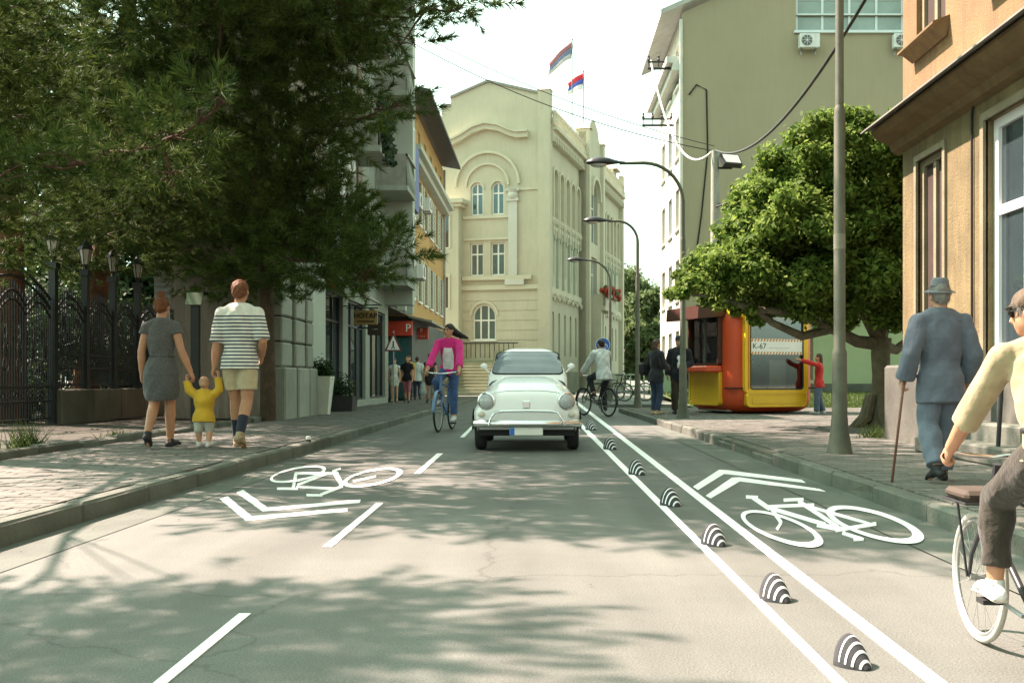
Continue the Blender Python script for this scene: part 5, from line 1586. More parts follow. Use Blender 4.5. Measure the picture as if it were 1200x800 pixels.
def pine(label, path, rad, blobs, seed, bark=None, *, density=72, per=64, ln=0.12, wd=0.0065):
    base = Vector(path[0])
    t = thing("pine_tree", label, "tree", base, 0, "pine trees along the fence")
    loc = [Vector(p) - base for p in path]
    b = MB(); b.tube(loc, rad, 12)
    tr_ = b.build("trunk", bark or M_BARK_P, t, smooth=True)
    lb = [(x - base.x, y - base.y, z - base.z, rx, ry, rz_) for (x, y, z, rx, ry, rz_) in blobs]
    done = []
    for (x, y, z, rx, ry, rz_) in lb:
        # limb from the trunk at a fitting height to the blob and through it
        fine = [loc[i].lerp(loc[i + 1], k / 6) for i in range(len(loc) - 1) for k in range(6)]
        fine = [p for p in fine if p.z > 1.6] or fine
        best = min(fine, key=lambda p: abs(p.z - (z - random.uniform(0.05, 0.4) * (p.xy - Vector((x, y))).length)))
        c_ = Vector((x, y, z))
        near = min(done, key=lambda p: (p - c_).length) if done else None
        r_max = 0.05
        if near is not None and (near - c_).length < 0.7 * (best - c_).length:
            best = near; r_max = 0.022
        done.append(c_)
        end = Vector((x, y, z)) + (Vector((x, y, z)) - best).normalized() * rx * 0.5
        pts = limb_path(best, end, -0.05 * (end - best).length)
        r0 = min(r_max, 0.014 + 0.007 * (end - best).length)
        b = MB(); b.tube(pts, [r0 * (1 - 0.8 * k / 6) for k in range(7)], 6)
        for q_ in range(5):
            s_ = pts[random.randint(3, 6)]
            e = Vector((x + random.uniform(-1, 1) * rx * 0.9, y + random.uniform(-1, 1) * ry * 0.9, z + random.uniform(-1, 1) * rz_ * 0.8))
            b.tube(limb_path(s_, e, 0.05, 3), [0.010, 0.008, 0.006, 0.003], 4)
        b.build("limb", M_TWIG, t, smooth=True)
    needles("crown", lb, density, M_NEEDLE, t, seed, ln, wd, per)
    return t
def PB(px, py, d, rpx, rz_=0.75, ry=1.0):
    """a crown blob seen at a pixel, at its distance"""
    c = P(px, py, d)
    r = rpx / F * d
    return (c.x, c.y, c.z, r, r * ry, r * rz_)
# big pine behind the gate, its limbs reaching over the pavement
pine("big pine with a reddish leaning trunk behind the iron gate", [(-8.95, 16.6, 0.1), (-8.9, 16.5, 2.2), (-8.75, 16.2, 4.0), (-8.35, 15.7, 6.0), (-8.1, 15.5, 8.0), (-8.0, 15.4, 10.0)], [0.36, 0.30, 0.28, 0.25, 0.2, 0.1],
     [PB(60, 60, 15.5, 100), PB(160, 25, 14.5, 95), PB(260, 20, 13.5, 95), PB(90, 170, 16, 80), PB(30, 250, 17.5, 70, 0.7), PB(170, 110, 15.5, 85), PB(250, 100, 14.5, 85), PB(130, 240, 17.5, 70),
      (-5.6, 13.5, 7.2, 1.8, 1.7, 1.2), (-6.8, 15.0, 8.8, 1.8, 1.8, 1.2), (-4.3, 11.6, 6.6, 1.5, 1.5, 0.9), (-5.0, 11.0, 8.2, 1.5, 1.5, 1.0), (-3.6, 10.4, 7.6, 1.2, 1.3, 0.8), (-4.2, 11.5, 9.4, 1.5, 1.4, 1.1), (-4.6, 13.2, 10.0, 1.7, 1.5, 1.2), (-4.6, 14.8, 9.6, 1.6, 1.5, 1.2)], 11)
# second pine, leaning trunk behind the fence
pine("middle pine with a reddish trunk rising behind the lantern fence", [(-9.25, 20.0, 0.1), (-8.95, 20.0, 2.6), (-8.5, 19.6, 4.2), (-7.9, 18.8, 6.2), (-7.6, 18.4, 8.6)], [0.26, 0.22, 0.2, 0.16, 0.08],
     [PB(120, 275, 19, 75, 0.6), PB(200, 250, 18.5, 85, 0.7), PB(270, 270, 18, 85, 0.75), PB(60, 300, 19, 55, 0.5), PB(190, 170, 17.5, 85), PB(300, 190, 16.5, 90), PB(235, 320, 19, 50, 0.6), PB(330, 60, 15, 95), PB(330, 130, 15.5, 85), (-6.6, 17.6, 8.4, 2.0, 2.0, 1.3)], 12)
# pine in front of the stone house, spreading towards the street
pine("right hand pine with a straight dark trunk before the stone house", [(-4.95, 18.0, 0.1), (-4.93, 17.9, 1.7), (-4.9, 17.7, 3.4), (-4.75, 17.2, 5.4), (-4.6, 16.8, 7.8), (-4.6, 16.7, 9.4)], [0.15, 0.125, 0.12, 0.10, 0.08, 0.03],
     [PB(330, 300, 17, 65, 0.62), PB(400, 300, 16, 62, 0.62), PB(450, 292, 15.2, 44, 0.6), PB(345, 245, 16.5, 75, 0.7), PB(405, 255, 16, 50, 0.6), PB(395, 325, 15.8, 42, 0.55), PB(430, 318, 15.2, 34, 0.5), PB(280, 322, 17.5, 52, 0.6), PB(355, 185, 16, 58, 0.7), PB(395, 140, 15, 52, 0.6), PB(440, 128, 14.2, 34, 0.45), PB(470, 122, 13.8, 20, 0.5),
      PB(400, 80, 14.5, 52, 0.7), PB(380, 30, 14, 68, 0.7), PB(445, 20, 13.5, 55, 0.6), PB(500, 10, 13, 42, 0.5), PB(545, 8, 12.7, 30, 0.45), PB(470, 50, 13.2, 22, 0.4), PB(300, 240, 17, 70), (-3.9, 15.0, 7.0, 1.6, 1.6, 1.0), (-4.4, 16.0, 8.2, 1.5, 1.5, 1.0), (-2.9, 12.8, 5.9, 1.1, 1.2, 0.6), (-3.1, 11.4, 6.7, 1.1, 1.1, 0.7)], 13, M_BARK_D, density=80)
# near pine outside the left edge: its lit branch hangs into the picture
pine("near pine whose sunlit branch hangs in from the left edge", [(-6.7, 9.7, 0.1), (-6.65, 9.6, 2.0), (-6.5, 9.5, 4.0), (-6.0, 9.2, 6.2), (-5.4, 8.9, 8.2), (-5.0, 8.8, 10.2)], [0.26, 0.23, 0.2, 0.15, 0.1, 0.04],
     [PB(30, 190, 9.2, 46, 0.6), PB(80, 192, 9.0, 40, 0.5), PB(130, 178, 8.8, 42, 0.6), PB(190, 165, 8.6, 42, 0.6), PB(235, 140, 8.5, 34, 0.7), PB(255, 125, 8.4, 20, 0.6), PB(200, 205, 8.7, 30, 0.5),
      (-5.3, 4.4, 5.0, 1.0, 1.0, 0.7), (-4.9, 3.6, 4.4, 0.8, 0.8, 0.5), (-5.9, 5.0, 6.2, 1.2, 1.0, 0.8), (-5.0, 5.4, 5.9, 0.6, 0.5, 0.4), (-6.4, 3.8, 4.8, 1.1, 1.1, 0.8), (-5.6, 2.9, 4.4, 0.9, 0.9, 0.6), (-4.0, 8.9, 5.9, 1.0, 1.0, 0.7), (-4.0, 9.1, 6.8, 1.2, 1.0, 0.9), (-4.2, 9.4, 8.2, 1.2, 1.0, 0.9), (-4.1, 9.9, 9.5, 1.2, 1.1, 0.9), (-4.4, 10.3, 10.6, 1.0, 1.2, 0.8), (-5.1, 8.1, 5.3, 0.9, 0.75, 0.7), (-4.7, 8.1, 6.6, 0.9, 0.7, 0.8), (-4.5, 8.0, 7.8, 0.9, 0.7, 0.8), (-4.2, 8.1, 9.1, 0.9, 0.7, 0.8), (-5.9, 9.0, 4.5, 0.9, 0.9, 0.7), (-6.7, 10.7, 3.5, 1.2, 1.1, 0.8), (-6.1, 10.6, 4.7, 1.2, 1.1, 0.8), (-6.4, 12.1, 4.2, 1.2, 1.2, 0.9), (-7.0, 12.4, 3.0, 1.1, 1.1, 0.8)], 14, density=125, per=60, ln=0.10, wd=0.006)

# broadleaf tree on the right
tb = P(1032, 500, 15.6); tb.z = PAVE
lt = thing("leafy_tree", "leafy green broadleaf tree with low grey branches beside the kiosk", "tree", tb)
def L3(px, py, d): return P(px, py, d) - tb
b = MB()
b.tube([(0, 0, -0.1), (0.0, 0, 0.06), (-0.0, 0, 0.35), (0.01, 0, 0.8), (0.0, 0, 1.15), (0.02, 0, 1.4)], [0.30, 0.21, 0.15, 0.135, 0.145, 0.15], 16)
for k in range(6):
    a = R(60 * k + 20)
    b.tube([(0.16 * math.cos(a), 0.16 * math.sin(a), 0.5), (0.26 * math.cos(a), 0.26 * math.sin(a), 0.14), (0.5 * math.cos(a), 0.5 * math.sin(a), -0.04)], [0.08, 0.09, 0.04], 7)
b.build("trunk", M_BARK_L, lt, smooth=True)
fork = Vector((0.0, 0, 1.3))
for pts, r0, r1 in (([fork, L3(1005, 400, 15.5), L3(975, 385, 15.3), L3(940, 394, 15.2), L3(905, 378, 15.0), L3(870, 350, 15.0)], 0.11, 0.04),
                    ([fork, L3(1010, 360, 15.6), L3(1000, 320, 15.6), L3(980, 260, 15.6), L3(960, 200, 15.6)], 0.10, 0.04),
                    ([fork, L3(1040, 360, 15.7), L3(1055, 320, 15.8), L3(1060, 260, 15.9), L3(1040, 190, 15.9)], 0.10, 0.04),
                    ([fork, L3(1050, 410, 16), L3(1075, 390, 16.4), L3(1100, 340, 16.6)], 0.10, 0.03),
                    ([L3(1003, 330, 15.6), L3(960, 290, 15.3), L3(900, 270, 15.2), L3(860, 280, 15.2)], 0.07, 0.03),
                    ([L3(975, 385, 15.3), L3(930, 366, 15), L3(880, 362, 14.8), L3(840, 348, 14.8), L3(810, 345, 14.8)], 0.07, 0.02)):
    b = MB()
    k = len(pts)
    b.tube(pts, [r0 + (r1 - r0) * i / (k - 1) for i in range(k)], 9)
    b.build("limb", M_BARK_L, lt, smooth=True)
def LBk(px, py, d, r, sq=0.8):
    c = P(px, py, d) - tb
    return (c.x, c.y, c.z, r / F * d, sq)
lbl = []
rr_ = random.Random(5)
outline = [(1010, 165, 40), (960, 165, 36), (985, 150, 26), (920, 205, 42), (890, 240, 36), (960, 230, 55), (1020, 225, 55), (1050, 190, 40), (900, 290, 48), (850, 310, 42), (960, 300, 60), (1030, 300, 55), (815, 328, 26), (795, 338, 18), (845, 345, 24), (890, 340, 40), (950, 350, 36), (905, 350, 34), (985, 375, 20), (1000, 345, 32), (1050, 360, 36), (1080, 250, 50), (1080, 320, 50), (890, 368, 16), (870, 360, 18), (1055, 150, 30), (1100, 200, 60), (1110, 290, 55)]
for (px, py, r) in outline:
    for q_ in range(10):
        a = rr_.uniform(0, 2 * math.pi); rad = r * math.sqrt(rr_.random()) * 0.75
        lbl.append(LBk(px + rad * math.cos(a), py + rad * 0.85 * math.sin(a), 15.5 + rr_.uniform(-1.3, 1.3) * (1 if py < 340 else 0.7), r * rr_.uniform(0.36, 0.58), 0.78))
for k in range(110):
    a = rr_.uniform(0, 2 * math.pi); rad = math.sqrt(rr_.random())
    x_, y_ = math.cos(a) * rad, math.sin(a) * rad
    if x_ < -0.3 and y_ < -0.35: continue
    lbl.append(LBk(968 + 118 * x_, 262 + 112 * y_, 15.4 + rr_.uniform(-1.5, 0.6) * math.sqrt(max(0.05, 1 - rad * rad)), rr_.uniform(14, 26), 0.85))
leaf_cloud("crown", lbl, 210000, 0.048, M_LEAF, lt, 21)
# leaf trees at the end of the street
def far_tree(label, x, y, h, r, seed, n=9000, size=0.28, z=0.0):
    t = thing("far_tree", label, "tree", (x, y, z), 0, "trees at the end of the street")
    b = MB(); b.tube([(0, 0, 0), (0.1, 0, h * 0.3), (0, 0.1, h * 0.75)], [0.3, 0.22, 0.08], 8)
    for k in range(5):
        a = 1.3 * k
        b.tube([(0.05, 0, h * 0.3 + 0.08 * h * k), (r * 0.6 * math.cos(a), r * 0.6 * math.sin(a), h * 0.5 + 0.08 * h * k)], [0.12, 0.03], 6)
    b.build("trunk", M_BARK_L, t, smooth=True)
    rg = random.Random(seed)
    bl = []
    for k in range(34):
        a = rg.uniform(0, 6.3); zz = rg.uniform(0.22, 0.95)
        rad = r * math.sqrt(max(0.05, 1 - ((zz - 0.55) / 0.5) ** 2)) * rg.uniform(0.3, 0.95)
        bl.append((rad * math.cos(a), rad * math.sin(a), h * zz, r * rg.uniform(0.22, 0.4), 0.8))
    leaf_cloud("crown", bl, n, size, M_LEAF_FAR, t, seed)
far_tree("large rounded tree behind the town hall corner", 9.2, 112, 13.2, 4.6, 31)
far_tree("paler bushy tree in front of the rounded tree at the street end", 11.5, 95, 9.2, 3.6, 32)
far_tree("tree beside the far end of the town hall wall", 7.4, 92, 6.6, 2.4, 33, 6000)
far_tree("tree just left of the green apartment house", 8.6, 66, 4.6, 1.9, 34, 6000, 0.2)
far_tree("low leafy tree behind the green railing", 6.9, 62, 3.6, 1.7, 35, 5000, 0.2)
far_tree("dark tree right behind the town hall end turret", 14.2, 125, 13.5, 5.0, 36, 7000)

# weeds and small plants
M_WEED = leaf_mat("weed_blade", (0.03, 0.05, 0.012), (0.09, 0.13, 0.035), 0.3)
def tuft(label, x, y, z, r, h, n, seed, sc=1.0):
    rng = np.random.default_rng(seed)
    c = np.stack([rng.normal(size=n) * r * 0.5, rng.normal(size=n) * r * 0.5, np.zeros(n)], 1)
    d = np.stack([rng.normal(size=n) * 0.45, rng.normal(size=n) * 0.45, np.ones(n)], 1)
    d /= np.linalg.norm(d, axis=1)[:, None]
    s_ = np.cross(d, rng.normal(size=(n, 3))); s_ /= np.linalg.norm(s_, axis=1)[:, None]
    L_ = h * (0.4 + 0.8 * rng.random(n))[:, None]
    V = np.stack([c - s_ * 0.006, c + s_ * 0.006, c + d * L_], 1)
    o = link("weed_tuft", fast_mesh("weed_tuft", V, 3, M_WEED), None, (x, y, z))
    return tag(o, label, "plant", "weeds at the pavement edges", "stuff")
tuft("weed tuft at the foot of the orange house plinth by the tree", 4.32, 12.75, PAVE, 0.22, 0.2, 260, 41)
tuft("tall weed tuft below the low fence wall, right of the gate", -5.55, 10.75, PAVE, 0.2, 0.32, 240, 42)
tuft("low weed tuft in the earth strip left of the tall one", -5.4, 9.3, PAVE, 0.28, 0.12, 260, 43)
tuft("low weed tuft near the left edge of the earth strip", -5.3, 8.4, PAVE, 0.2, 0.10, 160, 44)
tuft("weed tuft in the kerb line behind the woman in the grey dress", -5.35, 12.6, PAVE, 0.2, 0.14, 160, 45)
# grass of the lawn
rng = np.random.default_rng(50)
n = 26000
gx = 4.4 + 12 * rng.random(n); gv = rng.random(n) ** 1.5
gz = 0.06 + 0.45 * gv ** 1.3
c = np.stack([gx, 27.4 + 13.0 * gv, gz], 1)
d = np.stack([rng.normal(size=n) * 0.4, rng.normal(size=n) * 0.4, np.ones(n)], 1)
s_ = np.cross(d, rng.normal(size=(n, 3))); s_ /= np.linalg.norm(s_, axis=1)[:, None]
V = np.stack([c - s_ * 0.012, c + s_ * 0.012, c + d * (0.06 + 0.08 * rng.random(n))[:, None]], 1)
tag(link("grass", fast_mesh("grass", V, 3, M_WEED), None), "short green grass on the lawn behind the kiosk", "grass", kind="stuff")
# dry leaves and crumbs on the road
n = 80
V = []
for k in range(n):
    if k < 45:
        y = random.uniform(3, 14); x = random.choice((XL + abs(random.gauss(0.05, 0.12)), XR - abs(random.gauss(0.05, 0.15))))
    else:
        y = random.uniform(2.9, 12); x = random.uniform(-2.6, 2.2)
    a = random.uniform(0, 6.3); s_ = random.uniform(0.004, 0.012)
    ux, uy = math.cos(a) * s_, math.sin(a) * s_
    V.append([(x - ux, y - uy, 0.008), (x + uy * 0.5, y - ux * 0.5, 0.010), (x + ux, y + uy, 0.009), (x - uy * 0.5, y + ux * 0.5, 0.012)])
tag(link("leaf_litter", fast_mesh("leaf_litter", np.array(V), 4, mat("dry_leaf", (0.06, 0.04, 0.02), 0.9, 0.3))), "scattered dry leaf crumbs on the road", "leaves", kind="stuff")

# dark garden shrubs behind the fence
for i, (lab, x, y, h, r) in enumerate((("dark garden shrub behind the iron gate", -11.0, 19.5, 2.6, 1.5), ("dark garden shrub behind the middle lantern posts", -10.2, 22.5, 3.0, 1.6), ("tall dark garden shrub at the end of the lantern fence", -8.3, 24.5, 3.4, 1.5), ("dark garden shrub between gate and pine trunk", -13.2, 23.5, 3.4, 1.9), ("garden shrub behind the concrete pillar", -6.6, 22.4, 2.4, 0.9), ("dark garden shrub at the far left behind the gate", -13.6, 21.0, 3.0, 1.7))):
    t = thing("garden_shrub", lab, "shrub", (x, y, 0.12), 0, "shrubs in the fenced garden")
    rg = random.Random(60 + i)
    b = MB()
    for k in range(5): b.tube([(0, 0, 0), (rg.uniform(-.5, .5) * r, rg.uniform(-.5, .5) * r, h * 0.8)], [0.05, 0.015], 5)
    b.build("stems", M_TWIG, t)
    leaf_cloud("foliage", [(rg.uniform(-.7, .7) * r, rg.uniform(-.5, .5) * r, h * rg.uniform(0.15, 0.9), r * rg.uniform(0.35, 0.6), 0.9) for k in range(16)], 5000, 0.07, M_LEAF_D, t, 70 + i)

# tall dark trees deep in the garden
for i, (lab, x, y, h, r) in enumerate((("tall dark tree deep in the garden at the left edge", -19.0, 29.0, 13, 4.2), ("tall dark tree deep in the garden behind the lanterns", -13.5, 30.5, 12, 3.8), ("dark tree between the garden and the balcony house", -10.0, 28.0, 10.5, 2.6))):
    t = thing("garden_tree", lab, "tree", (x, y, 0.12), 0, "trees deep in the garden")
    rg = random.Random(160 + i)
    b = MB(); b.tube([(0, 0, 0), (0.1, 0, h * 0.4), (0, 0.1, h * 0.85)], [0.35, 0.25, 0.06], 8); b.build("trunk", M_BARK_D, t, smooth=True)
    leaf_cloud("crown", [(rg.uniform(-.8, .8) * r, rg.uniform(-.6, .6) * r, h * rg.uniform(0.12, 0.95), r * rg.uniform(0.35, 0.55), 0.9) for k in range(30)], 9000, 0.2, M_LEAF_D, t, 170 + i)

hg = thing("hedge", "dark dense hedge added behind the iron fence to cover sunlit ground", "hedge", (-9.1, 18.6, 0.12))  # added so that bright sunlit ground does not show through the fence
rg = random.Random(99)
b = MB()
for k in range(12): b.tube([(rg.uniform(-.2, .2), -3.6 + 0.65 * k, 0), (rg.uniform(-.3, .3), -3.6 + 0.65 * k + rg.uniform(-.2, .2), 1.6)], [0.04, 0.012], 5)
b.build("stems", M_TWIG, hg)
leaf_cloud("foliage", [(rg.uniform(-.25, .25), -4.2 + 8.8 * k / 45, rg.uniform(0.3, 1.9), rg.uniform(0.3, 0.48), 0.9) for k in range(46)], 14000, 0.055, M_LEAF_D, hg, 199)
# ------------------------------------------------------------------ the small white car (built facing -y, nose at y = 0)
M_CARW = mat("car_white", (0.80, 0.81, 0.80), 0.25, 0.02, 1, spec=0.5, coat=0.6)
M_SCREEN = mat("car_glass", (0.19, 0.22, 0.25), 0.04, 0.15, 1.5, spec=1.0)
M_TYRE = mat("tyre_rubber", (0.018, 0.018, 0.018), 0.8, 0.2, 20, 0.2, 60)
car = thing("white_car", "small old white rounded car driving towards the viewer", "car", (-0.185, 11.9, 0), sc=0.94)
ST = [(0.0, 0.30, 0.42, 0.56), (0.015, 0.45, 0.36, 0.64), (0.05, 0.58, 0.31, 0.715), (0.11, 0.645, 0.28, 0.765), (0.22, 0.685, 0.26, 0.81), (0.4, 0.70, 0.25, 0.865), (0.65, 0.705, 0.25, 0.925), (0.9, 0.705, 0.25, 0.975), (1.2, 0.705, 0.25, 0.985), (1.8, 0.705, 0.25, 0.98), (2.3, 0.69, 0.26, 0.94), (2.6, 0.66, 0.28, 0.87), (2.8, 0.60, 0.32, 0.76), (2.92, 0.48, 0.36, 0.62), (2.97, 0.30, 0.42, 0.54)]
def interp(tab, y):
    if y <= tab[0][0]: return tab[0][1:]
    for a, b_ in zip(tab[:-1], tab[1:]):
        if y <= b_[0]:
            t = (y - a[0]) / (b_[0] - a[0])
            t = t * t * (3 - 2 * t) * 0.3 + t * 0.7
            return tuple(p + (q_ - p) * t for p, q_ in zip(a[1:], b_[1:]))
    return tab[-1][1:]
def tap(z):
    return 1 - 0.21 * min(1, max(0, (z - 0.52) / 0.42)) ** 0.9
def sec(W, zb, zt, v, e=0.42, e2=0.55):
    th = math.pi * v
    c, s_ = math.cos(th), math.sin(th)
    zm = zb + (zt - zb) * abs(s_) ** e2
    x = -W * math.copysign(abs(c) ** e, c)
    # tuck under at the sills
    k = (zm - zb) / (zt - zb)
    x *= (0.93 + 0.07 * min(1, k * 3.0)) * tap(zm)
    return x, zm
ys = [0, 0.006, 0.015, 0.03, 0.05, 0.08, 0.11, 0.16, 0.22, 0.3, 0.4, 0.52, 0.65, 0.78, 0.9, 1.05, 1.2, 1.5, 1.8, 2.1, 2.3, 2.45, 2.6, 2.7, 2.8, 2.87, 2.92, 2.96, 2.97]
b = MB()
NV = 36
vs, fs = [], []
for y in ys:
    W, zb, zt = interp(ST, y)
    for j in range(NV + 1):
        x, z = sec(W, zb, zt, j / NV)
        vs.append((x, y, z))
for i in range(len(ys) - 1):
    for j in range(NV):
        fs.append((i * (NV + 1) + j, (i + 1) * (NV + 1) + j, (i + 1) * (NV + 1) + j + 1, i * (NV + 1) + j + 1))
fs.append(tuple(range(NV + 1))); fs.append(tuple((len(ys) - 1) * (NV + 1) + j for j in range(NV + 1))[::-1])
for i in range(len(ys) - 1):
    fs.append((i * (NV + 1), i * (NV + 1) + NV, (i + 1) * (NV + 1) + NV, (i + 1) * (NV + 1)))
b.add(vs, fs)
body = b.build("body", M_CARW, car, smooth='all')
def front_y(x, z):
    for k in range(400):
        y = k * 0.0025
        W, zb, zt = interp(ST, y)
        if zb < z < zt:
            sn = ((z - zb) / (zt - zb)) ** (1 / 0.55)
            if abs(x) < W * max(0.0, 1 - sn * sn) ** 0.21 * tap(z): return y
    return 1.0
# cabin
CT = [(0.84, 0.531, 0.93), (0.9, 0.544, 0.986), (1.0, 0.549, 1.104), (1.1, 0.549, 1.206), (1.2, 0.549, 1.291), (1.28, 0.544, 1.333), (1.4, 0.54, 1.353), (1.65, 0.531, 1.37), (1.95, 0.522, 1.353), (2.2, 0.504, 1.285), (2.4, 0.478, 1.161), (2.6, 0.443, 0.97), (2.7, 0.407, 0.87)]
def cab(y, v, off=0.0):
    W, zt = interp(CT, y)
    zb = 0.66
    th = math.pi * v
    c, s_ = math.cos(th), math.sin(th)
    z = zb + (zt - zb) * abs(s_) ** 0.36
    x = -W * math.copysign(abs(c) ** 0.36, c)
    x *= 1 - 0.20 * max(0, (z - 0.95) / 0.37)
    return Vector((x, y, z))
def cabn_(y, v):
    e = 1e-3
    a = cab(y + e, v) - cab(y - e, v); c = cab(y, min(1, v + e)) - cab(y, max(0, v - e))
    n_ = c.cross(a)
    return -n_.normalized() if n_.z < 0 else n_.normalized()
yc = [0.84, 0.87, 0.9, 0.95, 1.0, 1.05, 1.1, 1.15, 1.2, 1.24, 1.28, 1.34, 1.4, 1.5, 1.65, 1.8, 1.95, 2.1, 2.2, 2.3, 2.4, 2.5, 2.6, 2.7]
b = MB()
b.add([cab(y, j / 48) for y in yc for j in range(49)], [(i * 49 + j, (i + 1) * 49 + j, (i + 1) * 49 + j + 1, i * 49 + j + 1) for i in range(len(yc) - 1) for j in range(48)])
b.build("cabin", M_CARW, car, smooth='all')
def cab_patch(name, y0, y1, v0, v1, off, m, nu=14, nv=24, rnd=0.0, parent=None):
    b = MB()
    def fn(u, v):
        # rounded corners by pulling the range in near the ends
        t = abs(2 * u - 1)
        k = rnd * t ** 6
        vv = v0 + (v1 - v0) * (k + (1 - 2 * k) * v)
        y = y0 + (y1 - y0) * u
        n_ = cabn_(y, vv)
        if y < 1.3: n_ = (n_ + Vector((0, -0.9, 0.5))).normalized()
        return cab(y, vv) + n_ * off
    b.grid(fn, nu, nv)
    return b.build(name, m, parent or car, smooth='all')
def cab_y(x, z):
    for k in range(300):
        y = 0.84 + k * 0.002
        W, zt = interp(CT, y)
        if z >= zt: continue
        sn = ((z - 0.66) / (zt - 0.66)) ** (1 / 0.36)
        xm = W * (max(0.0, 1 - sn * sn) ** 0.5) ** 0.36 * (1 - 0.20 * max(0, (z - 0.95) / 0.37))
        if abs(x) < xm: return y
    return 1.3
def screen(name, z0, z1, w0, w1, r, off, m, parent=car):
    """windscreen patch laid on the front of the cabin"""
    b = MB()
    def fn(u, v):
        z = z0 + (z1 - z0) * v
        hw = w0 + (w1 - w0) * v
        e = min(z - z0, z1 - z)
        if e < r: hw -= r - math.sqrt(max(0, r * r - (r - e) ** 2))
        x = hw * (2 * u - 1)
        return (x, cab_y(x, z) - off, z + 0.5 * off)
    b.grid(fn, 24, 16)
    return b.build(name, m, parent, smooth='all')
screen("windscreen_seal", 0.985, 1.305, 0.497, 0.435, 0.05, 0.006, M_BLACK)
ws = screen("windscreen", 1.0, 1.292, 0.482, 0.42, 0.045, 0.013, M_SCREEN)
for v0, v1 in ((0.006, 0.020), (0.980, 0.994)):
    cab_patch("side_window", 1.25, 2.0, v0, v1, 0.006, M_SCREEN, 10, 4)
for s_ in (-1, 1):
    b = MB()
    pts = [Vector((s_ * 0.12 + 0.05, 0.925, 1.012)), Vector((s_ * 0.12 - 0.16, 0.955, 1.04)), Vector((s_ * 0.12 - 0.30, 0.975, 1.035))]
    b.tube(pts, 0.008, 6); b.build("wiper", M_BLACK, car)
    # head lamps
    y = front_y(s_ * 0.50, 0.64)
    Mh = Matrix.Translation((s_ * 0.505, y - 0.005, 0.645)) @ Matrix.Rotation(R(90), 4, 'X') @ Matrix.Rotation(R(s_ * 10), 4, 'Y')
    b = MB(); b.lathe([(0.125, -0.16), (0.122, 0.0), (0.118, 0.03), (0.098, 0.035)], 26, M=Mh); hl = b.build("headlight", M_CARW, car, smooth=True)
    b = MB(); b.lathe([(0.112, 0.028), (0.112, 0.046), (0.096, 0.05), (0.094, 0.036)], 26, M=Mh, caps=False); b.build("chrome_ring", M_CHROME, hl, smooth=True)
    b = MB(); b.lathe([(0.097, 0.034), (0.085, 0.052), (0.05, 0.066), (0.0, 0.072)], 26, M=Mh, caps=False); b.build("lens", mat("headlamp_lens", (0.42, 0.44, 0.45), 0.12, 0.25, 30, spec=0.9), hl, smooth=True)
    y = front_y(s_ * 0.57, 0.475)
    b = MB(); b.sphere((s_ * 0.575, y - 0.01, 0.475), (0.05, 0.03, 0.038), 14, 8); b.build("turn_signal", mat("signal_glass", (0.6, 0.56, 0.48), 0.2, 0.1), car, smooth=True)
    # mirrors
    b = MB(); b.sphere((s_ * 0.60, 1.05, 1.105), (0.05, 0.035, 0.04), 12, 8); b.tube([(s_ * 0.60, 1.05, 1.09), (s_ * 0.53, 1.07, 1.02)], 0.012, 6); b.build("mirror", M_CARW, car, smooth=True)
    # wheels
    for wy in (0.50, 2.34):
        Mw = Matrix.Translation((s_ * 0.605, wy, 0.262)) @ Matrix.Rotation(R(90), 4, 'Y')
        b = MB(); b.lathe([(0.17, -0.066), (0.235, -0.072), (0.255, -0.055), (0.262, -0.02), (0.262, 0.02), (0.255, 0.055), (0.235, 0.072), (0.17, 0.066)], 32, M=Mw); wh = b.build("wheel", M_TYRE, car, smooth=True)
        b = MB(); b.lathe([(0.17, s_ * 0.06), (0.13, s_ * 0.075), (0.06, s_ * 0.085), (0.0, s_ * 0.085)], 24, M=Mw, caps=False); b.build("hub_cap", M_CHROME, wh, smooth=True)
        b = MB(); b.add([(s_ * 0.7075, wy, 0.27)] + [(s_ * 0.7075, wy + 0.30 * math.cos(R(a)), 0.27 + 0.27 * math.sin(R(a))) for a in range(0, 181, 12)], [(0, k, k + 1) for k in range(1, 16)]); b.build("wheel_arch", M_DARK, car)
# bumper, over-rider bar, number plate, bonnet seam, badge
b = MB(); b.tube([(-0.70, 0.20, 0.36), (-0.66, 0.02, 0.36), (-0.45, -0.07, 0.36), (0, -0.10, 0.36), (0.45, -0.07, 0.36), (0.66, 0.02, 0.36), (0.70, 0.20, 0.36)], [(0.045, 0.022)] * 7, 12, side=(0, 0, 1)); b.build("bumper", M_CHROME, car, smooth=True)
b = MB(); b.tube([(-0.47, -0.085, 0.34), (-0.455, -0.095, 0.42), (-0.40, -0.07, 0.505), (-0.3, -0.06, 0.52), (0, -0.06, 0.525), (0.3, -0.06, 0.52), (0.40, -0.07, 0.505), (0.455, -0.095, 0.42), (0.47, -0.085, 0.34)], 0.014, 10); b.build("bumper_bar", M_CHROME, car, smooth=True)
b = MB(); b.cbox((0, -0.06, 0.262), (0.42, 0.02, 0.095), 0.006); npl = b.build("number_plate", M_SWHITE, car)
b = MB(); b.bx(-0.207, -0.15, -0.074, -0.0702, 0.218, 0.306); b.build("plate_strip", mat("plate_blue", (0.03, 0.15, 0.55), 0.5, 0.05), npl)
b = MB(); b.tube([(x, front_y(x, 0.775 - 0.09 * (abs(x) / 0.6) ** 3) - 0.002, 0.775 - 0.09 * (abs(x) / 0.6) ** 3) for x in np.linspace(-0.56, 0.56, 25)], 0.006, 6); b.build("bonnet_seam", mat("seam_grey", (0.12, 0.12, 0.12), 0.7, 0.1), car)
b = MB(); y = front_y(0, 0.60); b.cbox((0, y - 0.008, 0.60), (0.095, 0.02, 0.095), 0.008)
bdg = b.build("badge", M_CHROME, car)
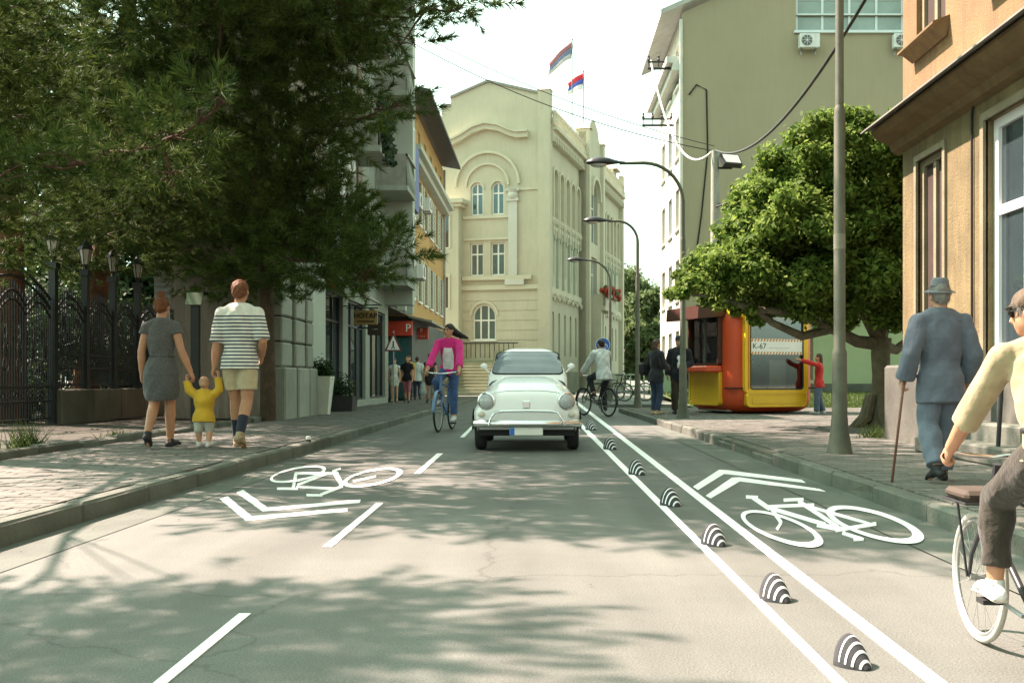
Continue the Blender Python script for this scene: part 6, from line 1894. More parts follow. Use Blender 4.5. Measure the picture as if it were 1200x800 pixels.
b = MB(); b.bx(-0.62, 0.62, 0.12, 2.7, 0.2, 0.3); b.build("underbody", M_DARK, car)

# ------------------------------------------------------------------ bicycles (heading +y, origin under the bottom bracket)
def bicycle(t, frame_m, tyre_m=None, guard=None, rack=None, basket=False, steer=0.0, crank=0.0, flat_bar=True):
    """builds the parts under the empty t; returns pedal and grip positions"""
    tyre_m = tyre_m or M_TYRE
    RW = 0.335
    ra, fa = Vector((0, -0.45, RW)), Vector((0, 0.62, RW))
    bb = Vector((0, 0, 0.275)); seat_top = Vector((0, -0.19, 0.80)); head_t = Vector((0, 0.42, 0.80)); head_b = Vector((0, 0.475, 0.62))
    for c in (ra, fa):
        b = MB(); b.tube([c + Vector((0, (RW - 0.018) * math.cos(R(a)), (RW - 0.018) * math.sin(R(a)))) for a in range(0, 360, 9)], 0.018, 8, closed=True, side=(1, 0, 0))
        wh = b.build("wheel", tyre_m, t, smooth='all')
        b = MB(); b.tube([c + Vector((0, (RW - 0.045) * math.cos(R(a)), (RW - 0.045) * math.sin(R(a)))) for a in range(0, 360, 9)], (0.011), 6, closed=True, side=(1, 0, 0)); b.build("rim", M_STEEL, wh, smooth='all')
        b = MB()
        for k in range(20):
            a = R(18 * k)
            b.rod(c + Vector((0.02 * (-1) ** k, 0, 0)), c + Vector((0, (RW - 0.05) * math.cos(a), (RW - 0.05) * math.sin(a))), 0.0016, 3)
        b.rod(c + Vector((-0.05, 0, 0)), c + Vector((0.05, 0, 0)), 0.02, 8)
        tag(b.build("spokes", M_STEEL, wh), kind="stuff")
        if guard:
            b = MB()
            a0, a1 = (20, 190) if c.y < 0 else (0, 150)
            pts = [c + Vector((0, (RW + 0.02) * math.cos(R(a)), (RW + 0.02) * math.sin(R(a)))) for a in range(a0, a1, 8)]
            b.tube(pts, [(0.028, 0.004)] * len(pts), 6, side=(1, 0, 0)); b.build("mudguard", guard, t, smooth='all')
    b = MB()
    for p, q_, r in ((bb, seat_top, 0.015), (bb, head_b, 0.017), (seat_top + (bb - seat_top) * 0.12, head_t, 0.014), (head_b, head_t, 0.019)):
        b.rod(p, q_, r, 10)
    for s_ in (-1, 1):
        o_ = Vector((s_ * 0.055, 0, 0))
        b.tube([bb + Vector((s_ * 0.03, 0, 0)), ra + o_], 0.010, 8); b.tube([seat_top + (bb - seat_top) * 0.15, ra + o_], 0.008, 8)
    b.build("frame", frame_m, t, smooth=True)
    for s_ in (-1, 1):
        b = MB(); b.tube([head_b + Vector((s_ * 0.045, 0.01, -0.02)), fa + Vector((s_ * 0.05, -0.03, 0.12)), fa + Vector((s_ * 0.05, 0, 0))], [0.014, 0.012, 0.009], 8); b.build("fork_blade", frame_m, t, smooth=True)
    b = MB(); b.box(head_b + Vector((0, 0.005, -0.01)), (0.11, 0.035, 0.03)); b.rod(head_b, head_t + Vector((0, -0.02, 0.13)), 0.0205, 8)
    b.build("fork_crown", frame_m, t, smooth=True)
    hb_ = head_t + Vector((0, 0.01, 0.16))
    b = MB(); b.tube([hb_ + Vector(p) for p in ((-0.29, -0.12, 0.02), (-0.24, -0.05, 0.03), (-0.12, 0.02, 0.01), (0, 0.03, 0), (0.12, 0.02, 0.01), (0.24, -0.05, 0.03), (0.29, -0.12, 0.02))], 0.012, 8); hbar = b.build("handlebar", M_CHROME, t, smooth='all')
    grips = []
    for s_ in (-1, 1):
        a, c = hb_ + Vector((s_ * 0.245, -0.06, 0.03)), hb_ + Vector((s_ * 0.295, -0.15, 0.018))
        b = MB(); b.rod(a, c, 0.017, 8); b.build("grip", M_BLACK, hbar)
        grips.append((a + c) / 2)
    b = MB()
    sp_ = seat_top + Vector((0, -0.03, 0.10))
    b.rod(seat_top, sp_, 0.012, 8); b.build("seat_post", M_STEEL, t)
    b = MB()
    b.tube([sp_ + Vector((0, -0.12, 0.03)), sp_ + Vector((0, -0.05, 0.04)), sp_ + Vector((0, 0.05, 0.035)), sp_ + Vector((0, 0.15, 0.03))], [(0.085, 0.03), (0.08, 0.03), (0.035, 0.022), (0.02, 0.015)], 12, side=(1, 0, 0)); b.build("saddle", M_BLACK, t, smooth=True)
    b = MB()
    Mc = Matrix.Translation(bb + Vector((0.06, 0, 0))) @ Matrix.Rotation(R(90), 4, 'Y')
    b.lathe([(0.085, -0.003), (0.09, 0), (0.085, 0.003)], 22, M=Mc)
    b.rod(bb + Vector((0.06, 0.0, 0.085)), Vector((0.06, -0.45, RW + 0.035)), 0.005, 4); b.rod(bb + Vector((0.06, 0.0, -0.085)), Vector((0.06, -0.45, RW - 0.035)), 0.005, 4)
    cr = b.build("chainring", M_STEEL, t)
    ped = []
    for s_ in (-1, 1):
        a = crank + (0 if s_ < 0 else math.pi)
        e = bb + Vector((s_ * 0.085, 0.165 * math.cos(a), 0.165 * math.sin(a)))
        b = MB(); b.rod(bb + Vector((s_ * 0.05, 0, 0)), e, 0.011, 8); b.build("crank", M_STEEL, cr)
        b = MB(); b.box(e + Vector((s_ * 0.05, 0, 0)), (0.09, 0.085, 0.022)); b.build("pedal", M_BLACK, cr)
        ped.append(e + Vector((s_ * 0.05, 0, 0.011)))
    if rack:
        b = MB()
        zr_ = 0.72
        c = fa if rack == 'front' else ra
        y0, y1 = (c.y - 0.12, c.y + 0.2) if rack == 'front' else (c.y - 0.28, c.y + 0.15)
        for x in (-0.11, 0, 0.11): b.rod((x, y0, zr_), (x, y1, zr_), 0.007, 6)
        for y in np.linspace(y0, y1, 4): b.rod((-0.11, y, zr_), (0.11, y, zr_), 0.007, 6)
        for s_ in (-1, 1): b.rod((s_ * 0.11, c.y, zr_), (s_ * 0.06, c.y, RW), 0.007, 6)
        rk = b.build("rack", M_IRON, t)
        if rack == 'front':
            b = MB(); b.cbox((0, (y0 + y1) / 2, zr_ + 0.035), (0.22, 0.30, 0.055), 0.02); b.build("rack_bag", mat("rack_bag", (0.05, 0.035, 0.025), 0.8, 0.2), t)
    return ped, grips, sp_ + Vector((0, -0.03, 0.05))
# ------------------------------------------------------------------ people
def skin_mat(name="skin", c=(0.50, 0.27, 0.17)):
    return mat(name, c, 0.55, 0.10, 9, 0.05, 120, spec=0.35)
M_SKIN = skin_mat()
M_SKIN_T = skin_mat("skin_tan", (0.40, 0.20, 0.115))
def cloth(name, c, var=0.16, scale=9, bump=0.45, bscale=13, col2=None):
    return mat("cloth_" + name, c, 0.88, var, scale, bump, bscale, spec=0.2, col2=col2, sheen=0.15, bdist=0.03)
def V3(*a): return Vector(a)
def stand(H, stride=0.0, arms=(0.0, 0.0), lean=0.0, spread=0.055, shw=0.108):
    """standing pose facing +y, left is -x; stride moves the left foot ahead (H units)"""
    J = {}
    J['pelvis'] = V3(0, 0, 0.525); J['waist'] = V3(0, 0.005 + lean * 0.3, 0.60); J['chest'] = V3(0, 0.0 + lean * 0.7, 0.72); J['neck'] = V3(0, -0.008 + lean, 0.825); J['head'] = V3(0, 0.012 + lean * 1.1, 0.925)
    for s_, n_ in ((-1, 'L'), (1, 'R')):
        J['sh' + n_] = V3(s_ * (shw - 0.006), -0.005 + lean * 0.95, 0.792)
        a = arms[0 if s_ < 0 else 1]
        J['el' + n_] = V3(s_ * (shw + 0.025), -0.01 + a * 0.10 + lean, 0.635)
        J['wr' + n_] = V3(s_ * (shw + 0.032), 0.03 + a * 0.24 + lean, 0.49)
        st = stride * (1 if s_ < 0 else -1)
        J['hip' + n_] = V3(s_ * 0.048, 0, 0.515)
        J['kn' + n_] = V3(s_ * spread, st * 0.45 + 0.012 + (0.02 if st < 0 else 0), 0.285)
        J['an' + n_] = V3(s_ * spread, st * 0.95 - 0.012, 0.045 + (0.035 if st < -0.05 else 0.0))
        J['toe' + n_] = V3(s_ * (spread + 0.012), st * 0.95 + 0.095, 0.014)
        if st < -0.05:
            J['toe' + n_] = V3(s_ * (spread + 0.01), st * 0.95 + 0.075, 0.012)
    for k in J: J[k] = J[k] * H
    return J
def torso_parts(mb, J, H, infl=0.0, fem=False, hem=0.0, neck=True):
    side = (J['shR'] - J['shL']).normalized()
    up0 = (J['waist'] - J['pelvis']).normalized()
    i = infl
    hipw = 0.094 if fem else 0.088
    waw = 0.068 if fem else 0.078
    chw = 0.082 if fem else 0.092
    q_ = [(J['pelvis'] - up0 * (0.045 * H), (hipw - 0.014, 0.056)), (J['pelvis'], (hipw, 0.064)), (J['pelvis'].lerp(J['waist'], 0.5), (hipw - 0.006, 0.060)), (J['waist'], (waw, 0.052)), (J['waist'].lerp(J['chest'], 0.55), ((waw + chw) / 2 + 0.004, 0.058)), (J['chest'], (chw, 0.062)), (J['chest'].lerp(J['neck'], 0.55), (chw * 0.98, 0.055)), (J['neck'] - (J['neck'] - J['chest']) * 0.10, (0.062, 0.044)), (J['neck'], (0.036, 0.034))]
    if hem:
        q_ = [(J['pelvis'] - up0 * (hem * H), (hipw + 0.013, 0.072)), (J['pelvis'], (hipw + 0.008, 0.068))] + q_[2:]
    if not neck:
        q_ = q_[:-1]
    mb.tube([p for p, r in q_], [((a + i) * H, (b + i) * H) for p, (a, b) in q_], 18, side=side)
    mid = J['neck'] - (J['neck'] - J['chest']) * 0.12
    mb.tube([J['shL'], J['shL'].lerp(mid, 0.55) + V3(0, 0, 0.006 * H), mid, J['shR'].lerp(mid, 0.55) + V3(0, 0, 0.006 * H), J['shR']], [(0.027 + i * 0.7) * H, (0.034 + i) * H, (0.042 + i) * H, (0.034 + i) * H, (0.027 + i * 0.7) * H], 12)
def limb(mb, pts, rad, n=12):
    mb.tube(pts, rad, n)
    for p, r in ((pts[0], rad[0]), (pts[-1], rad[-1])):
        mb.sphere(p, r, 10, 6)
def arm_parts(mb, J, H, n_, upto=2.0, infl=0.0, gap=0.0):
    s_, e, w_ = J['sh' + n_], J['el' + n_], J['wr' + n_]
    f = lambda r: (r + infl) * H
    if upto <= 1.0:
        m = s_.lerp(e, upto)
        mb.tube([s_, s_.lerp(m, 0.5), m], [f(0.029), f(0.0295), f(0.029 - 0.004 * upto + gap)], 12)
        mb.sphere(s_, f(0.029), 12, 8)
    else:
        m = e.lerp(w_, upto - 1)
        mb.tube([s_, s_.lerp(e, 0.5), e], [f(0.029), f(0.028), f(0.0245)], 12)
        mb.sphere(s_, f(0.029), 12, 8); mb.sphere(e, f(0.0255), 12, 8)
        mb.tube([e, e.lerp(m, 0.35), m], [f(0.025), f(0.0265), f(0.0265 + (0.018 - 0.0265) * (upto - 1) + gap)], 12)
def leg_parts(mb, J, H, n_, upto=2.0, infl=0.0, gap=0.0, loose=0.0):
    h, k, a = J['hip' + n_], J['kn' + n_], J['an' + n_]
    f = lambda r: (r + infl) * H
    if upto <= 1.0:
        m = h.lerp(k, upto)
        mb.tube([h, h.lerp(m, 0.5), m], [f(0.054), f(0.050), f(0.052 - 0.014 * upto + gap)], 14); mb.sphere(h, f(0.054), 12, 8)
    else:
        m = k.lerp(a, upto - 1)
        mb.tube([h, h.lerp(k, 0.5), k], [f(0.054), f(0.045), f(0.034 + loose)], 14); mb.sphere(h, f(0.054), 12, 8); mb.sphere(k, f(0.034 + loose), 12, 8)
        mb.tube([k, k.lerp(m, 0.3), k.lerp(m, 0.65), m], [f(0.034 + loose), f(0.035 + loose), f(0.029 + loose), f(0.022 + gap + loose)], 14)
def hand_parts(mb, J, H, n_, target=None, curl=0.5):
    w_, e = J['wr' + n_], J['el' + n_]
    d = (w_ - e).normalized() if target is None else (target - w_).normalized()
    s_ = 1 if n_ == 'R' else -1
    palm_n = V3(-s_, 0, 0)                     # palm faces the body
    palm_n = (palm_n - d * palm_n.dot(d))
    palm_n = palm_n.normalized() if palm_n.length > 0.1 else d.orthogonal().normalized()
    across = d.cross(palm_n).normalized()
    if across.y < 0: across = -across          # towards the thumb, forward
    k = w_ + d * 0.052 * H
    mb.tube([w_ - d * 0.01 * H, w_ + d * 0.02 * H, k], [(0.017 * H, 0.012 * H), (0.022 * H, 0.013 * H), (0.024 * H, 0.010 * H)], 10, side=across)
    for i, (o_, ln_) in enumerate(((0.018, 0.040), (0.006, 0.045), (-0.006, 0.042), (-0.018, 0.033))):
        b0 = k + across * o_ * H - d * 0.004 * H
        c = curl * (0.8 + 0.1 * i)
        d1 = (d * math.cos(c) + palm_n * math.sin(c)); d2 = (d * math.cos(2.1 * c) + palm_n * math.sin(2.1 * c)); d3 = (d * math.cos(3 * c) + palm_n * math.sin(3 * c))
        p1 = b0 + d1 * ln_ * 0.45 * H; p2 = p1 + d2 * ln_ * 0.33 * H; p3 = p2 + d3 * ln_ * 0.26 * H
        mb.tube([b0, p1, p2, p3], [0.0062 * H, 0.0058 * H, 0.0054 * H, 0.0042 * H], 7)
    t0 = w_ + d * 0.016 * H + across * 0.016 * H
    t1 = t0 + (d * 0.6 + across * 0.6 + palm_n * 0.4).normalized() * 0.028 * H
    t2 = t1 + (d * 0.9 + across * 0.1 + palm_n * 0.5).normalized() * 0.024 * H
    mb.tube([t0, t1, t2], [0.0085 * H, 0.0068 * H, 0.0048 * H], 7)
def head_mat(J, H, look):
    up = (J['head'] - J['neck']).normalized()
    yaw, pitch = look
    f = V3(-math.sin(yaw) * math.cos(pitch), math.cos(yaw) * math.cos(pitch), math.sin(pitch))
    x = f.cross(V3(0, 0, 1)).normalized()
    z = x.cross(f)
    M = Matrix((x, f, z)).transposed().to_4x4()
    M.translation = J['head']
    return M
def head_parts(mb, J, H, look, hs=1.0):
    M = head_mat(J, H, look)
    k = H * hs
    mb.tube([J['neck'] - (J['head'] - J['neck']) * 0.35, J['head'] - (J['head'] - J['neck']) * 0.25], [0.033 * k, 0.031 * k], 12)
    mb.sphere((0, -0.006 * k, 0.012 * k), (0.044 * k, 0.055 * k, 0.054 * k), 18, 12, M=M)
    mb.sphere((0, 0.010 * k, -0.020 * k), (0.038 * k, 0.044 * k, 0.046 * k), 16, 10, M=M)
    mb.sphere((0, 0.030 * k, -0.048 * k), (0.022 * k, 0.020 * k, 0.016 * k), 12, 8, M=M)        # chin
    mb.tube([(0, 0.050 * k, 0.008 * k), (0, 0.063 * k, -0.018 * k), (0, 0.052 * k, -0.024 * k)], [0.006 * k, 0.0095 * k, 0.008 * k], 8, M=M)   # nose
    mb.sphere((0, 0.050 * k, -0.037 * k), (0.014 * k, 0.006 * k, 0.005 * k), 8, 6, M=M)        # lips
    for s_ in (-1, 1):
        mb.sphere((s_ * 0.044 * k, -0.006 * k, -0.004 * k), (0.007 * k, 0.013 * k, 0.018 * k), 8, 6, M=M)
    return M
def remesh(mb, vox, it=4):
    me = mb.mesh("tmp", M_SKIN)
    o = bpy.data.objects.new("tmp", me)
    COL.objects.link(o)
    r = o.modifiers.new("r", 'REMESH'); r.mode = 'VOXEL'; r.voxel_size = vox; r.use_smooth_shade = True
    if it:
        s_ = o.modifiers.new("s", 'SMOOTH'); s_.iterations = it; s_.factor = 0.5
    dg = bpy.context.evaluated_depsgraph_get()
    out = bpy.data.meshes.new_from_object(o.evaluated_get(dg))
    bpy.data.objects.remove(o)
    bpy.data.meshes.remove(me)
    return out
def finish(me, name, m, parent, wr=0.0, seed=0.0, freq=22.0):
    me.materials.clear(); me.materials.append(m)
    n = len(me.polygons)
    me.polygons.foreach_set("use_smooth", [True] * n)
    if wr:
        k = len(me.vertices)
        co = np.empty(k * 3, dtype=np.float32); me.vertices.foreach_get("co", co); co = co.reshape(-1, 3)
        no = np.empty(k * 3, dtype=np.float32); me.vertex_normals.foreach_get("vector", no); no = no.reshape(-1, 3)
        x, y, z = co.T
        w_ = np.sin(freq * (z + 0.45 * x + 0.3 * y) + seed + 2.0 * np.sin(9 * x + seed)) * np.sin(freq * 0.6 * (x * 1.2 - y + 0.4 * z) + 1.7 * seed) + 0.6 * np.sin(freq * 1.7 * (z * 0.8 - x + y) + 3 * seed)
        co = co + no * (w_ * wr)[:, None]
        me.vertices.foreach_set("co", co.astype(np.float32).ravel())
    me.update()
    return link(name, me, parent)
def shoe(J, H, n_, m, parent, sole=None, boot=0.0, vox=0.008):
    a, t = J['an' + n_], J['toe' + n_]
    d = (t - a); d.z = 0
    d = d.normalized() if d.length > 1e-4 else V3(0, 1, 0)
    fwd = (t - a).normalized()
    # foot frame: pitch follows ankle to toe
    heel = a - V3(0, 0, 0.028 * H) - d * 0.030 * H
    ball = a.lerp(t, 0.62); ball.z = min(ball.z, t.z + 0.018 * H) + 0.004 * H
    mb = MB()
    side = d.cross(V3(0, 0, 1))
    mb.tube([heel, a - V3(0, 0, 0.018 * H) + d * 0.01 * H, a.lerp(t, 0.45) - V3(0, 0, 0.004 * H), ball + d * 0.01 * H, t + d * 0.012 * H + V3(0, 0, 0.002 * H)],
            [(0.021 * H, 0.021 * H), (0.024 * H, 0.027 * H), (0.026 * H, 0.021 * H), (0.028 * H, 0.015 * H), (0.018 * H, 0.009 * H)], 12, side=side)
    mb.sphere(heel, 0.021 * H, 10, 6)
    mb.tube([a - V3(0, 0, 0.01 * H), a + (J['kn' + n_] - a).normalized() * (0.012 + boot) * H], [0.027 * H, 0.0265 * H], 10)
    me = remesh(mb, vox, 2)
    o = finish(me, "shoe", m, parent)
    if sole:
        so = MB()
        so.tube([heel - V3(0, 0, 0.018 * H), a.lerp(t, 0.45) - V3(0, 0, 0.021 * H), t - V3(0, 0, 0.005 * H) + d * 0.014 * H], [(0.023 * H, 0.007 * H), (0.025 * H, 0.007 * H), (0.02 * H, 0.006 * H)], 10, side=side)
        so.build("sole", sole, o, smooth=True)
    return o
def person(label, loc, rz, J, H, top=None, bottom=None, shoes=None, hair=None, look=(0, 0), fem=False, skin=None, vox=0.011, hands=(None, None), curl=(0.5, 0.5), hs=1.0, face=False, seed=1.0, sole=None, group=None, hairstyle='short', extra=None, sc=None, socks=None):
    t = thing("person", label, "person", loc, rz, group, sc)
    skin = skin or M_SKIN
    mb = MB()
    torso_parts(mb, J, H, -0.006, fem)
    for n_, tg, cu in (('L', hands[0], curl[0]), ('R', hands[1], curl[1])):
        arm_parts(mb, J, H, n_); hand_parts(mb, J, H, n_, tg, cu)
        leg_parts(mb, J, H, n_)
        a, to = J['an' + n_], J['toe' + n_]
        mb.tube([a - (to - a) * 0.25 - V3(0, 0, 0.012 * H), a.lerp(to, 0.5), to], [0.019 * H, 0.018 * H, 0.010 * H], 8)
    M = head_parts(mb, J, H, look, hs)
    body = finish(remesh(mb, vox, 3), "body", skin, t)
    k = H * hs
    if face:
        for s_ in (-1, 1):
            b = MB(); b.sphere((s_ * 0.018 * k, 0.0485 * k, 0.004 * k), (0.0075 * k, 0.005 * k, 0.0045 * k), 8, 6, M=M); b.build("eye", mat("eye_dark", (0.03, 0.02, 0.015), 0.3, 0.1), t)
            b = MB(); b.tube([(s_ * 0.008 * k, 0.052 * k, 0.016 * k), (s_ * 0.028 * k, 0.046 * k, 0.017 * k)], 0.0025 * k, 5, M=M); b.build("eyebrow", hair or M_DARK, t)
        b = MB(); b.tube([(-0.013 * k, 0.053 * k, -0.037 * k), (0, 0.0565 * k, -0.0365 * k), (0.013 * k, 0.053 * k, -0.037 * k)], 0.003 * k, 6, M=M); b.build("mouth", mat("lips", (0.35, 0.10, 0.08), 0.5, 0.1), t)
    if hair:
        b = MB()
        b.sphere((0, -0.012 * k, 0.020 * k), (0.0485 * k, 0.058 * k, 0.053 * k), 18, 12, M=M)
        if hairstyle in ('short', 'bun'):
            b.sphere((0, -0.034 * k, -0.004 * k), (0.042 * k, 0.034 * k, 0.038 * k), 14, 10, M=M)
        if hairstyle == 'bun':
            b.sphere((0, -0.02 * k, 0.078 * k), (0.024 * k, 0.024 * k, 0.022 * k), 12, 8, M=M)
            b.sphere((0.006 * k, -0.012 * k, 0.095 * k), (0.012 * k, 0.014 * k, 0.011 * k), 10, 6, M=M)
        if hairstyle == 'long':
            b.tube([(0, -0.035 * k, 0.02 * k), (0, -0.045 * k, -0.05 * k), (0, -0.042 * k, -0.12 * k), (0, -0.045 * k, -0.18 * k)], [(0.046 * k, 0.03 * k), (0.052 * k, 0.03 * k), (0.05 * k, 0.025 * k), (0.03 * k, 0.012 * k)], 14, side=(1, 0, 0), M=M)
        if hairstyle == 'wind':
            b.tube([(0, -0.03 * k, 0.02 * k), (-0.04 * k, -0.065 * k, -0.025 * k), (-0.09 * k, -0.085 * k, -0.05 * k), (-0.17 * k, -0.10 * k, -0.075 * k)], [(0.045 * k, 0.032 * k), (0.045 * k, 0.03 * k), (0.032 * k, 0.02 * k), (0.01 * k, 0.008 * k)], 12, M=M)
        ho = finish(remesh(b, vox * 0.9, 2), "hair", hair, t, 0.0035 * k / 1.7, seed, 60)
        if vox < 0.0125 and hs < 1.01:
            me = ho.data; nv = len(me.vertices)
            co = np.empty(nv * 3, dtype=np.float32); me.vertices.foreach_get("co", co); co = co.reshape(-1, 3)
            no = np.empty(nv * 3, dtype=np.float32); me.vertex_normals.foreach_get("vector", no); no = no.reshape(-1, 3)
            rg = np.random.default_rng(int(seed * 10))
            ii = rg.integers(0, nv, 2600)
            c, n_ = co[ii], no[ii]
            dn = np.array([0, -0.25, -1.0]) if hairstyle != 'bun' else np.array([0, -0.2, 1.0])
            d = dn - n_ * (n_ @ dn)[:, None] + rg.normal(size=c.shape) * 0.25
            d /= np.linalg.norm(d, axis=1)[:, None] + 1e-6
            w_ = np.cross(d, n_) * 0.0011
            L_ = (0.02 + 0.03 * rg.random(len(c)))[:, None]
            a0 = c + n_ * 0.001; a1 = c + d * L_ + n_ * (0.002 + 0.006 * rg.random(len(c)))[:, None]
            so = link("strands", fast_mesh("strands", np.stack([a0 - w_, a0 + w_, a1], 1), 3, hair), ho)
            so["kind"] = "stuff"
    for item in (top, bottom):
        if not item: continue
        items = item if isinstance(item, list) else [item]
        for it in items:
            b = MB()
            it['build'](b, J, H)
            finish(remesh(b, max(vox, it.get('vox', 0)), it.get('it', 4)), it['name'], it['mat'], t, it.get('wr', 0.0035), seed + len(it['name']))
    if socks:
        for n_ in 'LR':
            b = MB(); kk_, a = J['kn' + n_], J['an' + n_]
            b.tube([a, a.lerp(kk_, 0.5)], [0.026 * H, 0.032 * H], 12); b.build("sock", socks, t, smooth=True)
    if shoes:
        for n_ in 'LR': shoe(J, H, n_, shoes, t, sole, vox=min(vox, 0.010))
    if extra: extra(t, J, H, M)
    return t
def shirt(name, m, sleeve=2.0, infl=0.006, hem=0.09, fem=False, gap=0.004, wr=0.0035, neck=False):
    def f(b, J, H):
        torso_parts(b, J, H, infl, fem, hem, neck)
        for n_ in 'LR': arm_parts(b, J, H, n_, sleeve, infl + 0.002, gap)
    return dict(name=name, mat=m, build=f, wr=wr)
def trousers(name, m, leg=2.0, infl=0.005, gap=0.006, loose=0.004, fem=False, wr=0.0035):
    def f(b, J, H):
        side = (J['hipR'] - J['hipL']).normalized()
        up0 = (J['waist'] - J['pelvis']).normalized()
        b.tube([J['pelvis'] - up0 * 0.03 * H, J['pelvis'], J['waist'] - up0 * 0.015 * H], [((0.086 + infl) * H, (0.064 + infl) * H), ((0.086 + infl * 0.5) * H, (0.063 + infl * 0.5) * H), ((0.072) * H, (0.050) * H)], 18, side=side)
        for n_ in 'LR': leg_parts(b, J, H, n_, leg, infl, gap, loose)
    return dict(name=name, mat=m, build=f, wr=wr)
def dress(name, m, hem_z=0.30, flare=0.105, sleeve=0.35, infl=0.006, wr=0.004):
    def f(b, J, H):
        torso_parts(b, J, H, infl, True, 0.05, False)
        for n_ in 'LR': arm_parts(b, J, H, n_, sleeve, infl + 0.003, 0.004)
        p = J['pelvis']
        b.tube([J['waist'], p, V3(p.x, p.y, p.z - 0.10 * H), V3(p.x, p.y, hem_z * H + 0.03 * H), V3(p.x, p.y + 0.004 * H, hem_z * H)],
               [((0.070 + infl) * H, (0.055 + infl) * H), ((0.100 + infl) * H, (0.072 + infl) * H), ((flare + infl) * H, 0.080 * H), (flare * H, 0.080 * H), ((flare - 0.012) * H, 0.074 * H)], 22, side=(1, 0, 0))
    return dict(name=name, mat=m, build=f, wr=wr)
M_SHOE_D = mat("shoe_dark", (0.02, 0.02, 0.022), 0.6, 0.2, 12)
M_SHOE_W = mat("shoe_white", (0.55, 0.55, 0.52), 0.7, 0.12, 12)
M_SHOE_T = mat("shoe_tan", (0.36, 0.27, 0.17), 0.7, 0.2, 12)
M_HAIR_R = mat("hair_red_brown", (0.17, 0.06, 0.02), 0.6, 0.4, 30, 0.6, 130)
M_HAIR_D = mat("hair_dark", (0.018, 0.012, 0.01), 0.5, 0.4, 30, 0.6, 130)
M_HAIR_B = mat("hair_brown", (0.06, 0.03, 0.018), 0.6, 0.4, 30, 0.6, 130)
M_HAIR_G = mat("hair_grey", (0.25, 0.23, 0.21), 0.7, 0.3, 30, 0.6, 130)

# ---- striped jersey material: navy bands across a white cloth, plain yoke
def striped():
    m = cloth("striped", (0.62, 0.62, 0.55))
    N, L = m.node_tree.nodes, m.node_tree.links
    b = N["Principled BSDF"]
    old = b.inputs["Base Color"].links[0].from_socket
    tc = [n_ for n_ in N if n_.type == 'TEX_COORD'][0]
    sx = N.new("ShaderNodeSeparateXYZ"); L.new(tc.outputs["Object"], sx.inputs[0])
    mu = N.new("ShaderNodeMath"); mu.operation = 'MULTIPLY'; mu.inputs[1].default_value = 1 / 0.0385; L.new(sx.outputs[2], mu.inputs[0])
    fr = N.new("ShaderNodeMath"); fr.operation = 'FRACT'; L.new(mu.outputs[0], fr.inputs[0])
    lt_ = N.new("ShaderNodeMath"); lt_.operation = 'LESS_THAN'; lt_.inputs[1].default_value = 0.40; L.new(fr.outputs[0], lt_.inputs[0])
    yk = N.new("ShaderNodeMath"); yk.operation = 'LESS_THAN'; yk.inputs[1].default_value = 1.45; L.new(sx.outputs[2], yk.inputs[0])
    an = N.new("ShaderNodeMath"); an.operation = 'MULTIPLY'; L.new(lt_.outputs[0], an.inputs[0]); L.new(yk.outputs[0], an.inputs[1])
    mx = N.new("ShaderNodeMix"); mx.data_type = 'RGBA'; mx.inputs[7].default_value = (0.035, 0.04, 0.07, 1)
    L.new(an.outputs[0], mx.inputs[0]); L.new(old, mx.inputs[6]); L.new(mx.outputs[2], b.inputs["Base Color"])
    return m
# ---- family on the left pavement (walking away, facing +y)
D0 = 10.9
# man
Hm = 1.84
px_m = P(281, 522, D0)
Jm = stand(Hm, stride=-0.10, arms=(0.15, 0.1), spread=0.045)
hand_l = Vector((-0.30, 0.02, 0.80))           # left hand holds the toddler's right hand
Jm['elL'] = Vector((-0.245, -0.03, 1.13)); Jm['wrL'] = Vector((-0.275, 0.0, 0.885))
Jm['elR'] = Vector((0.265, -0.05, 1.16)); Jm['wrR'] = Vector((0.20, 0.14, 1.00))
Jm['anR'] = Vector((0.075, -0.24, 0.17)); Jm['toeR'] = Vector((0.09, -0.20, 0.02)); Jm['knR'] = Vector((0.085, -0.02, 0.51))
Jm['anL'] = Vector((-0.075, 0.16, 0.085)); Jm['toeL'] = Vector((-0.10, 0.34, 0.026)); Jm['knL'] = Vector((-0.08, 0.10, 0.53))
M_NAVY = cloth("navy_sock", (0.02, 0.025, 0.04))
person("tall man in striped jersey and beige shorts holding the toddler's hand", (px_m.x, D0, PAVE), 0, Jm, Hm, shirt("jersey", striped(), 0.95, 0.015, 0.062, gap=0.002), trousers("shorts", cloth("beige", (0.42, 0.35, 0.22)), 0.72, 0.009, 0.008), M_SHOE_T, M_HAIR_R, group="family walking hand in hand", skin=M_SKIN_T, vox=0.009, sole=mat("sole_tan", (0.30, 0.18, 0.08), 0.8, 0.2), socks=M_NAVY, hands=(hand_l, None), curl=(0.7, 0.6), seed=1.3)
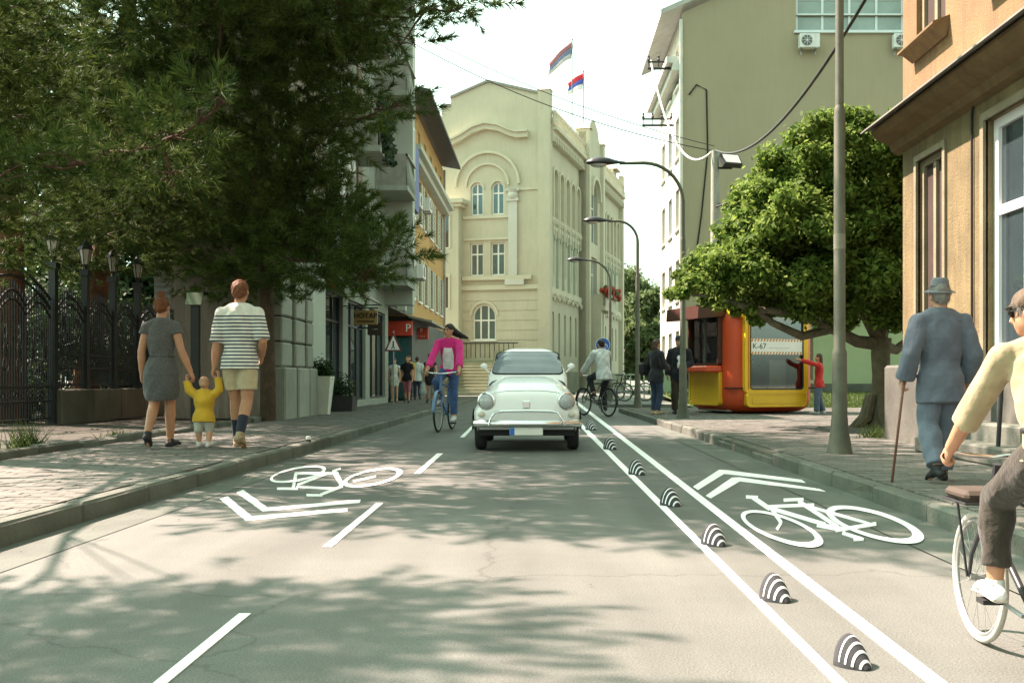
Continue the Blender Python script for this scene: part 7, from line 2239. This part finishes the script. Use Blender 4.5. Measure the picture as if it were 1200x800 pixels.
# woman
Hw = 1.66
pw_ = P(189, 522, D0)
Jw = stand(Hw, stride=0.0, arms=(-0.1, 0.0), spread=0.045, shw=0.098)
Jw['elR'] = Vector((0.225, -0.02, 1.06)); Jw['wrR'] = Vector((0.31, 0.02, 0.83))
Jw['anL'] = Vector((-0.05, -0.26, 0.17)); Jw['toeL'] = Vector((-0.05, -0.23, 0.02)); Jw['knL'] = Vector((-0.07, -0.02, 0.47))
Jw['anR'] = Vector((0.06, 0.10, 0.075)); Jw['toeR'] = Vector((0.09, 0.27, 0.022)); Jw['knR'] = Vector((0.07, 0.07, 0.48))
M_GREYC = cloth("grey_melange", (0.085, 0.085, 0.082), 0.35, 60)
def belt(t, J, H, M):
    b = MB(); p = J['waist'] - Vector((0, 0, 0.004))
    b.tube([p + Vector((0.134 * math.cos(R(a)), 0.104 * math.sin(R(a)), 0)) for a in range(0, 360, 15)], 0.009, 6, closed=True); b.build("belt", M_SHOE_D, t, smooth='all')
person("woman in grey dress with a hair bun holding the toddler's hand", (pw_.x, D0, PAVE), 0, Jw, Hw, dress("dress", M_GREYC, 0.315, 0.112, 0.30, 0.010), None, M_SHOE_D, M_HAIR_R, fem=True, group="family walking hand in hand", skin=M_SKIN_T, vox=0.009, hairstyle='bun', hands=(None, Vector((0.345, 0.02, 0.755))), curl=(0.5, 0.7), extra=belt, seed=2.1)
# toddler
Ht = 0.80
pt_ = P(239, 522, D0)
Jt = {k: v.copy() for k, v in stand(Ht, stride=0.03, spread=0.05, shw=0.115).items()}
Jt['head'] = Vector((0, 0.01, 0.70)); Jt['neck'] = Vector((0, 0, 0.605)); Jt['chest'] = Vector((0, 0, 0.51)); Jt['waist'] = Vector((0, 0.01, 0.43)); Jt['pelvis'] = Vector((0, 0, 0.355))
Jt['shL'] = Vector((-0.095, 0, 0.575)); Jt['shR'] = Vector((0.095, 0, 0.575))
Jt['elL'] = Vector((-0.165, 0, 0.63)); Jt['wrL'] = Vector((-0.19, 0.01, 0.735)); Jt['elR'] = Vector((0.165, 0, 0.63)); Jt['wrR'] = Vector((0.155, 0.01, 0.775))
for n_, s_ in (('L', -1), ('R', 1)):
    Jt['hip' + n_] = Vector((s_ * 0.05, 0, 0.345)); Jt['kn' + n_] = Vector((s_ * 0.055, 0.02 * s_, 0.195)); Jt['an' + n_] = Vector((s_ * 0.058, -0.005 - 0.02 * s_, 0.055)); Jt['toe' + n_] = Vector((s_ * 0.065, 0.085 - 0.02 * s_, 0.02))
M_YELC = cloth("mustard", (0.52, 0.32, 0.03))
HTs = 1.06
def collar(t, J, H, M):
    b = MB(); b.tube([J['neck'] + Vector((0.055 * math.cos(R(a)), 0.05 * math.sin(R(a)), -0.028 + 0.012 * math.sin(R(a)))) for a in range(0, 360, 20)], 0.012, 6, closed=True); b.build("collar", cloth("blue_white", (0.30, 0.32, 0.45)), t, smooth='all')
person("toddler in mustard yellow jacket between the two adults", (pt_.x, D0, PAVE), 0, Jt, HTs, shirt("jacket", M_YELC, 1.95, 0.016, 0.075, gap=0.004), trousers("trousers", cloth("pale_grey", (0.38, 0.38, 0.33)), 1.2, 0.006, 0.004), M_SHOE_W, mat("hair_downy", (0.42, 0.24, 0.14), 0.6, 0.2, 20), group="family walking hand in hand", vox=0.008, hs=1.02, hands=(Vector((-0.20, 0.01, 0.82)), Vector((0.15, 0.01, 0.85))), curl=(0.8, 0.8), extra=collar, seed=3.3)

# ---- old man in the blue grey suit, seen from behind on the right pavement
Ho = 1.46
po_ = Vector((2.90, 7.25, PAVE))
Jo = stand(Ho, stride=-0.09, arms=(-0.2, 0.1), spread=0.048, shw=0.118)
Jo['anL'] = Vector((-0.09, 0.10, 0.085)); Jo['toeL'] = Vector((-0.12, 0.24, 0.022)); Jo['knL'] = Vector((-0.085, 0.11, 0.42))
Jo['anL'] = Vector((-0.10, -0.17, 0.12)); Jo['toeL'] = Vector((-0.12, -0.09, 0.022)); Jo['knL'] = Vector((-0.09, 0.0, 0.41))
Jo['anR'] = Vector((0.06, 0.10, 0.068)); Jo['toeR'] = Vector((0.08, 0.25, 0.022)); Jo['knR'] = Vector((0.07, 0.07, 0.42))
Jo['elL'] = Vector((-0.235, -0.06, 0.92)); Jo['wrL'] = Vector((-0.255, 0.02, 0.745)); Jo['elR'] = Vector((0.225, -0.04, 0.92)); Jo['wrR'] = Vector((0.235, 0.07, 0.74))
M_SUIT = cloth("suit_blue_grey", (0.105, 0.118, 0.15), 0.15, 12)
M_SUITL = cloth("suit_trouser", (0.125, 0.145, 0.185), 0.18, 10)
def oldman(t, J, H, M):
    mh = cloth("hat_grey", (0.15, 0.155, 0.175))
    b = MB(); b.lathe([(0.112, -0.004), (0.112, 0.003), (0.072, 0.018), (0.066, 0.035), (0.062, 0.085), (0.05, 0.105), (0.0, 0.108)], 22, M=M @ Matrix.Translation((0, -0.005, 0.028)) @ Matrix.Rotation(R(6), 4, 'X')); hat = b.build("hat", mh, t, smooth=True)
    b = MB(); b.lathe([(0.0675, 0.032), (0.067, 0.05)], 22, M=M @ Matrix.Translation((0, -0.005, 0.028)) @ Matrix.Rotation(R(6), 4, 'X'), caps=False); b.build("hat_band", cloth("hat_band", (0.07, 0.07, 0.08)), hat, smooth=True)
person("old man in blue grey suit and hat walking away with a cane", po_, 0.03, Jo, Ho, shirt("jacket", M_SUIT, 1.97, 0.020, 0.135, gap=0.010, wr=0.004), trousers("trousers", M_SUITL, 1.95, 0.010, 0.010, 0.010, wr=0.005), M_SHOE_D, M_HAIR_G, vox=0.008, extra=oldman, curl=(0.95, 0.6), seed=4.2)
cn = tag(MB().tube([po_ + Vector((-0.265, 0.06, 0.70)), po_ + Vector((-0.27, 0.05, 0.73)), po_ + Vector((-0.27, -0.02, 0.735)), po_ + Vector((-0.28, -0.03, 0.68)), po_ + Vector((-0.40, -0.14, 0.008))], 0.009, 8).build("walking_cane", mat("cane_wood", (0.16, 0.07, 0.045), 0.5, 0.2, 10), smooth='all'), "thin brown walking cane in the old man's left hand", "cane")

# ---- riders
def rider_pose(H, ped, grips, seat, lean=0.16, fold=1.0, look_up=0.0):
    J = {}
    k = H / 1.75
    J['pelvis'] = seat + Vector((0, 0.0, 0.075 * k))
    sp_ = Vector((0, lean, math.sqrt(max(0.01, 1 - lean ** 2))))
    J['waist'] = J['pelvis'] + Vector((0, lean * 0.6, 0.95)).normalized() * 0.135 * k
    J['chest'] = J['waist'] + sp_ * 0.21 * k
    J['neck'] = J['chest'] + sp_ * 0.185 * k
    J['head'] = J['neck'] + Vector((0, lean * 0.25, 1)).normalized() * 0.175 * k
    for i, (s_, n_) in enumerate(((-1, 'L'), (1, 'R'))):
        J['sh' + n_] = J['neck'] + Vector((s_ * 0.185 * k, 0.01, -0.045 * k))
        w_ = grips[i] + Vector((s_ * 0.005, -0.055, 0.03))
        J['wr' + n_] = w_
        L1, L2 = 0.30 * k, 0.27 * k
        J['el' + n_] = ik(J['sh' + n_], w_, L1, L2, Vector((s_ * 0.8, -0.35, -0.6)))
        J['hip' + n_] = J['pelvis'] + Vector((s_ * 0.085 * k, 0.01, -0.015))
        an = ped[i] + Vector((0, -0.07 * k, 0.095 * k))
        J['an' + n_] = an
        J['toe' + n_] = ped[i] + Vector((s_ * 0.01, 0.095 * k, 0.03 * k))
        J['kn' + n_] = ik(J['hip' + n_], an, 0.43 * k, 0.42 * k, Vector((s_ * 0.12, 1, 0.3)))
    return J
def ik(a, b_, l1, l2, pole):
    d = b_ - a
    L_ = min(d.length, (l1 + l2) * 0.999)
    u = d.normalized()
    x = (l1 * l1 - l2 * l2 + L_ * L_) / (2 * L_)
    h = math.sqrt(max(0, l1 * l1 - x * x))
    p = pole - u * pole.dot(u)
    return a + u * x + p.normalized() * h
# pink cyclist coming towards us
bk = thing("bicycle", "blue city bicycle ridden by the woman in pink", "bicycle", (-1.62, 16.9, 0), R(180 - 7), "bicycles being ridden")
ped, grips, seat = bicycle(bk, mat("bike_blue", (0.05, 0.13, 0.30), 0.4, 0.1), guard=mat("guard_blue", (0.15, 0.24, 0.38), 0.4, 0.1), crank=R(-60))
Jp = rider_pose(1.70, ped, grips, seat, 0.10)
M_PINK = cloth("pink", (0.62, 0.03, 0.22))
def pinkx(t, J, H, M):
    b = MB()
    n_ = (J['chest'] - J['waist']).normalized(); f = n_.cross(Vector((-1, 0, 0))).normalized()
    if f.y < 0: f = -f
    b.tube([J['waist'] - n_ * 0.12, J['waist'], J['chest'], J['chest'] + n_ * 0.07], [(0.095, 0.035), (0.10, 0.04), (0.095, 0.04), (0.075, 0.02)], 12, side=(1, 0, 0), M=Matrix.Translation(f * 0.098))
    finish(remesh(b, 0.012, 3), "white_top", cloth("white_top", (0.70, 0.70, 0.70)), t, 0.003, 1)
person("woman in bright pink cardigan riding towards the viewer", (-1.62, 16.9, 0), R(180 - 7), Jp, 1.70, shirt("cardigan", M_PINK, 1.75, 0.010, 0.05, fem=True), trousers("jeans", cloth("jeans_blue", (0.045, 0.085, 0.20), 0.3, 14), 1.9, 0.004, 0.004), M_SHOE_W, M_HAIR_D, look=(R(-28), 0), fem=True, vox=0.012, face=True, hairstyle='wind', extra=pinkx, curl=(1.0, 1.0), seed=5.0, group="cyclists")
# cyclist in white riding away
bk2 = thing("bicycle", "dark bicycle ridden away by the rider in white", "bicycle", (1.33, 23.6, 0), R(30), "bicycles being ridden")
ped, grips, seat = bicycle(bk2, mat("bike_black", (0.02, 0.02, 0.022), 0.4, 0.1), rack='rear', guard=mat("guard_dark", (0.03, 0.03, 0.03), 0.4, 0.1), crank=R(80))
Jq = rider_pose(1.70, ped, grips, seat, 0.24)
person("cyclist in loose white shirt riding away, seen from behind", (1.33, 23.6, 0), R(30), Jq, 1.70, shirt("shirt", cloth("white_loose", (0.60, 0.63, 0.62)), 1.9, 0.022, 0.10, wr=0.006), trousers("trousers", cloth("black_trouser", (0.02, 0.022, 0.028)), 1.9, 0.006), M_SHOE_D, M_HAIR_D, look=(R(-5), 0), vox=0.013, curl=(1.0, 1.0), seed=6.0, group="cyclists")
# near cyclist at the right edge
SB = 0.64
bloc = Vector((1.425, 2.88, 0))
brz = R(-2)
bk3 = thing("bicycle", "old bicycle with pale tyres and front rack at the right edge", "bicycle", bloc, brz, "bicycles being ridden", sc=SB)
ped, grips, seat = bicycle(bk3, mat("bike_dark", (0.03, 0.03, 0.032), 0.35, 0.2), tyre_m=mat("pale_tyre", (0.40, 0.38, 0.33), 0.8, 0.15, 15), rack='front', crank=R(12), guard=None)
Jr = rider_pose(1.62, ped, grips, seat, 0.36)
Jr['head'] += Vector((-0.03, 0.02, 0))
M_CREAMC = cloth("cream_shirt", (0.29, 0.235, 0.14), 0.25, 6, 0.25, 10)
def glasses(t, J, H, M):
    k = H
    b = MB()
    for s_ in (-1, 1):
        b.sphere((s_ * 0.021 * k, 0.050 * k, 0.004 * k), (0.017 * k, 0.007 * k, 0.013 * k), 12, 8, M=M)
        b.rod((s_ * 0.036 * k, 0.045 * k, 0.008 * k), (s_ * 0.047 * k, -0.005 * k, 0.008 * k), 0.003 * k, 5, M=M)
    b.rod((-0.01 * k, 0.054 * k, 0.006 * k), (0.01 * k, 0.054 * k, 0.006 * k), 0.003 * k, 5, M=M)
    cb = MB(); cb.sphere((0, -0.008 * k, 0.030 * k), (0.056 * k, 0.066 * k, 0.044 * k), 18, 10, M=M); cb.tube([(0, 0.03 * k, 0.026 * k), (0, 0.075 * k, 0.016 * k)], [(0.045 * k, 0.006 * k), (0.03 * k, 0.004 * k)], 12, side=(1, 0, 0), M=M)
    finish(remesh(cb, 0.008, 2), "cap", cloth("straw_cap", (0.085, 0.06, 0.038), 0.3, 30), t, 0.002, 2)
    b.build("sunglasses", mat("sunglass", (0.012, 0.01, 0.01), 0.15, 0.1), t, smooth=True)
    b = MB(); b.tube([J['waist'] - Vector((0, 0.02, 0.015)) + Vector((0.148 * math.cos(R(a)), 0.112 * math.sin(R(a)), 0)) for a in range(0, 360, 15)], 0.014, 6, closed=True); b.build("belt", M_SHOE_D, t, smooth='all')
person("cyclist in cream shirt and sunglasses riding away at the right edge", bloc, brz, Jr, 1.62, shirt("shirt", M_CREAMC, 1.42, 0.013, 0.02, gap=0.002, wr=0.0035), trousers("trousers", cloth("dark_olive", (0.035, 0.03, 0.022)), 1.80, 0.010, 0.006, 0.004, wr=0.004), M_SHOE_W, M_HAIR_G, look=(R(38), R(-4)), vox=0.0085, extra=glasses, curl=(1.05, 1.05), seed=7.0, sc=SB, skin=M_SKIN_T, sole=mat("sole_white", (0.5, 0.45, 0.38), 0.8, 0.1), group="cyclists")

# ---- standing couple by the kiosk
Jc = stand(1.62, stride=0.02, shw=0.10)
Jc['elL'] = Vector((-0.22, 0.02, 1.04)); Jc['wrL'] = Vector((-0.16, 0.22, 1.0)); Jc['elR'] = Vector((0.22, 0.02, 1.04)); Jc['wrR'] = Vector((0.14, 0.22, 1.0))
def bag(t, J, H, M):
    b = MB(); b.cbox((-0.26, -0.08, 0.98), (0.14, 0.34, 0.28), 0.05); b.build("shoulder_bag", M_SHOE_D, t, smooth=True)
    b = MB(); b.tube([(-0.26, -0.15, 1.1), (-0.17, -0.05, 1.35), (-0.26, 0.02, 1.1)], 0.012, 6); b.build("bag_strap", M_SHOE_D, t)
pc = P(769, 480, 21.3)
person("woman in black jacket and jeans waiting left of the kiosk", (pc.x, 21.3, PAVE), R(-55), Jc, 1.62, shirt("jacket", cloth("black_jacket", (0.018, 0.018, 0.022)), 1.95, 0.018, 0.10, fem=True), trousers("jeans", cloth("dark_jeans", (0.03, 0.045, 0.085)), 1.95, 0.006), M_SHOE_T, M_HAIR_B, fem=True, vox=0.014, hairstyle='long', face=True, extra=bag, seed=8.0, group="couple by the kiosk")
Jc2 = stand(1.70, stride=-0.02, shw=0.112)
Jc2['elL'] = Vector((-0.25, 0.0, 1.09)); Jc2['wrL'] = Vector((-0.10, 0.16, 1.02)); 
def suitman(t, J, H, M):
    b = MB(); b.tube([J['waist'] + Vector((0, 0.088, -0.08)), J['waist'] + Vector((0, 0.098, 0.0)), J['chest'] + Vector((0, 0.118, 0)), J['neck'] + Vector((0, 0.07, -0.03))], [(0.03, 0.025), (0.045, 0.025), (0.05, 0.02), (0.045, 0.02)], 10, side=(1, 0, 0)); b.build("shirt_front", cloth("white_shirt", (0.66, 0.66, 0.66)), t, smooth=True)
    b = MB(); b.lathe([(0.095, 0.0), (0.095, 0.01), (0.085, 0.03), (0.08, 0.07), (0.05, 0.09), (0, 0.092)], 18, M=M @ Matrix.Translation((0, 0, 0.04))); b.build("cap", M_SHOE_D, t, smooth=True)
pc = P(796, 481, 21.6)
person("man in black jacket, white shirt and cap waiting beside the kiosk", (pc.x, 21.6, PAVE), R(170), Jc2, 1.70, shirt("jacket", cloth("black_suit", (0.014, 0.015, 0.02)), 1.95, 0.016, 0.10), trousers("trousers", cloth("brown_trouser", (0.045, 0.035, 0.022)), 1.95, 0.010, 0.008, 0.006), M_SHOE_D, M_HAIR_D, vox=0.014, face=True, extra=suitman, look=(R(15), 0), seed=9.0, group="couple by the kiosk")
# child in red leaning on the kiosk
Jk = stand(1.32, stride=0.05, shw=0.105)
Jk['elL'] = Vector((-0.20, 0.16, 1.10)); Jk['wrL'] = Vector((-0.19, 0.38, 1.17))
pk = P(960, 487, 21.6)
person("girl in red top and jeans leaning a hand on the kiosk", (pk.x, 21.6, PAVE), R(72), Jk, 1.32, shirt("top", cloth("red_top", (0.45, 0.03, 0.025)), 1.9, 0.012, 0.09, fem=True), trousers("jeans", cloth("girl_jeans", (0.09, 0.12, 0.17)), 1.97, 0.008, 0.016, 0.008), M_SHOE_W, M_HAIR_B, fem=True, vox=0.014, hairstyle='long', curl=(0.1, 0.5), seed=10.0)
# keeper inside the kiosk
Ji = stand(1.68, stride=0.0, shw=0.112)
Ji['elL'] = Vector((-0.27, 0.05, 1.08)); Ji['wrL'] = Vector((-0.15, 0.2, 1.1)); Ji['elR'] = Vector((0.27, 0.05, 1.08)); Ji['wrR'] = Vector((0.15, 0.2, 1.1))
kp = kk.matrix_basis @ Vector((-0.05, 0.1, 0.11))
person("keeper in dark clothes standing inside the kiosk behind the banner", kp, R(190), Ji, 1.68, shirt("jacket", cloth("keeper_dark", (0.03, 0.032, 0.036)), 1.95, 0.014, 0.10), trousers("trousers", cloth("keeper_trouser", (0.02, 0.02, 0.022)), 1.95, 0.010), M_SHOE_D, M_HAIR_D, vox=0.015, face=True, seed=11.0)

# ---- people on the far left pavement
def walker(label, px, d, H, rz, top, bottom, shoes, hair, fem=False, style='short', stride=0.06, seed=1.0, extra=None, back=False):
    J = stand(H, stride=stride, arms=(0.2, -0.2), shw=0.098 if fem else 0.11)
    p = P(px, 470, d)
    return person(label, (p.x, d, PAVE), rz, J, H, top, bottom, shoes, hair, fem=fem, vox=0.018, hairstyle=style, seed=seed, face=not back, extra=extra, group="people on the far left pavement")
walker("woman in white dress standing at the shop corner", 462, 34.0, 1.50, R(185), dress("dress", cloth("white_dress", (0.55, 0.56, 0.50)), 0.34, 0.10, 0.25), None, M_SHOE_T, M_HAIR_D, True, 'short', 0.02, 21)
walker("man in yellow shirt behind the woman in black top", 479, 37.0, 1.66, R(178), shirt("shirt", cloth("yellow_shirt", (0.50, 0.33, 0.06)), 0.6, 0.01, 0.09), trousers("trousers", cloth("far_dark", (0.03, 0.03, 0.035)), 1.95), M_SHOE_D, M_HAIR_B, seed=22)
walker("woman in black top and pink trousers walking towards the viewer", 477, 32.5, 1.54, R(175), shirt("top", cloth("black_top", (0.012, 0.012, 0.014)), 0.6, 0.008, 0.07, fem=True), trousers("trousers", cloth("pink_trouser", (0.36, 0.12, 0.16)), 1.45, 0.003), M_SHOE_D, M_HAIR_B, True, 'long', 0.09, 23)
walker("man in white shirt and jeans walking away past the shop", 489, 37.2, 1.62, R(5), shirt("shirt", cloth("far_white", (0.50, 0.55, 0.52)), 1.9, 0.012, 0.1), trousers("jeans", cloth("far_jeans", (0.04, 0.05, 0.08)), 1.95), M_SHOE_D, M_HAIR_B, seed=24, back=True)
def shopping(t, J, H, M):
    for s_ in (-1, 1):
        w_ = J['wrL' if s_ < 0 else 'wrR']
        b = MB(); b.tube([w_ + Vector((0, 0.02, -0.08)), w_ + Vector((0, 0.02, -0.2)), w_ + Vector((0, 0.02, -0.42)), w_ + Vector((0, 0.02, -0.48))], [(0.02, 0.02), (0.10, 0.06), (0.14, 0.09), (0.11, 0.07)], 10); b.build("shopping_bag", cloth("bag_white", (0.45, 0.5, 0.48)), t, smooth=True)
walker("woman in dark dress carrying white bags beside the pink cyclist", 504, 31.5, 1.58, R(182), dress("dress", cloth("dark_dress", (0.02, 0.022, 0.024)), 0.36, 0.095, 0.2), None, M_SHOE_D, M_HAIR_D, True, 'long', 0.06, 25, shopping)

# ---- two parked bicycles far off on the right
for lab, x, y, rz in (("parked dark bicycle by the green railing, left one", 2.55, 35.6, R(60)), ("parked dark bicycle by the green railing, right one", 3.3, 36.0, R(70))):
    t = thing("bicycle", lab, "bicycle", (x, y, 0.1), rz, "parked bicycles")
    bicycle(t, MATS["bike_black"])
